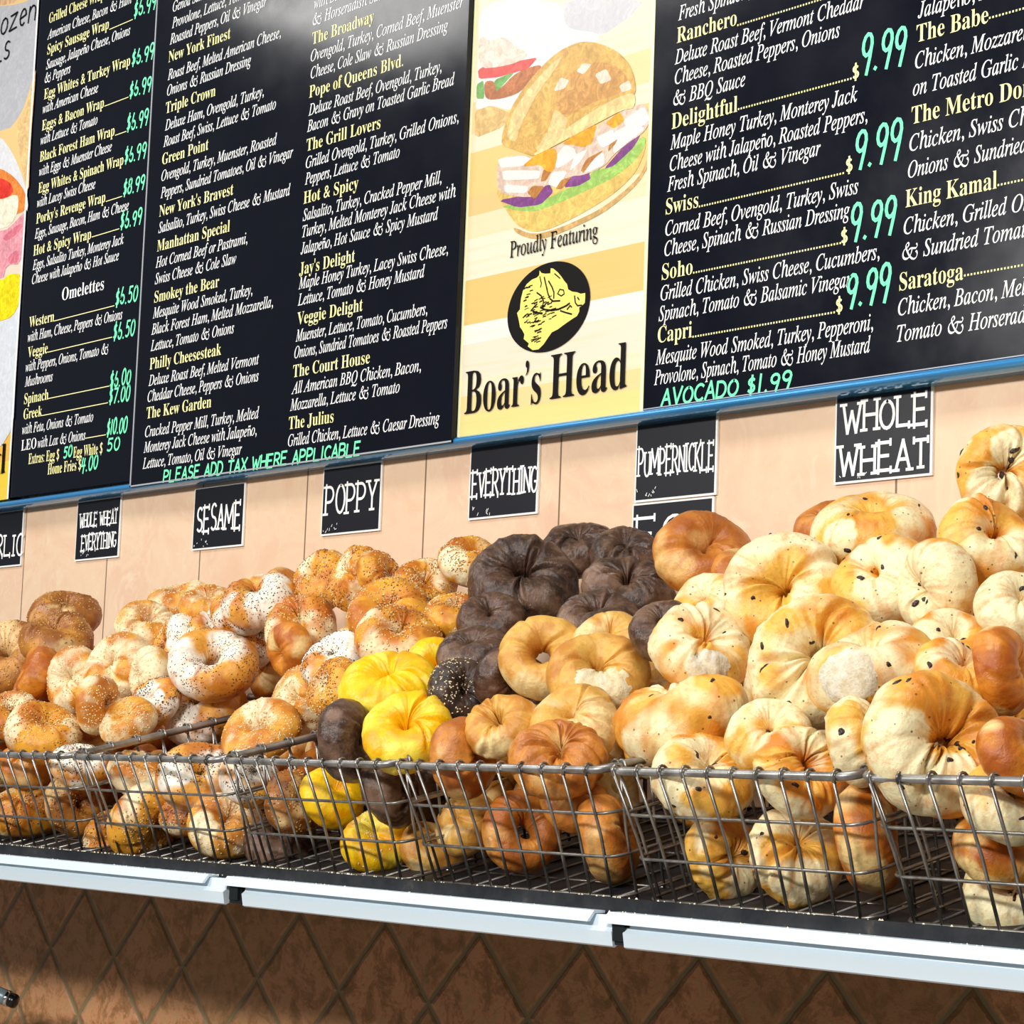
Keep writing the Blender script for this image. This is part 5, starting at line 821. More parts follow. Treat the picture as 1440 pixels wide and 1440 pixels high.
def mesh_np(name, co, faces, mt, tone=None):
    me = bpy.data.meshes.new(name); co = np.asarray(co, np.float32).reshape(-1, 3); faces = np.asarray(faces, np.int32)
    n_, k = faces.shape
    me.vertices.add(len(co)); me.vertices.foreach_set('co', co.ravel())
    me.loops.add(n_*k); me.loops.foreach_set('vertex_index', faces.ravel())
    me.polygons.add(n_); me.polygons.foreach_set('loop_start', np.arange(0, n_*k, k, dtype=np.int32))
    me.polygons.foreach_set('use_smooth', np.ones(n_, bool))
    if tone is not None:
        at = me.attributes.new('tone', 'FLOAT_COLOR', 'POINT'); at.data.foreach_set('color', np.asarray(tone, np.float32).ravel())
    me.update(calc_edges=True); me.validate(); me.materials.append(mt); return me
def normals(co):
    a = np.roll(co, -1, 0) - np.roll(co, 1, 0); b = np.roll(co, -1, 1) - np.roll(co, 1, 1)
    nn = np.cross(a, b); return nn/np.maximum(np.linalg.norm(nn, axis=-1, keepdims=True), 1e-9)
OCT_V = np.array([(1,0,0),(-1,0,0),(0,1,0),(0,-1,0),(0,0,1),(0,0,-1)], float); OCT_F = np.array([(0,2,4),(2,1,4),(1,3,4),(3,0,4),(2,0,5),(1,2,5),(3,1,5),(0,3,5)])
def seeds(name, co, nn, parent, mt, count, size, g, thr, topb):
    cov = vnoise(co/np.ptp(co[..., 0])*5 + g.uniform(0, 50), 77); tp = np.sin(VV)
    w_ = sstep(thr, thr + .2, cov)*sstep(topb, topb + .5, tp)*(.35 + np.maximum(0, .6 + .5*np.cos(VV))); w_ = w_.ravel()
    if w_.sum() < 1: return
    idx = g.choice(len(w_), count, p=w_/w_.sum()); P = co.reshape(-1, 3)[idx]; N = nn.reshape(-1, 3)[idx]
    t = np.cross(N, g.normal(size=(count, 3))); t /= np.linalg.norm(t, axis=1, keepdims=True); b = np.cross(N, t)
    P = P + t*g.uniform(-.0015, .0015, (count, 1)) + b*g.uniform(-.0015, .0015, (count, 1))
    s = size*g.uniform(.75, 1.2, (count, 1, 1))
    V = P[:, None] + s*(OCT_V[None, :, :1]*t[:, None] + .58*OCT_V[None, :, 1:2]*b[:, None] + .42*OCT_V[None, :, 2:]*N[:, None])
    F = OCT_F[None] + 6*np.arange(count)[:, None, None]
    me = mesh_np(name, V.reshape(-1, 3), F.reshape(-1, 3), mt)
    o = bpy.data.objects.new(name, me); COL.objects.link(o); o.parent = parent; o['kind'] = 'stuff'
RA = []
for k in range(3):
    g = np.random.RandomState(k); uu, vv = np.meshgrid(np.arange(14)*2*np.pi/14, np.linspace(.02, np.pi-.02, 8), indexing='ij')
    c_ = np.stack([np.cos(uu)*np.sin(vv), .72*np.sin(uu)*np.sin(vv), .55*np.cos(vv)], -1); c_ = c_*(1 + .35*(vnoise(c_*2.5 + k*9, k)[..., None] - .5))
    fa = [[i*8+j, ((i+1) % 14)*8+j, ((i+1) % 14)*8+j+1, i*8+j+1] for i in range(14) for j in range(7)]
    RA.append(mesh_np('raisin', c_*.0062, fa, M['raisin']))
NAME = dict(se='sesame_bagel', ev='seeded_bagel', we='wheat_seeded_bagel', po='poppy_bagel', eg='egg_bagel', pu='pumpernickel_bagel', pe='pumpernickel_bagel', ra='raisin_bagel', ww='wheat_bagel', ta='plain_bagel', go='plain_bagel')
GROUP = dict(se='sesame bagels in the heap', ev='golden seeded bagels in the heap', we='brown seeded bagels in the heap', po='poppy seed bagels in the heap', eg='yellow egg bagels', pu='dark rye bagels', pe='dark rye bagels', ra='raisin bagels in the right baskets', ww='brown wheat bagels', ta='tan plain bagels', go='plain golden bagels')
def bagel(seed, P, rot, diam, kind, shape, label, pale, crumb, hidden=False):
    g = np.random.RandomState(seed + 500)
    co, tone = bagel_geo(shape, diam, seed, kind, pale); nn = normals(co)
    me = mesh_np(NAME[kind], co.reshape(-1, 3), QUADS, CR[kind], tone.reshape(-1, 4))
    o = bpy.data.objects.new(NAME[kind], me); COL.objects.link(o)
    o.matrix_world = Matrix(((rot[0][0], rot[0][1], rot[0][2], P[0]), (rot[1][0], rot[1][1], rot[1][2], P[1]), (rot[2][0], rot[2][1], rot[2][2], P[2]), (0, 0, 0, 1)))
    tag(o, label, 'bagel', 'bagels buried deep in the heap' if hidden else GROUP[kind])
    if hidden: return o
    if kind == 'se': seeds('sesame_seeds', co, nn, o, M['seed_white'], 240, .0018, g, .30, -.3); seeds('toasted_seeds', co, nn, o, M['seed_tan'], 260, .0017, g, .36, -.3)
    if kind == 'ev':
        seeds('sesame_seeds', co, nn, o, M['seed_white'], 170, .0017, g, .42, -.1); seeds('poppy_seeds', co, nn, o, M['seed_brown'], 260, .0016, g, .36, -.2); seeds('onion_flakes', co, nn, o, M['seed_tan'], 200, .0022, g, .40, -.1)
    if kind == 'we':
        seeds('sesame_seeds', co, nn, o, M['seed_tan'], 230, .0019, g, .3, -.4); seeds('poppy_seeds', co, nn, o, M['seed_brown'], 260, .0016, g, .3, -.4)
    if kind == 'po': seeds('poppy_seeds', co, nn, o, M['seed_black'], 460, .0014, g, .40, -.3); seeds('toasted_seeds', co, nn, o, M['seed_brown'], 90, .0015, g, .4, -.2)
    if kind == 'pe': seeds('sesame_seeds', co, nn, o, M['seed_white'], 420, .0016, g, .2, -.9)
    if seed == 55: seeds('sesame_seeds', co, nn, o, M['seed_white'], 120, .0016, g, .45, -.4)
    if kind == 'ra':
        idx = g.randint(0, NU*NV, 13); Pn = co.reshape(-1, 3); Nn = nn.reshape(-1, 3)
        for q, i in enumerate(idx):
            if abs(math.sin(VV.ravel()[i])) < .1 and math.cos(VV.ravel()[i]) < -.5: continue
            r_ = bpy.data.objects.new('raisin', RA[q % 3]); COL.objects.link(r_); r_.parent = o
            r_.location = Pn[i] - Nn[i]*.0022
            r_.rotation_euler = Vector(Nn[i]).to_track_quat('Z', 'Y').to_euler(); r_.scale = (g.uniform(.45, 1.15), g.uniform(.45, 1.0), .9)
    for (lx, ly, lz, rad) in crumb:
        c2 = co.reshape(-1, 3); d_ = np.linalg.norm(c2 - np.array([lx, ly, lz]), axis=1) + (vnoise(c2*160 + seed, seed) - .5)*.010
        fm = (d_[QUADS] < rad).all(1); F = QUADS[fm]
        if len(F) == 0: continue
        used, inv = np.unique(F, return_inverse=True)
        k_ = sstep(rad, rad*.75, d_[used])[:, None]
        vv_ = c2[used] + nn.reshape(-1, 3)[used]*(-.0006 + .0022*k_ + .0022*k_*(vnoise(c2[used]*420, 5)[:, None] - .5))
        m2 = mesh_np('torn_patch', vv_, inv.reshape(F.shape), M['torn_white'] if kind == 'ra' else M['torn']); t_ = bpy.data.objects.new('torn_patch', m2); COL.objects.link(t_); t_.parent = o
        t_['label'] = 'white torn crumb patch'
    return o
BAGELS = [
 (1, (-0.6866, -0.184, 0.2581), ((0.7745, 0.5261, 0.3511), (-0.4741, 0.8503, -0.2284), (-0.4187, 0.0105, 0.9081)), 0.1174, 'we', 'puff', 'brown seeded bagel lying flat on top of the leftmost heap against the wall', [], []),
 (2, (-0.5947, -0.2507, 0.2125), ((0.3158, -0.8934, 0.3196), (0.8957, 0.1695, -0.4112), (0.3132, 0.4161, 0.8537)), 0.1196, 'we', 'plain', 'brown seeded bagel directly under the topmost one of the leftmost heap', [], []),
 (3, (-0.6873, -0.2799, 0.1769), ((-0.8791, -0.1379, 0.4562), (-0.1799, -0.7904, -0.5856), (0.4413, -0.5969, 0.67)), 0.1442, 'we', 'plain', 'large seed-crusted bagel cut by the left edge of the photo', [], []),
 (4, (-0.5257, -0.3185, 0.1484), ((0.0455, 0.9853, -0.1648), (-0.3891, -0.1345, -0.9113), (-0.9201, 0.1056, 0.3773)), 0.0953, 'go', 'puff', 'smooth orange-brown bagel standing on edge near the left edge of the heap', [], []),
 (5, (-0.4408, -0.2958, 0.1422), ((-0.8358, 0.488, 0.2516), (-0.3216, -0.0638, -0.9447), (-0.445, -0.8705, 0.2103)), 0.1072, 'se', 'bean', 'pale sesame bagel with a pinched fold, facing left', [], []),
 (6, (-0.3407, -0.282, 0.1601), ((-0.9252, 0.1916, 0.3276), (-0.367, -0.2318, -0.9009), (-0.0966, -0.9537, 0.2847)), 0.1203, 'se', 'plain', 'pale sesame bagel leaning behind the pinched sesame one', [], []),
 (7, (-0.1994, -0.3953, 0.1002), ((0.2389, -0.5121, 0.825), (-0.5977, 0.5921, 0.5406), (-0.7653, -0.6222, -0.1647)), 0.0876, 'se', 'puff', 'golden sesame bagel standing on edge between pale sesame ones and the basket rim', [], []),
 (8, (-0.3941, -0.2042, 0.2274), ((0.5366, 0.5656, 0.6262), (-0.5216, 0.8057, -0.2807), (-0.6633, -0.176, 0.7274)), 0.1059, 'se', 'plain', 'sesame bagel showing its seedy top below the back row', [], []),
 (9, (-0.4321, -0.124, 0.2726), ((0.6629, 0.6984, 0.2698), (-0.6615, 0.7151, -0.2259), (-0.3507, -0.0287, 0.936)), 0.1128, 'se', 'puff', 'orange sesame bagel in the back row under the sesame sign', [], []),
 (10, (-0.3061, -0.204, 0.1946), ((0.9761, 0.0058, -0.2172), (-0.2124, 0.2359, -0.9483), (0.0458, 0.9718, 0.2315)), 0.106, 'po', 'puff', 'bagel standing on edge with a white floury top end', [(0.043, 0.022, 0.0151, 0.0368)], []),
 (11, (-0.2305, -0.184, 0.22), ((0.7051, 0.5037, 0.4991), (-0.2059, 0.819, -0.5356), (-0.6786, 0.2749, 0.6812)), 0.085, 'po', 'plain', 'bagel thick with dark poppy seed, tucked behind the big holed one', [], []),
 (12, (-0.3013, -0.1552, 0.2622), ((0.4811, -0.8151, 0.3229), (0.8671, 0.3881, -0.3121), (0.1291, 0.4301, 0.8935)), 0.0896, 'se', 'puff', 'sesame bagel in the back row beside the white-sided one', [], []),
 (13, (-0.098, -0.1969, 0.2603), ((-0.3705, 0.8602, 0.3503), (-0.8971, -0.2338, -0.3748), (-0.2406, -0.4532, 0.8584)), 0.1121, 'po', 'puff', 'white-sided seeded bagel lying in the back row', [(-0.0075, 0.045, 0.0221, 0.0415)], []),
 (14, (-0.1497, -0.1965, 0.2443), ((-0.604, -0.6651, 0.4391), (0.5281, -0.7466, -0.4045), (0.5969, -0.0124, 0.8022)), 0.0861, 'po', 'puff', 'dark-seeded bagel squeezed under the white-sided back row bagel', [], []),
 (15, (-0.1733, -0.1612, 0.2095), ((0.2812, 0.4776, 0.8324), (-0.9037, -0.1601, 0.3971), (0.323, -0.8639, 0.3865)), 0.0954, 'po', 'puff', 'upright bagel half white and half black with poppy seed', [(-0.0058, -0.0067, 0.0135, 0.0276)], []),
 (16, (-0.1235, -0.2531, 0.1638), ((0.3052, -0.7393, 0.6002), (0.9401, 0.1334, -0.3137), (0.1518, 0.66, 0.7358)), 0.1319, 'po', 'hole', 'large poppy bagel with a clear round hole and a white left side', [(-0.0525, -0.0143, 0.0254, 0.0309)], []),
 (17, (-0.2458, -0.2815, 0.1461), ((0.7061, 0.6831, -0.1866), (-0.1804, -0.0812, -0.9802), (-0.6847, 0.7258, 0.0659)), 0.0947, 'se', 'puff', 'golden bagel wedged left of the large holed poppy bagel', [], []),
 (18, (-0.1773, -0.31, 0.1086), ((0.9886, -0.0806, 0.1268), (0.1474, 0.6846, -0.7139), (-0.0292, 0.7245, 0.6887)), 0.085, 'po', 'puff', 'small bagel with a white scar just above the wire rims', [(0.0192, -0.0151, 0.0208, 0.0196)], []),
 (19, (-0.1655, -0.2368, 0.0978), ((-0.8392, 0.543, 0.031), (-0.3089, -0.4289, -0.8489), (-0.4476, -0.722, 0.5277)), 0.1228, 'po', 'puff', 'pale-sided bagel leaning on the wire rims under the holed poppy bagel', [(0.0068, 0.027, 0.0294, 0.0312)], []),
 (20, (-0.153, -0.3709, 0.074), ((-0.4267, 0.8108, 0.4007), (-0.8175, -0.1563, -0.5543), (-0.3868, -0.564, 0.7296)), 0.085, 'se', 'puff', 'yellow-gold bagel resting on the basket corner behind the rim', [], []),
 (21, (-0.428, -0.4081, 0.0833), ((-0.2241, -0.841, 0.4924), (0.7646, -0.465, -0.4463), (0.6043, 0.2765, 0.7472)), 0.0854, 'ev', 'puff', 'golden seeded bagel low against the left edge of the photo', [], []),
 (22, (-0.2605, -0.4444, 0.0551), ((-0.7785, 0.0564, 0.6252), (-0.2077, -0.963, -0.1718), (0.5923, -0.2635, 0.7614)), 0.1144, 'ev', 'puff', 'seeded bagel with one pale end lying on the leftmost basket rim', [(-0.0218, -0.028, 0.0277, 0.0163)], []),
 (24, (-0.331, -0.4261, 0.0119), ((0.2918, 0.8497, 0.4391), (-0.7803, 0.477, -0.4045), (-0.5532, -0.2246, 0.8022)), 0.0956, 'go', 'puff', 'orange-brown bagel seen through the leftmost front wires', [], []),
 (25, (-0.1817, -0.4272, 0.0102), ((0.2329, -0.7991, 0.5542), (0.9495, 0.0636, -0.3072), (0.2103, 0.5978, 0.7736)), 0.085, 'po', 'puff', 'white bagel behind the corner where two leftmost baskets meet', [(-0.0018, 0.0051, 0.0067, 0.0436)], []),
 (26, (-0.386, -0.4008, -0.0605), ((-0.5987, -0.6973, 0.394), (0.5919, -0.7167, -0.3689), (0.5396, 0.0123, 0.8418)), 0.1097, 'ev', 'puff', 'golden seeded bagel at the bottom of the leftmost basket', [], []),
 (27, (-0.2255, -0.4091, -0.0436), ((-0.3002, 0.1532, 0.9415), (-0.2877, -0.9556, 0.0638), (0.9095, -0.2517, 0.331)), 0.0956, 'we', 'plain', 'dark-seeded bagel at the bottom right of the leftmost basket', [], []),
 (28, (-0.0767, -0.4002, 0.001), ((-0.348, 0.633, 0.6915), (-0.8918, -0.4511, -0.0359), (0.2892, -0.6292, 0.7215)), 0.085, 'se', 'puff', 'dusty seeded bagel behind the sesame basket wires, upper left', [], []),
 (29, (-0.0272, -0.4072, -0.0562), ((0.4256, -0.3179, 0.8472), (-0.899, -0.2558, 0.3556), (0.1037, -0.913, -0.3947)), 0.1264, 'ev', 'puff', 'tall golden seeded bagel on edge behind the sesame basket wires', [], []),
 (30, (0.1013, -0.4109, -0.0015), ((-0.0247, 0.6641, 0.7473), (-0.9878, 0.0989, -0.1206), (-0.154, -0.7411, 0.6535)), 0.1114, 'po', 'puff', 'bagel with a white left side under the sesame basket rim', [(0.0421, -0.0062, 0.0239, 0.0283)], []),
 (31, (0.1797, -0.4134, -0.0625), ((-0.6838, -0.4666, 0.561), (0.4289, -0.879, -0.2084), (0.5904, 0.0981, 0.8011)), 0.1034, 'se', 'puff', 'bright pale seeded bagel lying at the bottom of the sesame basket', [(-0.0248, 0.0376, 0.0175, 0.0277)], []),
 (32, (0.2466, -0.4241, 0.0019), ((-0.2973, 0.64, 0.7085), (-0.9291, -0.3649, -0.0602), (0.22, -0.6762, 0.7031)), 0.085, 'po', 'puff', 'small pale bagel behind the corner of the sesame basket', [(0.0053, -0.0028, 0.0084, 0.0336)], []),
 (33, (0.327, -0.4131, -0.0254), ((0.1039, -0.2951, 0.9498), (0.5247, 0.8276, 0.1997), (-0.8449, 0.4776, 0.2408)), 0.085, 'we', 'puff', 'dark orange seeded bagel behind the front wires of the poppy basket', [], []),
 (133, (0.056, -0.3908, -0.0437), ((-0.8437, -0.514, 0.1547), (0.2564, -0.639, -0.7252), (0.4716, -0.5722, 0.6709)), 0.0918, 'ev', 'puff', 'seeded bagel in shade between two others in the sesame basket', [], []),
 (134, (-0.158, -0.3805, -0.0899), ((0.9687, 0.0308, 0.2463), (0.1349, 0.7675, -0.6267), (-0.2083, 0.6403, 0.7394)), 0.0905, 'ev', 'puff', 'seeded bagel lowest beside the tall one in the sesame basket', [], []),
 (135, (0.263, -0.3836, -0.0779), ((0.3769, -0.8155, 0.4391), (0.8935, 0.1951, -0.4045), (0.2442, 0.5448, 0.8022)), 0.0946, 'pu', 'puff', 'dark rye bagel on the floor of the poppy basket', [], []),
 (136, (0.3988, -0.4047, -0.0162), ((0.5655, 0.4221, 0.7085), (-0.5475, 0.8346, -0.0602), (-0.6168, -0.3539, 0.7031)), 0.085, 'eg', 'puff', 'orange-yellow bagel behind the dark rye ones in the poppy basket', [], []),
 (34, (0.1979, -0.3787, 0.0625), ((0.5679, -0.7425, 0.3553), (0.6621, 0.1556, -0.733), (0.489, 0.6516, 0.58)), 0.1079, 'se', 'disc', 'flat-faced garlicky seeded bagel leaning over the poppy basket rim', [(0.009, 0.0047, 0.0155, 0.0112)], []),
 (36, (-0.0387, -0.1276, 0.2917), ((-0.2177, -0.9702, 0.1064), (0.4581, -0.1979, -0.8666), (0.8618, -0.1399, 0.4875)), 0.1018, 'ev', 'puff', 'bagel seeded on its left half, topmost below the poppy sign', [], []),
 (37, (0.0668, -0.1429, 0.292), ((-0.9809, -0.1912, -0.0363), (0.0973, -0.3202, -0.9423), (0.1685, -0.9278, 0.3327)), 0.1012, 'ev', 'bean', 'pale shiny bagel with a bare stripe below the poppy sign', [(0.0036, -0.0074, 0.0122, 0.0263)], []),
 (38, (0.1549, -0.1663, 0.2832), ((-0.3673, 0.1173, 0.9227), (0.4242, -0.8617, 0.2784), (0.8277, 0.4937, 0.2668)), 0.085, 'ev', 'puff', 'small upright yellow-gold seeded bagel right of the shiny striped one', [], []),
 (39, (0.2472, -0.1584, 0.2701), ((-0.5921, 0.2012, 0.7803), (-0.5209, -0.8344, -0.1801), (0.6149, -0.5131, 0.5989)), 0.089, 'ev', 'plain', 'heavily seeded bagel in the back row left of the white-topped one', [], []),
 (40, (0.3075, -0.1277, 0.302), ((-0.2008, -0.7542, 0.6252), (0.9073, -0.3839, -0.1718), (0.3696, 0.5327, 0.7614)), 0.0961, 'ev', 'puff', 'bagel with white left side and seeded top beside the big rye bagel', [(-0.041, 0.0102, 0.0158, 0.0269)], []),
 (41, (-0.0038, -0.1831, 0.2201), ((0.0319, 0.9002, 0.4344), (-0.7607, 0.3038, -0.5736), (-0.6483, -0.3121, 0.6945)), 0.11, 'ev', 'bean', 'two-lobed golden seeded bagel under the shiny striped one', [], []),
 (42, (0.2772, -0.2388, 0.2234), ((-0.2125, -0.8471, 0.4872), (0.8435, -0.4107, -0.3463), (0.4934, 0.3373, 0.8017)), 0.1189, 'ev', 'puff', 'seeded bagel with a pale bare middle below the small upright one', [], []),
 (43, (0.396, -0.2184, 0.2193), ((-0.7393, 0.4909, 0.4609), (-0.6691, -0.612, -0.4216), (0.0751, -0.6201, 0.7809)), 0.085, 'ev', 'puff', 'orange-topped seeded bagel peeking out left of the rye bagels', [], []),
 (44, (0.3862, -0.3013, 0.1826), ((0.8039, 0.1293, 0.5805), (0.0092, 0.9733, -0.2294), (-0.5947, 0.1898, 0.7812)), 0.1124, 'ev', 'puff', 'brown-orange bagel seeded on its left side above the yellow egg bagel', [], []),
 (45, (0.2868, -0.3288, 0.1572), ((-0.6651, -0.705, 0.2463), (0.4456, -0.6393, -0.6267), (0.5992, -0.3071, 0.7394)), 0.0923, 'po', 'puff', 'upright bagel with a white rim ring of poppy seed', [(0.0102, -0.0095, 0.0188, 0.0314)], []),
 (46, (0.042, -0.2309, 0.1805), ((-0.0488, 0.9952, -0.0845), (0.1007, -0.0793, -0.9918), (-0.9937, -0.0569, -0.0964)), 0.085, 'go', 'puff', 'plain orange bagel lobe wedged left of the white-rimmed poppy bagel', [], []),
 (47, (-0.1804, -0.1114, 0.1595), ((-0.0473, 0.9919, -0.1183), (-0.202, -0.1255, -0.9713), (-0.9782, -0.0221, 0.2063)), 0.085, 'go', 'puff', 'pale gold bagel half hidden behind the back wire rim', [(0.0017, 0.0318, 0.0186, 0.0307)], []),
 (48, (0.19, -0.3103, 0.1079), ((-0.8982, 0.4392, 0.0185), (-0.0299, -0.0189, -0.9994), (-0.4385, -0.8982, 0.0301)), 0.0984, 'se', 'plain', 'pale sesame bagel standing left of the egg bagel, above the rim', [(-0.004, -0.0074, 0.0127, 0.0246)], []),
 (49, (0.3495, -0.3727, 0.1192), ((-0.9822, -0.1845, -0.0363), (0.0951, -0.3209, -0.9423), (0.1623, -0.929, 0.3327)), 0.085, 'ev', 'puff', 'golden seeded bagel touching the left side of the egg bagel', [], []),
 (50, (0.4841, -0.386, 0.1173), ((0.4562, -0.7228, 0.5191), (0.8264, 0.1278, -0.5484), (0.3301, 0.6792, 0.6556)), 0.1212, 'eg', 'fold', 'bright yellow egg bagel with a folded hole, topmost of the yellow ones', [], []),
 (51, (0.6136, -0.4555, 0.0598), ((-0.1978, 0.8195, 0.5379), (-0.9197, 0.0348, -0.3912), (-0.3393, -0.572, 0.7468)), 0.1068, 'eg', 'fold', 'bright yellow egg bagel under the folded one, just above the wire rim', [], []),
 (52, (0.4717, -0.3053, 0.1466), ((-0.0084, 0.7778, 0.6284), (-0.7118, 0.4368, -0.55), (-0.7023, -0.4519, 0.55)), 0.085, 'eg', 'puff', 'sliver of a yellow bagel showing behind the small rye bagel', [], []),
 (53, (0.5095, -0.4625, 0.0488), ((-0.3144, -0.3101, 0.8972), (0.833, 0.3631, 0.4174), (-0.4552, 0.8787, 0.1441)), 0.0995, 'pu', 'puff', 'dark rye bagel standing on edge at the wire rim beside the egg bagels', [], []),
 (54, (0.5501, -0.4258, -0.0062), ((0.2657, 0.3188, 0.9098), (-0.9463, -0.0942, 0.3094), (0.1843, -0.9431, 0.2766)), 0.094, 'pu', 'wrink', 'wrinkled dark rye bagel inside the basket corner under the egg bagels', [], []),
 (55, (0.4898, -0.3996, -0.0681), ((0.8578, -0.2747, 0.4344), (0.4985, 0.65, -0.5736), (-0.1248, 0.7086, 0.6945)), 0.0924, 'eg', 'puff', 'yellow seeded egg bagel at the bottom of the basket behind the wires', [], []),
 (56, (0.541, -0.3018, 0.1632), ((-0.7313, 0.6075, 0.31), (-0.6269, -0.4197, -0.6564), (-0.2686, -0.6744, 0.6878)), 0.094, 'pu', 'puff', 'smooth grey-brown rye bagel left of the tan bagels', [], []),
 (57, (0.5791, -0.3509, 0.1142), ((0.4027, -0.3893, 0.8284), (0.9044, 0.3089, -0.2945), (-0.1413, 0.8678, 0.4765)), 0.085, 'pe', 'plain', 'dark rye bagel crusted with white seeds beside the egg bagel', [], []),
 (58, (0.6262, -0.3232, 0.1305), ((0.0881, 0.3414, 0.9358), (0.7292, -0.6621, 0.1729), (0.6787, 0.6671, -0.3072)), 0.085, 'pu', 'puff', 'purplish dark bagel between the white-seeded rye and the tan ones', [], []),
 (59, (0.5048, -0.2486, 0.2101), ((-0.7866, 0.4162, 0.4562), (-0.6175, -0.5251, -0.5856), (-0.0042, -0.7423, 0.67)), 0.085, 'pu', 'puff', 'dark bagel sliver hidden under the big holed rye bagel', [], []),
 (60, (0.472, -0.1712, 0.2635), ((0.6058, 0.5119, 0.609), (-0.0669, 0.7956, -0.6021), (-0.7928, 0.3241, 0.5162)), 0.148, 'pu', 'holefold', 'big glossy dark rye bagel with a deep creased hole', [], []),
 (61, (0.4667, -0.0715, 0.3161), ((0.4305, -0.8244, 0.3674), (0.8595, 0.2502, -0.4457), (0.2755, 0.5077, 0.8163)), 0.1048, 'pu', 'wrink', 'creased dark rye bagel at the very top of the dark heap', [], []),
 (62, (0.5941, -0.1049, 0.2964), ((0.7483, 0.4995, 0.4365), (-0.3614, 0.8588, -0.3632), (-0.5563, 0.1141, 0.8231)), 0.1008, 'pu', 'wrink', 'dark rye bagel in the back row below the egg sign', [], []),
 (63, (0.6563, -0.1574, 0.2472), ((-0.7837, 0.2549, 0.5664), (-0.5392, -0.7319, -0.4167), (0.3083, -0.632, 0.711)), 0.1136, 'pu', 'wrink', 'lumpy dark rye bagel right of the big holed one', [], []),
 (64, (0.6945, -0.2365, 0.2018), ((0.8757, -0.1441, 0.4609), (0.3589, 0.8327, -0.4216), (-0.323, 0.5346, 0.7809)), 0.1053, 'pu', 'bean', 'dark rye bagel peeking out above the tan bagels', [], []),
 (65, (0.8695, -0.2939, 0.1829), ((0.5719, -0.6818, 0.4562), (0.7698, 0.2539, -0.5856), (0.2835, 0.6861, 0.67)), 0.085, 'pu', 'puff', 'purplish rye bagel in the gap left of the raisin bagels', [], []),
 (66, (0.6911, -0.3186, 0.1542), ((0.793, 0.1718, 0.5845), (0.4177, 0.5451, -0.727), (-0.4434, 0.8206, 0.3605)), 0.1083, 'ta', 'hole', 'tan whole bagel facing forward with an off-centre hole', [], []),
 (67, (0.7566, -0.2764, 0.1731), ((-0.7706, -0.3352, 0.542), (0.0392, -0.8738, -0.4847), (0.6361, -0.3522, 0.6865)), 0.085, 'ta', 'plain', 'tan bagel half hidden behind the torn one', [], []),
 (68, (0.7998, -0.3309, 0.1313), ((0.5767, -0.4496, 0.6821), (0.7969, 0.4932, -0.3487), (-0.1796, 0.7447, 0.6428)), 0.1175, 'ta', 'plain', 'tan bagel with a large torn crumb patch on its front', [], [(0.0038, -0.0419, 0.0267, 0.037)]),
 (69, (0.7587, -0.4329, 0.068), ((-0.6036, -0.6714, 0.43), (0.2458, -0.6698, -0.7007), (0.7585, -0.3172, 0.5693)), 0.085, 'ta', 'wrink', 'wrinkled tan bagel in the middle of the second row behind the rim', [], []),
 (70, (0.835, -0.3945, 0.0732), ((-0.6266, 0.5813, 0.5191), (-0.7658, -0.3358, -0.5484), (-0.1445, -0.7412, 0.6556)), 0.1034, 'ta', 'bean', 'tan bagel with a bumpy crust, under the torn one', [], []),
 (71, (0.7095, -0.4466, 0.0337), ((0.3222, 0.0705, 0.944), (-0.8804, 0.3889, 0.2714), (-0.348, -0.9186, 0.1874)), 0.0945, 'ww', 'puff', 'brown bagel on edge with a light streak, rising above the rim', [], []),
 (72, (0.8787, -0.4502, 0.0328), ((-0.3008, -0.7875, 0.5379), (0.7385, -0.5493, -0.3912), (0.6035, 0.2795, 0.7468)), 0.1035, 'ww', 'wrink', 'round domed tan bagel rising above the rim of the middle basket', [], []),
 (73, (0.7726, -0.4091, -0.0459), ((0.457, 0.2835, 0.8431), (0.0629, 0.9352, -0.3485), (-0.8872, 0.2123, 0.4096)), 0.0933, 'ww', 'hole', 'golden bagel showing its hole through the middle basket wires', [], []),
 (74, (0.9152, -0.4089, -0.0467), ((0.3661, -0.0955, 0.9257), (-0.7536, 0.5532, 0.3551), (-0.546, -0.8275, 0.1305)), 0.094, 'ww', 'puff', 'brown bagel standing on edge at the right end of the middle basket', [], []),
 (75, (0.6573, -0.398, -0.0419), ((-0.7184, -0.6807, 0.1433), (0.2861, -0.4769, -0.8311), (0.634, -0.5561, 0.5374)), 0.0852, 'ta', 'puff', 'pale tan bagel behind the left wires of the middle basket', [], []),
 (76, (0.5628, -0.3672, -0.0739), ((0.539, 0.651, 0.5344), (-0.6082, 0.7398, -0.2877), (-0.5827, -0.17, 0.7947)), 0.085, 'ta', 'puff', 'shaded bagel deep in the bottom left of the middle basket', [], []),
 (137, (0.8504, -0.398, -0.0121), ((-0.2133, -0.7508, 0.6252), (0.9008, -0.3989, -0.1718), (0.3784, 0.5265, 0.7614)), 0.085, 'ww', 'puff', 'shaded brown bagel behind the domed tan one', [], []),
 (80, (1.0066, -0.3926, 0.0783), ((0.4764, -0.8772, 0.0598), (0.8417, 0.4354, -0.3195), (0.2542, 0.2026, 0.9457)), 0.1489, 'ra', 'wrink', 'long golden raisin bagel lying on its side above the rim', [], []),
 (81, (0.954, -0.3196, 0.1564), ((-0.6148, -0.4207, 0.6671), (0.2627, -0.9068, -0.3298), (0.7437, -0.0275, 0.668)), 0.1175, 'ra', 'wrink', 'raisin bagel with a white torn patch right of the tan bagels', [], [(-0.0479, 0.0075, 0.0226, 0.0263)]),
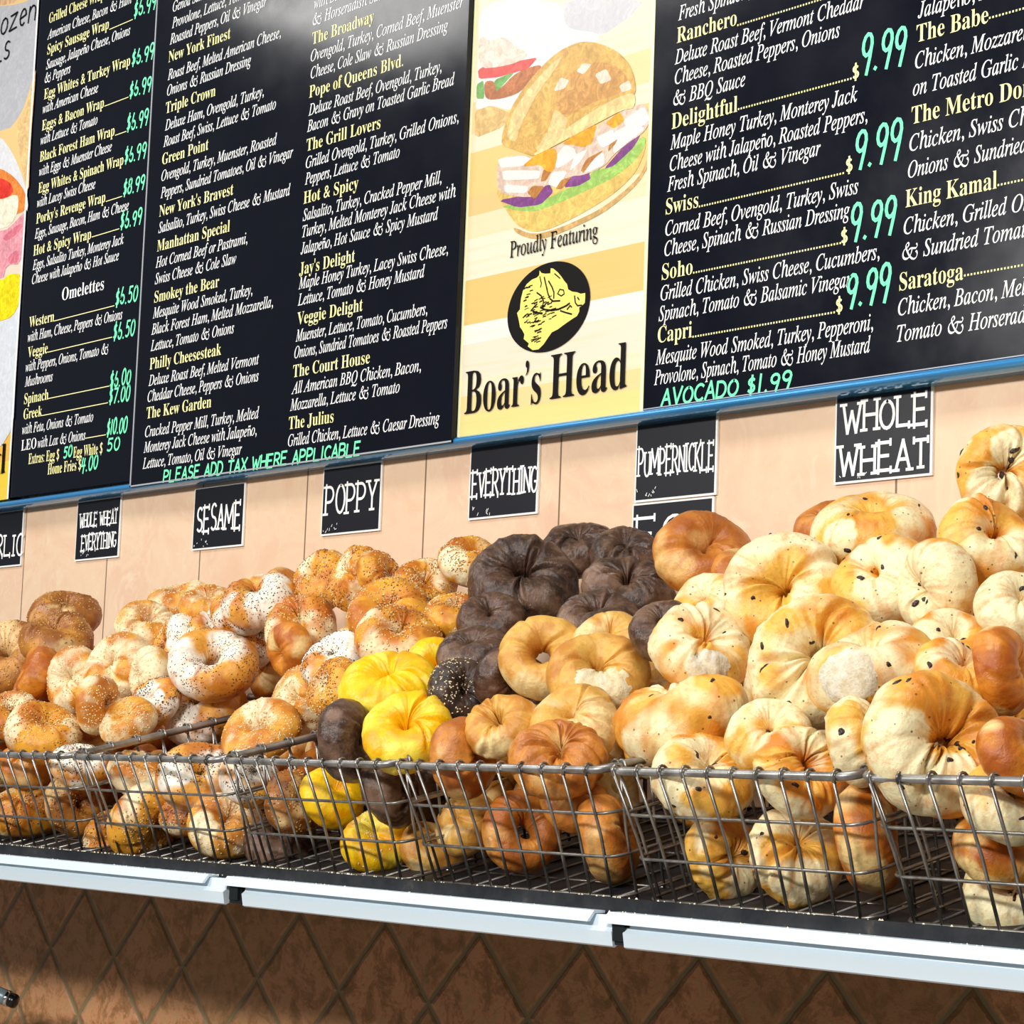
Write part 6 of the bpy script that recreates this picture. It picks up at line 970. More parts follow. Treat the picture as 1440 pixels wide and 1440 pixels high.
 (82, (0.8709, -0.2275, 0.2176), ((0.8637, -0.4698, 0.1823), (0.4369, 0.5177, -0.7356), (0.2512, 0.715, 0.6524)), 0.085, 'ra', 'puff', 'tan raisin bagel with a single dark raisin below the whole wheat one', [], []),
 (83, (0.785, -0.153, 0.2842), ((-0.2023, -0.6363, 0.7444), (0.818, -0.5277, -0.2287), (0.5384, 0.5627, 0.6273)), 0.1236, 'ww', 'bean', 'smooth brown bagel with a fold on top of the heap below the pumpernickel sign', [], []),
 (84, (0.8623, -0.1619, 0.2603), ((0.5436, 0.6472, 0.5344), (-0.603, 0.7441, -0.2877), (-0.5839, -0.1658, 0.7947)), 0.085, 'ww', 'puff', 'small smooth brown bagel right of the folded brown one', [], []),
 (85, (1.0912, -0.4408, 0.0178), ((0.1527, 0.778, 0.6094), (-0.8183, 0.4453, -0.3634), (-0.5541, -0.4432, 0.7047)), 0.1086, 'ra', 'wrink', 'dark golden raisin bagel rising over the rim of the raisin basket', [], []),
 (86, (0.9973, -0.2316, 0.223), ((-0.437, -0.7097, 0.5526), (0.0285, -0.625, -0.7801), (0.899, -0.3252, 0.2934)), 0.1392, 'ra', 'bean', 'large cream raisin bagel facing forward with a curled slit', [], []),
 (87, (1.0302, -0.1266, 0.3005), ((0.7508, 0.6322, 0.1915), (-0.4728, 0.7168, -0.5125), (-0.4613, 0.2942, 0.8371)), 0.137, 'ra', 'puff', 'flat cream raisin bagel lying in the back row below the whole wheat sign', [(0.0374, -0.0453, 0.0243, 0.0239)], []),
 (88, (0.9341, -0.0987, 0.3155), ((-0.8685, -0.3588, 0.3421), (0.1439, -0.8428, -0.5187), (0.4744, -0.4012, 0.7836)), 0.085, 'ww', 'puff', 'brown bagel peeking out behind the flat cream raisin bagel', [], []),
 (89, (1.1172, -0.2112, 0.2368), ((0.7571, -0.6361, 0.149), (0.3604, 0.2164, -0.9073), (0.5449, 0.7406, 0.3931)), 0.1108, 'ra', 'puff', 'gold-faced raisin bagel leaning between two cream ones', [], []),
 (90, (1.2214, -0.2448, 0.2207), ((0.8792, -0.4584, -0.1296), (-0.1237, 0.043, -0.9914), (0.46, 0.8877, -0.0189)), 0.1034, 'ra', 'puff', 'cream raisin bagel standing on edge with a raisin at its foot', [(0.0338, -0.0106, 0.0241, 0.0321)], []),
 (91, (1.2791, -0.2867, 0.1583), ((-0.7517, 0.4762, 0.4562), (-0.6565, -0.4754, -0.5856), (-0.062, -0.7397, 0.67)), 0.085, 'ra', 'puff', 'shaded raisin bagel under the cream one standing on edge', [], []),
 (92, (1.1487, -0.3413, 0.1431), ((-0.6145, -0.5066, 0.6048), (-0.224, -0.6231, -0.7494), (0.7565, -0.596, 0.2694)), 0.142, 'ra', 'holefold', 'largest cream raisin bagel, facing forward behind the one with a white oval end', [], []),
 (93, (1.2595, -0.3791, 0.129), ((0.7701, 0.6335, -0.0753), (-0.5723, 0.6338, -0.5204), (-0.2819, 0.4439, 0.8506)), 0.1328, 'ra', 'puff', 'raisin bagel lying aslant with a white oval torn end', [], [(0.05, -0.0311, 0.0211, 0.0318)]),
 (94, (1.3959, -0.4458, 0.0546), ((0.553, -0.2048, 0.8076), (0.8183, 0.316, -0.4801), (-0.1569, 0.9264, 0.3424)), 0.1356, 'ra', 'holefold', 'big swirled raisin bagel with a deep hole hanging over the right basket rim', [(-0.0452, -0.0225, 0.0298, 0.04), (0.0104, -0.0457, 0.0314, 0.0323)], []),
 (95, (1.3537, -0.372, 0.1214), ((0.6605, 0.0734, 0.7473), (0.0262, 0.9924, -0.1206), (-0.7504, 0.0992, 0.6535)), 0.085, 'ra', 'puff', 'pale sliver of raisin bagel above the swirled one', [], []),
 (96, (1.4028, -0.365, 0.1278), ((0.2101, -0.27, 0.9397), (-0.4568, 0.8226, 0.3385), (-0.8644, -0.5004, 0.0495)), 0.085, 'go', 'puff', 'smooth orange-brown bagel standing upright at the right edge', [], []),
 (97, (1.338, -0.2595, 0.1966), ((-0.5871, -0.5103, 0.6284), (0.1284, -0.8252, -0.55), (0.7993, -0.2422, 0.55)), 0.085, 'ra', 'puff', 'white bagel end at the right edge above the upright brown one', [(-0.0079, 0.0115, 0.0181, 0.0506)], []),
 (98, (1.2322, -0.1742, 0.2707), ((0.6753, -0.3896, 0.6263), (0.7012, 0.6024, -0.3813), (-0.2287, 0.6967, 0.6799)), 0.1097, 'ra', 'bean', 'golden glossy raisin bagel at the right edge under the topmost one', [], []),
 (99, (1.1658, -0.07, 0.3624), ((-0.681, -0.238, 0.6925), (-0.4931, -0.5501, -0.674), (0.5413, -0.8005, 0.2572)), 0.1106, 'ra', 'holefold', 'cream raisin bagel with a hole, topmost at the upper right', [(-0.006, 0.032, 0.027, 0.0358), (0.0092, -0.0197, 0.0253, 0.0234)], []),
 (100, (1.2222, -0.4403, 0.0286), ((0.3654, -0.3946, 0.8431), (0.93, 0.1165, -0.3485), (0.0393, 0.9114, 0.4096)), 0.0959, 'ra', 'holefold', 'swirled dark golden raisin bagel behind the raisin basket rim', [], []),
 (101, (1.1615, -0.421, 0.0618), ((0.2844, 0.8432, 0.4562), (-0.6175, 0.5251, -0.5856), (-0.7333, -0.1152, 0.67)), 0.085, 'ra', 'puff', 'pinkish raisin bagel in the gap above the swirled one', [], []),
 (102, (1.2966, -0.4406, 0.0579), ((0.0285, -0.3918, 0.9196), (0.9079, 0.3951, 0.1402), (-0.4183, 0.8309, 0.367)), 0.085, 'ra', 'wrink', 'orange raisin bagel tucked left of the big swirled one', [], []),
 (103, (1.0833, -0.4039, -0.0615), ((-0.1694, 0.1393, 0.9756), (-0.2839, -0.9549, 0.0871), (0.9438, -0.2622, 0.2013)), 0.0908, 'ra', 'wrink', 'golden raisin bagel at the bottom left of the raisin basket', [], []),
 (104, (1.1862, -0.4076, -0.0513), ((0.4827, 0.5695, 0.6653), (-0.3836, 0.8204, -0.4239), (-0.7873, -0.0506, 0.6145)), 0.1003, 'ra', 'fold', 'raisin bagel with big raisins at the bottom middle of the raisin basket', [], []),
 (105, (1.287, -0.4143, -0.0323), ((0.1299, 0.3864, 0.9131), (-0.5292, -0.7518, 0.3934), (0.8385, -0.5343, 0.1068)), 0.105, 'go', 'puff', 'flat-sided brown bagel standing on edge at the right end of the raisin basket', [], []),
 (106, (1.4763, -0.4421, 0.0057), ((0.6432, -0.5595, 0.5227), (0.765, 0.4406, -0.4697), (0.0325, 0.702, 0.7115)), 0.0877, 'ra', 'puff', 'golden pale bagel behind the rightmost front wires', [], []),
 (107, (1.4445, -0.4133, -0.0357), ((-0.8385, 0.0873, 0.5379), (-0.3399, -0.8552, -0.3912), (0.4259, -0.5108, 0.7468)), 0.085, 'go', 'puff', 'orange bagel under the golden pale one in the rightmost basket', [], []),
 (108, (1.4395, -0.3941, -0.0795), ((-0.7836, -0.4395, 0.4391), (0.2643, -0.8755, -0.4045), (0.5622, -0.201, 0.8022)), 0.085, 'ra', 'puff', 'white bagel bottom lowest in the rightmost basket', [(-0.0208, 0.0181, 0.0203, 0.0531)], []),
 (109, (1.4905, -0.4431, 0.047), ((0.0777, -0.7766, 0.6252), (0.9843, -0.0398, -0.1718), (0.1583, 0.6287, 0.7614)), 0.085, 'go', 'puff', 'golden bagel edge behind the rim at the right edge', [], []),
 (200, (-0.7401, -0.415, 0.0133), ((-0.3872, -0.8132, -0.4345), (0.8401, -0.5054, 0.1971), (-0.3798, -0.2887, 0.8788)), 0.095, 'go', 'puff', 'bagel buried under the others, only a shaded sliver of crust showing', [], [], True),
 (201, (-0.7431, -0.312, -0.0023), ((0.6391, -0.1608, 0.7521), (-0.7367, -0.4087, 0.5387), (0.2208, -0.8984, -0.3797)), 0.095, 'go', 'puff', 'bagel buried under the others, only a shaded sliver of crust showing', [], [], True),
 (202, (-0.7463, -0.2514, 0.0541), ((-0.817, -0.4491, 0.3618), (-0.2989, -0.2068, -0.9316), (0.4932, -0.8692, 0.0347)), 0.095, 'go', 'puff', 'bagel buried under the others, only a shaded sliver of crust showing', [], [], True),
 (203, (-0.7793, -0.2365, 0.1196), ((0.8387, -0.3009, 0.454), (-0.5441, -0.5019, 0.6724), (0.0255, -0.8109, -0.5846)), 0.095, 'go', 'puff', 'bagel buried under the others, only a shaded sliver of crust showing', [], [], True),
 (204, (-0.7645, -0.1595, 0.1079), ((0.9481, -0.23, 0.2196), (-0.2457, -0.0912, 0.965), (-0.202, -0.9689, -0.143)), 0.095, 'go', 'puff', 'bagel buried under the others, only a shaded sliver of crust showing', [], [], True),
 (205, (-0.7795, -0.1704, 0.1773), ((-0.3693, -0.7258, -0.5804), (0.844, -0.5234, 0.1174), (-0.389, -0.4464, 0.8058)), 0.095, 'go', 'puff', 'bagel buried under the others, only a shaded sliver of crust showing', [], [], True),
 (206, (-0.7142, -0.3303, 0.0601), ((-0.6901, -0.712, -0.1296), (0.7011, -0.7022, 0.1242), (-0.1794, -0.0051, 0.9838)), 0.095, 'go', 'puff', 'bagel buried under the others, only a shaded sliver of crust showing', [], [], True),
 (207, (-0.7042, -0.187, 0.1526), ((-0.4109, 0.4271, -0.8055), (0.8344, -0.1799, -0.521), (-0.3674, -0.8861, -0.2824)), 0.095, 'go', 'puff', 'bagel buried under the others, only a shaded sliver of crust showing', [], [], True),
 (208, (-0.6558, -0.4143, 0.0134), ((0.9525, -0.25, 0.1737), (-0.1862, -0.0268, 0.9822), (-0.2408, -0.9679, -0.072)), 0.095, 'go', 'puff', 'bagel buried under the others, only a shaded sliver of crust showing', [], [], True),
 (209, (-0.6507, -0.2546, 0.0533), ((0.8742, -0.4453, 0.1936), (-0.485, -0.7803, 0.3948), (-0.0247, -0.4391, -0.8981)), 0.095, 'go', 'puff', 'bagel buried under the others, only a shaded sliver of crust showing', [], [], True),
 (210, (-0.6369, -0.3287, -0.0064), ((0.8795, 0.1569, -0.4493), (0.1783, -0.984, 0.0053), (-0.4412, -0.0848, -0.8934)), 0.095, 'go', 'puff', 'bagel buried under the others, only a shaded sliver of crust showing', [], [], True),
 (211, (-0.6096, -0.3384, 0.0581), ((-0.3859, -0.7782, -0.4956), (0.8404, -0.5181, 0.1591), (-0.3806, -0.3551, 0.8539)), 0.095, 'go', 'puff', 'bagel buried under the others, only a shaded sliver of crust showing', [], [], True),
 (212, (-0.6201, -0.1614, 0.1074), ((-0.937, -0.3463, -0.0452), (0.0035, 0.1201, -0.9928), (0.3492, -0.9304, -0.1113)), 0.095, 'go', 'puff', 'bagel buried under the others, only a shaded sliver of crust showing', [], [], True),
 (213, (-0.6097, -0.1633, 0.1791), ((-0.7888, -0.613, 0.0447), (0.6087, -0.7692, 0.1942), (-0.0846, 0.1804, 0.9799)), 0.095, 'go', 'puff', 'bagel buried under the others, only a shaded sliver of crust showing', [], [], True),
 (214, (-0.5792, -0.4002, 0.017), ((0.775, -0.5847, -0.2398), (0.3629, 0.1011, 0.9263), (-0.5174, -0.8049, 0.2905)), 0.095, 'go', 'puff', 'bagel buried under the others, only a shaded sliver of crust showing', [], [], True),
 (215, (-0.5628, -0.3159, -0.0033), ((-0.9345, -0.295, 0.199), (-0.0085, -0.5404, -0.8413), (0.3558, -0.788, 0.5025)), 0.095, 'go', 'puff', 'bagel buried under the others, only a shaded sliver of crust showing', [], [], True),
 (216, (-0.5617, -0.233, 0.0586), ((-0.5731, 0.6311, 0.5227), (-0.5809, -0.7628, 0.284), (0.578, -0.1409, 0.8038)), 0.095, 'go', 'puff', 'bagel buried under the others, only a shaded sliver of crust showing', [], [], True),
 (217, (-0.5179, -0.2432, 0.118), ((-0.4213, -0.7046, -0.571), (0.8316, -0.5513, 0.0667), (-0.3618, -0.4468, 0.8182)), 0.095, 'go', 'puff', 'bagel buried under the others, only a shaded sliver of crust showing', [], [], True),
 (218, (-0.5192, -0.1681, 0.1058), ((-0.1464, 0.175, -0.9736), (0.8626, -0.4592, -0.2122), (-0.4842, -0.8709, -0.0838)), 0.095, 'go', 'puff', 'bagel buried under the others, only a shaded sliver of crust showing', [], [], True),
 (219, (-0.515, -0.133, 0.2279), ((-0.8793, -0.113, -0.4627), (0.4751, -0.1414, -0.8685), (0.0328, -0.9835, 0.178)), 0.095, 'go', 'puff', 'bagel buried under the others, only a shaded sliver of crust showing', [], [], True),
 (220, (-0.495, -0.4027, 0.0163), ((-0.1376, -0.502, 0.8539), (-0.8159, -0.4313, -0.385), (0.5616, -0.7497, -0.3502)), 0.095, 'go', 'puff', 'bagel buried under the others, only a shaded sliver of crust showing', [], [], True),
 (221, (-0.484, -0.3272, 0.0609), ((-0.2171, -0.9117, 0.3489), (-0.7891, -0.0465, -0.6125), (0.5746, -0.4083, -0.7093)), 0.095, 'go', 'puff', 'bagel buried under the others, only a shaded sliver of crust showing', [], [], True),
 (222, (-0.4699, -0.2429, 0.0562), ((0.3116, -0.2539, -0.9156), (0.7489, -0.5275, 0.4012), (-0.5849, -0.8107, 0.0258)), 0.095, 'go', 'puff', 'bagel buried under the others, only a shaded sliver of crust showing', [], [], True),
 (223, (-0.4739, -0.166, 0.1784), ((0.6844, -0.4927, -0.5374), (0.4747, -0.2583, 0.8414), (-0.5534, -0.831, 0.0571)), 0.095, 'go', 'puff', 'bagel buried under the others, only a shaded sliver of crust showing', [], [], True),
 (224, (-0.42, -0.3086, -0.0014), ((0.2002, 0.7435, 0.638), (-0.8628, -0.1748, 0.4743), (0.4642, -0.6455, 0.6066)), 0.095, 'go', 'puff', 'bagel buried under the others, only a shaded sliver of crust showing', [], [], True),
 (225, (-0.4442, -0.1615, 0.1074), ((0.9344, -0.1965, 0.2972), (-0.3242, -0.123, 0.938), (-0.1478, -0.9728, -0.1786)), 0.095, 'go', 'puff', 'bagel buried under the others, only a shaded sliver of crust showing', [], [], True),
 (226, (-0.3822, -0.2541, 0.0534), ((-0.7534, 0.1644, 0.6366), (-0.3923, -0.8895, -0.2345), (0.5277, -0.4264, 0.7347)), 0.095, 'go', 'puff', 'bagel buried under the others, only a shaded sliver of crust showing', [], [], True),
 (227, (-0.3338, -0.1837, 0.1019), ((-0.8453, 0.1439, 0.5146), (-0.2491, -0.9581, -0.1414), (0.4727, -0.2477, 0.8457)), 0.095, 'go', 'puff', 'bagel buried under the others, only a shaded sliver of crust showing', [], [], True),
 (228, (-0.3063, -0.308, -0.0013), ((0.1844, -0.6092, 0.7713), (-0.8631, -0.4758, -0.1696), (0.4703, -0.6344, -0.6135)), 0.095, 'go', 'puff', 'bagel buried under the others, only a shaded sliver of crust showing', [], [], True),
 (229, (-0.2736, -0.3327, 0.0596), ((-0.1855, -0.8216, 0.5391), (-0.8005, -0.1919, -0.5678), (0.5699, -0.5369, -0.6221)), 0.095, 'go', 'puff', 'bagel buried under the others, only a shaded sliver of crust showing', [], [], True),
 (230, (-0.2491, -0.2287, 0.0597), ((0.7586, -0.5891, 0.2784), (-0.6411, -0.7511, 0.1577), (0.1162, -0.2981, -0.9474)), 0.095, 'go', 'puff', 'bagel buried under the others, only a shaded sliver of crust showing', [], [], True),
 (231, (-0.2075, -0.3053, -0.0006), ((-0.9414, -0.1988, -0.2726), (0.2906, -0.0671, -0.9545), (0.1714, -0.9777, 0.121)), 0.095, 'go', 'puff', 'bagel buried under the others, only a shaded sliver of crust showing', [], [], True),
 (232, (-0.2276, -0.1679, 0.1058), ((-0.9052, -0.4152, 0.091), (-0.1126, 0.0279, -0.9932), (0.4098, -0.9093, -0.0721)), 0.095, 'go', 'puff', 'bagel buried under the others, only a shaded sliver of crust showing', [], [], True),
 (233, (-0.1421, -0.1195, 0.2725), ((0.3244, 0.2243, 0.9189), (-0.852, -0.3527, 0.3868), (0.4109, -0.9085, 0.0767)), 0.095, 'go', 'puff', 'bagel buried under the others, only a shaded sliver of crust showing', [], [], True),
 (234, (-0.1347, -0.3299, -0.0067), ((-0.9524, -0.2864, -0.1042), (0.1894, -0.2882, -0.9387), (0.2388, -0.9137, 0.3287)), 0.095, 'go', 'puff', 'bagel buried under the others, only a shaded sliver of crust showing', [], [], True),
 (235, (-0.0438, -0.3186, -0.0039), ((0.327, -0.9212, -0.2106), (0.7414, 0.1119, 0.6617), (-0.586, -0.3725, 0.7196)), 0.095, 'go', 'puff', 'bagel buried under the others, only a shaded sliver of crust showing', [], [], True),
 (236, (0.0313, -0.311, -0.002), ((-0.595, 0.4579, -0.6606), (0.7627, 0.0623, -0.6437), (-0.2536, -0.8868, -0.3863)), 0.095, 'go', 'puff', 'bagel buried under the others, only a shaded sliver of crust showing', [], [], True),
 (237, (0.0064, -0.2354, 0.0581), ((-0.9426, 0.0586, -0.3288), (0.2837, 0.6598, -0.6958), (0.1761, -0.7492, -0.6385)), 0.095, 'go', 'puff', 'bagel buried under the others, only a shaded sliver of crust showing', [], [], True),
 (238, (0.0242, -0.1758, 0.1038), ((0.8466, -0.4984, -0.1869), (0.2467, 0.0563, 0.9675), (-0.4717, -0.8651, 0.1706)), 0.095, 'go', 'puff', 'bagel buried under the others, only a shaded sliver of crust showing', [], [], True),
 (239, (0.078, -0.2364, 0.0578), ((-0.9195, -0.3113, 0.24), (-0.0678, -0.4759, -0.8769), (0.3872, -0.8226, 0.4164)), 0.095, 'go', 'puff', 'bagel buried under the others, only a shaded sliver of crust showing', [], [], True),
 (240, (0.0983, -0.156, 0.1088), ((-0.8885, -0.4039, 0.2178), (-0.1569, -0.1787, -0.9713), (0.4313, -0.8972, 0.0954)), 0.095, 'go', 'puff', 'bagel buried under the others, only a shaded sliver of crust showing', [], [], True),
 (241, (0.116, -0.1662, 0.1784), ((0.1054, -0.6608, -0.7431), (0.825, -0.3591, 0.4363), (-0.5552, -0.6591, 0.5073)), 0.095, 'go', 'puff', 'bagel buried under the others, only a shaded sliver of crust showing', [], [], True),
 (242, (0.1703, -0.3118, -0.0022), ((-0.8777, -0.429, 0.2136), (0.4783, -0.8121, 0.3341), (0.0302, 0.3954, 0.918)), 0.095, 'go', 'puff', 'bagel buried under the others, only a shaded sliver of crust showing', [], [], True),
 (243, (0.1708, -0.2332, 0.0586), ((-0.9527, -0.2961, 0.0685), (0.1815, -0.7349, -0.6535), (0.2438, -0.6101, 0.7539)), 0.095, 'go', 'puff', 'bagel buried under the others, only a shaded sliver of crust showing', [], [], True),
 (244, (0.171, -0.1586, 0.1081), ((0.3968, 0.757, -0.5192), (0.7041, -0.6139, -0.3569), (-0.5889, -0.2239, -0.7766)), 0.095, 'go', 'puff', 'bagel buried under the others, only a shaded sliver of crust showing', [], [], True),
 (245, (0.2111, -0.2343, 0.1202), ((0.7387, -0.3731, -0.5613), (0.4112, -0.4103, 0.8139), (-0.534, -0.8321, -0.1497)), 0.095, 'go', 'puff', 'bagel buried under the others, only a shaded sliver of crust showing', [], [], True),
 (246, (0.2224, -0.1549, 0.1812), ((0.7498, -0.6615, 0.0139), (0.397, 0.4666, 0.7903), (-0.5293, -0.5871, 0.6125)), 0.095, 'go', 'puff', 'bagel buried under the others, only a shaded sliver of crust showing', [], [], True),
 (247, (0.2421, -0.3123, -0.0023), ((0.9262, -0.377, -0.0108), (0.0436, 0.0787, 0.9959), (-0.3746, -0.9229, 0.0893)), 0.095, 'go', 'puff', 'bagel buried under the others, only a shaded sliver of crust showing', [], [], True),
 (248, (0.2698, -0.1844, 0.1017), ((0.8185, -0.5514, 0.1612), (-0.5722, -0.8073, 0.144), (0.0507, -0.2101, -0.9764)), 0.095, 'go', 'puff', 'bagel buried under the others, only a shaded sliver of crust showing', [], [], True),
 (249, (0.2821, -0.2508, 0.0542), ((0.7925, -0.5476, -0.2685), (0.3374, 0.0268, 0.941), (-0.5081, -0.8363, 0.206)), 0.095, 'go', 'puff', 'bagel buried under the others, only a shaded sliver of crust showing', [], [], True),
 (250, (0.3633, -0.3141, -0.0028), ((0.2945, -0.767, 0.5701), (-0.8561, -0.4768, -0.1992), (0.4246, -0.4294, -0.7971)), 0.095, 'pu', 'puff', 'bagel buried under the others, only a shaded sliver of crust showing', [], [], True),
 (251, (0.3519, -0.252, 0.1157), ((-0.8515, -0.052, 0.5218), (-0.2373, -0.8491, -0.4719), (0.4676, -0.5256, 0.7106)), 0.095, 'pu', 'puff', 'bagel buried under the others, only a shaded sliver of crust showing', [], [], True),
 (252, (0.3458, -0.1705, 0.1052), ((-0.8321, -0.49, 0.2598), (-0.2731, -0.0458, -0.9609), (0.4827, -0.8705, -0.0957)), 0.095, 'pu', 'puff', 'bagel buried under the others, only a shaded sliver of crust showing', [], [], True),
 (253, (0.3484, -0.1526, 0.1818), ((0.5845, 0.0665, 0.8087), (-0.7683, -0.2752, 0.5779), (0.261, -0.9591, -0.1098)), 0.095, 'pu', 'puff', 'bagel buried under the others, only a shaded sliver of crust showing', [], [], True),
 (254, (0.4359, -0.328, -0.0063), ((-0.5884, -0.0571, -0.8065), (0.7662, -0.358, -0.5337), (-0.2582, -0.932, 0.2544)), 0.095, 'pu', 'puff', 'bagel buried under the others, only a shaded sliver of crust showing', [], [], True),
 (255, (0.4218, -0.2402, 0.0569), ((0.8593, -0.2254, 0.459), (-0.5114, -0.3741, 0.7736), (-0.0026, -0.8996, -0.4368)), 0.095, 'pu', 'puff', 'bagel buried under the others, only a shaded sliver of crust showing', [], [], True),
 (256, (0.421, -0.171, 0.105), ((-0.111, -0.7101, -0.6953), (0.8609, -0.4182, 0.2897), (-0.4965, -0.5665, 0.6577)), 0.095, 'pu', 'puff', 'bagel buried under the others, only a shaded sliver of crust showing', [], [], True),
 (257, (0.4663, -0.3302, 0.0602), ((0.148, -0.1051, 0.9834), (-0.8627, -0.5, 0.0763), (0.4837, -0.8596, -0.1647)), 0.095, 'pu', 'puff', 'bagel buried under the others, only a shaded sliver of crust showing', [], [], True),
 (258, (0.4695, -0.2381, 0.1192), ((-0.9392, -0.0755, 0.3351), (0.0144, -0.9834, -0.1811), (0.3432, -0.1653, 0.9246)), 0.095, 'pu', 'puff', 'bagel buried under the others, only a shaded sliver of crust showing', [], [], True),
 (259, (0.5222, -0.3255, -0.0056), ((-0.1583, -0.361, -0.919), (0.8629, -0.503, 0.0489), (-0.48, -0.7853, 0.3911)), 0.095, 'pu', 'puff', 'bagel buried under the others, only a shaded sliver of crust showing', [], [], True),
 (260, (0.5103, -0.24, 0.0569), ((-0.9525, -0.2856, 0.1059), (0.1334, -0.7038, -0.6978), (0.2738, -0.6505, 0.7085)), 0.095, 'pu', 'puff', 'bagel buried under the others, only a shaded sliver of crust showing', [], [], True),
 (261, (0.5472, -0.2344, 0.1201), ((0.7733, -0.3607, -0.5214), (0.3652, -0.4188, 0.8314), (-0.5183, -0.8334, -0.1921)), 0.095, 'pu', 'puff', 'bagel buried under the others, only a shaded sliver of crust showing', [], [], True),
 (262, (0.5809, -0.1701, 0.1053), ((0.6241, -0.1872, -0.7586), (0.5357, -0.6043, 0.5898), (-0.5688, -0.7744, -0.2769)), 0.095, 'ta', 'puff', 'bagel buried under the others, only a shaded sliver of crust showing', [], [], True),
 (263, (0.5847, -0.164, 0.1789), ((-0.9413, 0.0552, -0.333), (0.291, 0.6327, -0.7177), (0.1711, -0.7725, -0.6116)), 0.095, 'ta', 'puff', 'bagel buried under the others, only a shaded sliver of crust showing', [], [], True),
 (264, (0.6161, -0.3233, -0.0051), ((-0.9511, -0.0926, 0.2946), (0.1075, -0.9936, 0.0346), (0.2895, 0.0645, 0.955)), 0.095, 'ta', 'puff', 'bagel buried under the others, only a shaded sliver of crust showing', [], [], True),
 (265, (0.6028, -0.2412, 0.0566), ((0.5452, 0.0083, 0.8383), (-0.7874, -0.3381, 0.5154), (0.2877, -0.9411, -0.1778)), 0.095, 'ta', 'puff', 'bagel buried under the others, only a shaded sliver of crust showing', [], [], True),
 (266, (0.6689, -0.3331, 0.0595), ((-0.9379, -0.3255, 0.1199), (0.0078, -0.3653, -0.9309), (0.3468, -0.8721, 0.3451)), 0.095, 'ta', 'puff', 'bagel buried under the others, only a shaded sliver of crust showing', [], [], True),
 (267, (0.685, -0.2459, 0.0554), ((-0.6123, -0.2297, -0.7565), (0.753, -0.4611, -0.4694), (-0.241, -0.8571, 0.4553)), 0.095, 'ta', 'puff', 'bagel buried under the others, only a shaded sliver of crust showing', [], [], True),
 (268, (0.6816, -0.1628, 0.1071), ((0.92, -0.3748, -0.1148), (0.0661, -0.1403, 0.9879), (-0.3863, -0.9164, -0.1043)), 0.095, 'ta', 'puff', 'bagel buried under the others, only a shaded sliver of crust showing', [], [], True),
 (269, (0.7162, -0.3178, -0.0037), ((-0.9359, -0.3512, -0.0282), (0.3176, -0.8064, -0.4989), (0.1525, -0.4758, 0.8662)), 0.095, 'ta', 'puff', 'bagel buried under the others, only a shaded sliver of crust showing', [], [], True),
 (270, (0.7626, -0.2267, 0.0602), ((0.4186, -0.7984, 0.4329), (-0.8324, -0.5279, -0.1688), (0.3633, -0.2896, -0.8855)), 0.095, 'ta', 'puff', 'bagel buried under the others, only a shaded sliver of crust showing', [], [], True),
 (271, (0.7661, -0.1888, 0.1521), ((-0.8988, -0.3308, -0.2877), (0.4334, -0.5713, -0.697), (0.0662, -0.7511, 0.6569)), 0.095, 'ta', 'puff', 'bagel buried under the others, only a shaded sliver of crust showing', [], [], True),
 (272, (0.7958, -0.3073, -0.0011), ((-0.0704, 0.226, -0.9716), (0.8576, -0.4838, -0.1747), (-0.5096, -0.8455, -0.1597)), 0.095, 'ta', 'puff', 'bagel buried under the others, only a shaded sliver of crust showing', [], [], True),
 (273, (0.8051, -0.2416, 0.1183), ((-0.9523, -0.2505, 0.1743), (0.1286, -0.8475, -0.515), (0.2767, -0.468, 0.8393)), 0.095, 'ta', 'puff', 'bagel buried under the others, only a shaded sliver of crust showing', [], [], True),
 (274, (0.8194, -0.1681, 0.1057), ((0.8879, -0.4219, -0.1834), (-0.4576, -0.8507, -0.2586), (-0.0469, 0.3136, -0.9484)), 0.095, 'ta', 'puff', 'bagel buried under the others, only a shaded sliver of crust showing', [], [], True),
 (275, (0.8601, -0.2548, 0.0532), ((0.762, -0.1063, 0.6388), (-0.6377, -0.295, 0.7115), (0.1128, -0.9495, -0.2926)), 0.095, 'ra', 'puff', 'bagel buried under the others, only a shaded sliver of crust showing', [], [], True),
 (276, (0.8349, -0.1515, 0.182), ((0.1178, 0.4121, -0.9035), (0.8216, -0.5514, -0.1444), (-0.5577, -0.7253, -0.4036)), 0.095, 'ra', 'puff', 'bagel buried under the others, only a shaded sliver of crust showing', [], [], True),
 (277, (0.9132, -0.3336, 0.0593), ((0.9529, -0.3011, 0.0355), (-0.1681, -0.4275, 0.8882), (-0.2523, -0.8524, -0.458)), 0.095, 'ra', 'puff', 'bagel buried under the others, only a shaded sliver of crust showing', [], [], True),
 (278, (0.8994, -0.1644, 0.1067), ((0.6635, -0.0568, 0.746), (-0.7205, -0.3171, 0.6167), (0.2015, -0.9467, -0.2514)), 0.095, 'ra', 'puff', 'bagel buried under the others, only a shaded sliver of crust showing', [], [], True),
 (279, (0.9532, -0.3064, -0.0009), ((-0.5445, -0.8204, 0.1746), (-0.6042, 0.2392, -0.7601), (0.5818, -0.5194, -0.6259)), 0.095, 'ra', 'puff', 'bagel buried under the others, only a shaded sliver of crust showing', [], [], True),
 (280, (0.9546, -0.2372, 0.0576), ((0.9383, -0.2717, -0.2139), (-0.0099, -0.6393, 0.7689), (-0.3457, -0.7193, -0.6026)), 0.095, 'ra', 'puff', 'bagel buried under the others, only a shaded sliver of crust showing', [], [], True),
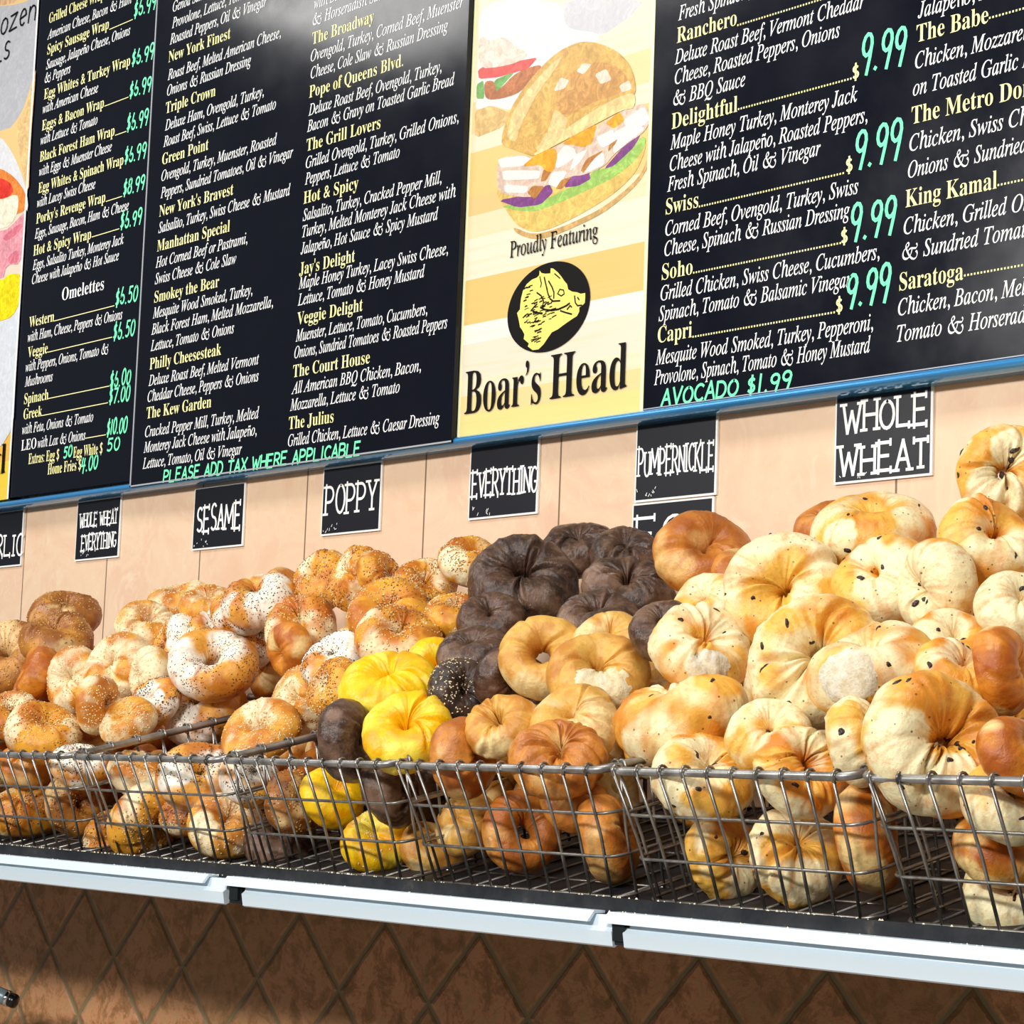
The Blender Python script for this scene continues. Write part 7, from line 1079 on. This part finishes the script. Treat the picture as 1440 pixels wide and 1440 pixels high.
 (281, (0.923, -0.1318, 0.2282), ((-0.8702, -0.3847, -0.3079), (0.4924, -0.6553, -0.5728), (0.0186, -0.6501, 0.7596)), 0.095, 'ra', 'puff', 'bagel buried under the others, only a shaded sliver of crust showing', [], [], True),
 (282, (1.0043, -0.2502, 0.1162), ((0.0928, 0.5954, 0.7981), (-0.8596, -0.3566, 0.366), (0.5025, -0.72, 0.4787)), 0.095, 'ra', 'puff', 'bagel buried under the others, only a shaded sliver of crust showing', [], [], True),
 (283, (0.9947, -0.1746, 0.1041), ((0.9415, -0.1401, -0.3065), (-0.0274, -0.9384, 0.3445), (-0.3359, -0.316, -0.8873)), 0.095, 'ra', 'puff', 'bagel buried under the others, only a shaded sliver of crust showing', [], [], True),
 (284, (0.9931, -0.1446, 0.1837), ((0.8081, 0.1695, -0.5641), (0.3132, -0.9347, 0.1679), (-0.4988, -0.3123, -0.8085)), 0.095, 'ra', 'puff', 'bagel buried under the others, only a shaded sliver of crust showing', [], [], True),
 (285, (1.0536, -0.2279, 0.0599), ((0.5278, 0.6146, -0.5862), (0.6171, -0.7517, -0.2326), (-0.5836, -0.239, -0.7761)), 0.095, 'ra', 'puff', 'bagel buried under the others, only a shaded sliver of crust showing', [], [], True),
 (286, (1.0959, -0.1592, 0.108), ((0.8994, -0.4122, -0.1457), (0.1288, -0.0687, 0.9893), (-0.4178, -0.9085, -0.0087)), 0.095, 'ra', 'puff', 'bagel buried under the others, only a shaded sliver of crust showing', [], [], True),
 (287, (1.097, -0.1612, 0.1796), ((-0.6454, -0.458, 0.6113), (-0.5151, -0.33, -0.791), (0.564, -0.8255, -0.0229)), 0.095, 'ra', 'puff', 'bagel buried under the others, only a shaded sliver of crust showing', [], [], True),
 (288, (1.1309, -0.2364, 0.0578), ((-0.2458, 0.3328, -0.9104), (0.8607, -0.357, -0.3629), (-0.4458, -0.8728, -0.1987)), 0.095, 'ra', 'puff', 'bagel buried under the others, only a shaded sliver of crust showing', [], [], True),
 (289, (1.1832, -0.1687, 0.1056), ((-0.7321, 0.3114, 0.6059), (-0.4195, -0.9068, -0.0409), (0.5367, -0.2841, 0.7945)), 0.095, 'ra', 'puff', 'bagel buried under the others, only a shaded sliver of crust showing', [], [], True),
 (290, (1.1666, -0.1355, 0.2273), ((-0.4619, -0.8833, -0.0799), (0.8196, -0.4596, 0.3422), (-0.339, 0.0926, 0.9362)), 0.095, 'ra', 'puff', 'bagel buried under the others, only a shaded sliver of crust showing', [], [], True),
 (291, (1.235, -0.2349, 0.0582), ((0.7082, -0.6446, -0.288), (0.4481, 0.0951, 0.8889), (-0.5456, -0.7586, 0.3561)), 0.095, 'ra', 'puff', 'bagel buried under the others, only a shaded sliver of crust showing', [], [], True),
 (292, (1.2715, -0.1683, 0.1057), ((-0.6742, -0.3988, 0.6216), (-0.4857, -0.3947, -0.78), (0.5564, -0.8278, 0.0724)), 0.095, 'ra', 'puff', 'bagel buried under the others, only a shaded sliver of crust showing', [], [], True),
 (293, (1.322, -0.3295, 0.0604), ((0.5634, -0.0697, 0.8232), (-0.7789, -0.3771, 0.5011), (0.2755, -0.9235, -0.2668)), 0.095, 'ra', 'puff', 'bagel buried under the others, only a shaded sliver of crust showing', [], [], True),
 (294, (1.3206, -0.2376, 0.0575), ((0.8661, -0.458, 0.2004), (-0.4998, -0.7832, 0.3699), (-0.0124, -0.4205, -0.9072)), 0.095, 'ra', 'puff', 'bagel buried under the others, only a shaded sliver of crust showing', [], [], True),
 (295, (1.3542, -0.167, 0.106), ((-0.953, -0.1783, -0.2451), (0.1547, 0.4094, -0.8991), (0.2607, -0.8948, -0.3626)), 0.095, 'ra', 'puff', 'bagel buried under the others, only a shaded sliver of crust showing', [], [], True),
 (296, (1.3938, -0.2447, 0.0557), ((0.9212, -0.3858, -0.0507), (0.062, 0.0168, 0.9979), (-0.3842, -0.9224, 0.0394)), 0.095, 'ra', 'puff', 'bagel buried under the others, only a shaded sliver of crust showing', [], [], True),
 (297, (1.4632, -0.33, 0.0602), ((0.0624, 0.5808, -0.8117), (0.8357, -0.4751, -0.2756), (-0.5457, -0.6611, -0.515)), 0.095, 'ra', 'puff', 'bagel buried under the others, only a shaded sliver of crust showing', [], [], True),
 (298, (1.4314, -0.255, 0.115), ((-0.8993, -0.1788, 0.3992), (-0.1291, -0.7635, -0.6328), (0.4179, -0.6205, 0.6635)), 0.095, 'ra', 'puff', 'bagel buried under the others, only a shaded sliver of crust showing', [], [], True),
 (299, (1.4378, -0.1663, 0.1062), ((0.6415, -0.6795, 0.356), (-0.7352, -0.677, 0.0325), (0.219, -0.2826, -0.9339)), 0.095, 'ra', 'puff', 'bagel buried under the others, only a shaded sliver of crust showing', [], [], True),
 (300, (1.4892, -0.2346, 0.0583), ((0.2366, -0.4444, 0.864), (-0.8613, -0.5074, -0.0251), (0.4496, -0.7382, -0.5028)), 0.095, 'ra', 'puff', 'bagel buried under the others, only a shaded sliver of crust showing', [], [], True),
 (301, (1.5458, -0.3343, 0.0592), ((0.3722, -0.816, -0.4423), (0.7179, -0.049, 0.6944), (-0.5883, -0.576, 0.5676)), 0.095, 'ra', 'puff', 'bagel buried under the others, only a shaded sliver of crust showing', [], [], True),
 (302, (1.5397, -0.2463, 0.1172), ((0.9243, -0.1298, -0.3589), (0.0506, -0.8904, 0.4524), (-0.3783, -0.4363, -0.8164)), 0.095, 'ra', 'puff', 'bagel buried under the others, only a shaded sliver of crust showing', [], [], True),
 (303, (1.5475, -0.1558, 0.1088), ((0.7209, -0.0543, -0.6909), (0.4331, -0.743, 0.5103), (-0.541, -0.6671, -0.5121)), 0.095, 'ra', 'puff', 'bagel buried under the others, only a shaded sliver of crust showing', [], [], True),
 (304, (1.6255, -0.3476, 0.0558), ((0.5766, 0.5071, 0.6406), (-0.7723, 0.0826, 0.6298), (0.2665, -0.8579, 0.4393)), 0.095, 'ra', 'puff', 'bagel buried under the others, only a shaded sliver of crust showing', [], [], True),
 (305, (1.6443, -0.2289, 0.0597), ((0.9068, -0.3082, 0.2878), (-0.4137, -0.5184, 0.7484), (-0.0815, -0.7977, -0.5976)), 0.095, 'ra', 'puff', 'bagel buried under the others, only a shaded sliver of crust showing', [], [], True),
 (306, (1.6393, -0.1695, 0.1054), ((0.9525, -0.3041, 0.0162), (-0.1334, -0.3688, 0.9199), (-0.2738, -0.8783, -0.3918)), 0.095, 'ra', 'puff', 'bagel buried under the others, only a shaded sliver of crust showing', [], [], True),
]

for b_ in BAGELS: bagel(*b_)

# ------------------------------------------------------------------ black-tipped metal fitting of unknown use, lower left
KX, KY, KZ = (-0.9181, -0.12, -0.3872)
root = bpy.data.objects.new('black_tipped_fitting', None); COL.objects.link(root); root.location = (KX, 0, KZ); tag(root, 'black tip with a chrome band on a grey stem at the bottom left corner', 'fitting')
ax = Vector((0.7477, 0.5635, -0.2931)).normalized(); P = Vector((KX, KY, KZ)); e1 = ax.orthogonal().normalized(); e2 = ax.cross(e1)
def lathe(name, prof, mt):
    mb = MB(); nseg = 24; v = []
    for s_, r_ in prof: v += [P + ax*s_ + (e1*math.cos(2*math.pi*k/nseg) + e2*math.sin(2*math.pi*k/nseg))*r_ for k in range(nseg)]
    f = [(i*nseg+k, i*nseg+(k+1) % nseg, (i+1)*nseg+(k+1) % nseg, (i+1)*nseg+k) for i in range(len(prof)-1) for k in range(nseg)]
    mb.add(v, f + [tuple(range(nseg))[::-1], tuple((len(prof)-1)*nseg + k for k in range(nseg))]); return mb.build(name, mt, root, (KX, 0, KZ), True)
lathe('cap', [(0.001, .0105), (.002, .0125), (.011, .0125), (.0145, .0105), (.016, .006)], M['knob_black'])
lathe('band', [(-.006, .0125), (-.005, .0142), (.0005, .0142), (.0015, .0125)], M['chrome'])
lathe('stem', [(-.06, .0135), (-.008, .0135), (-.006, .0125)], M['stem_grey'])
base = MB().tube([P - ax*.055, P - ax*.065, Vector((P.x - .34, 0, P.z - .10))], .009, 12); base.build('mount', M['knob_black'], root, (KX, 0, KZ), True)
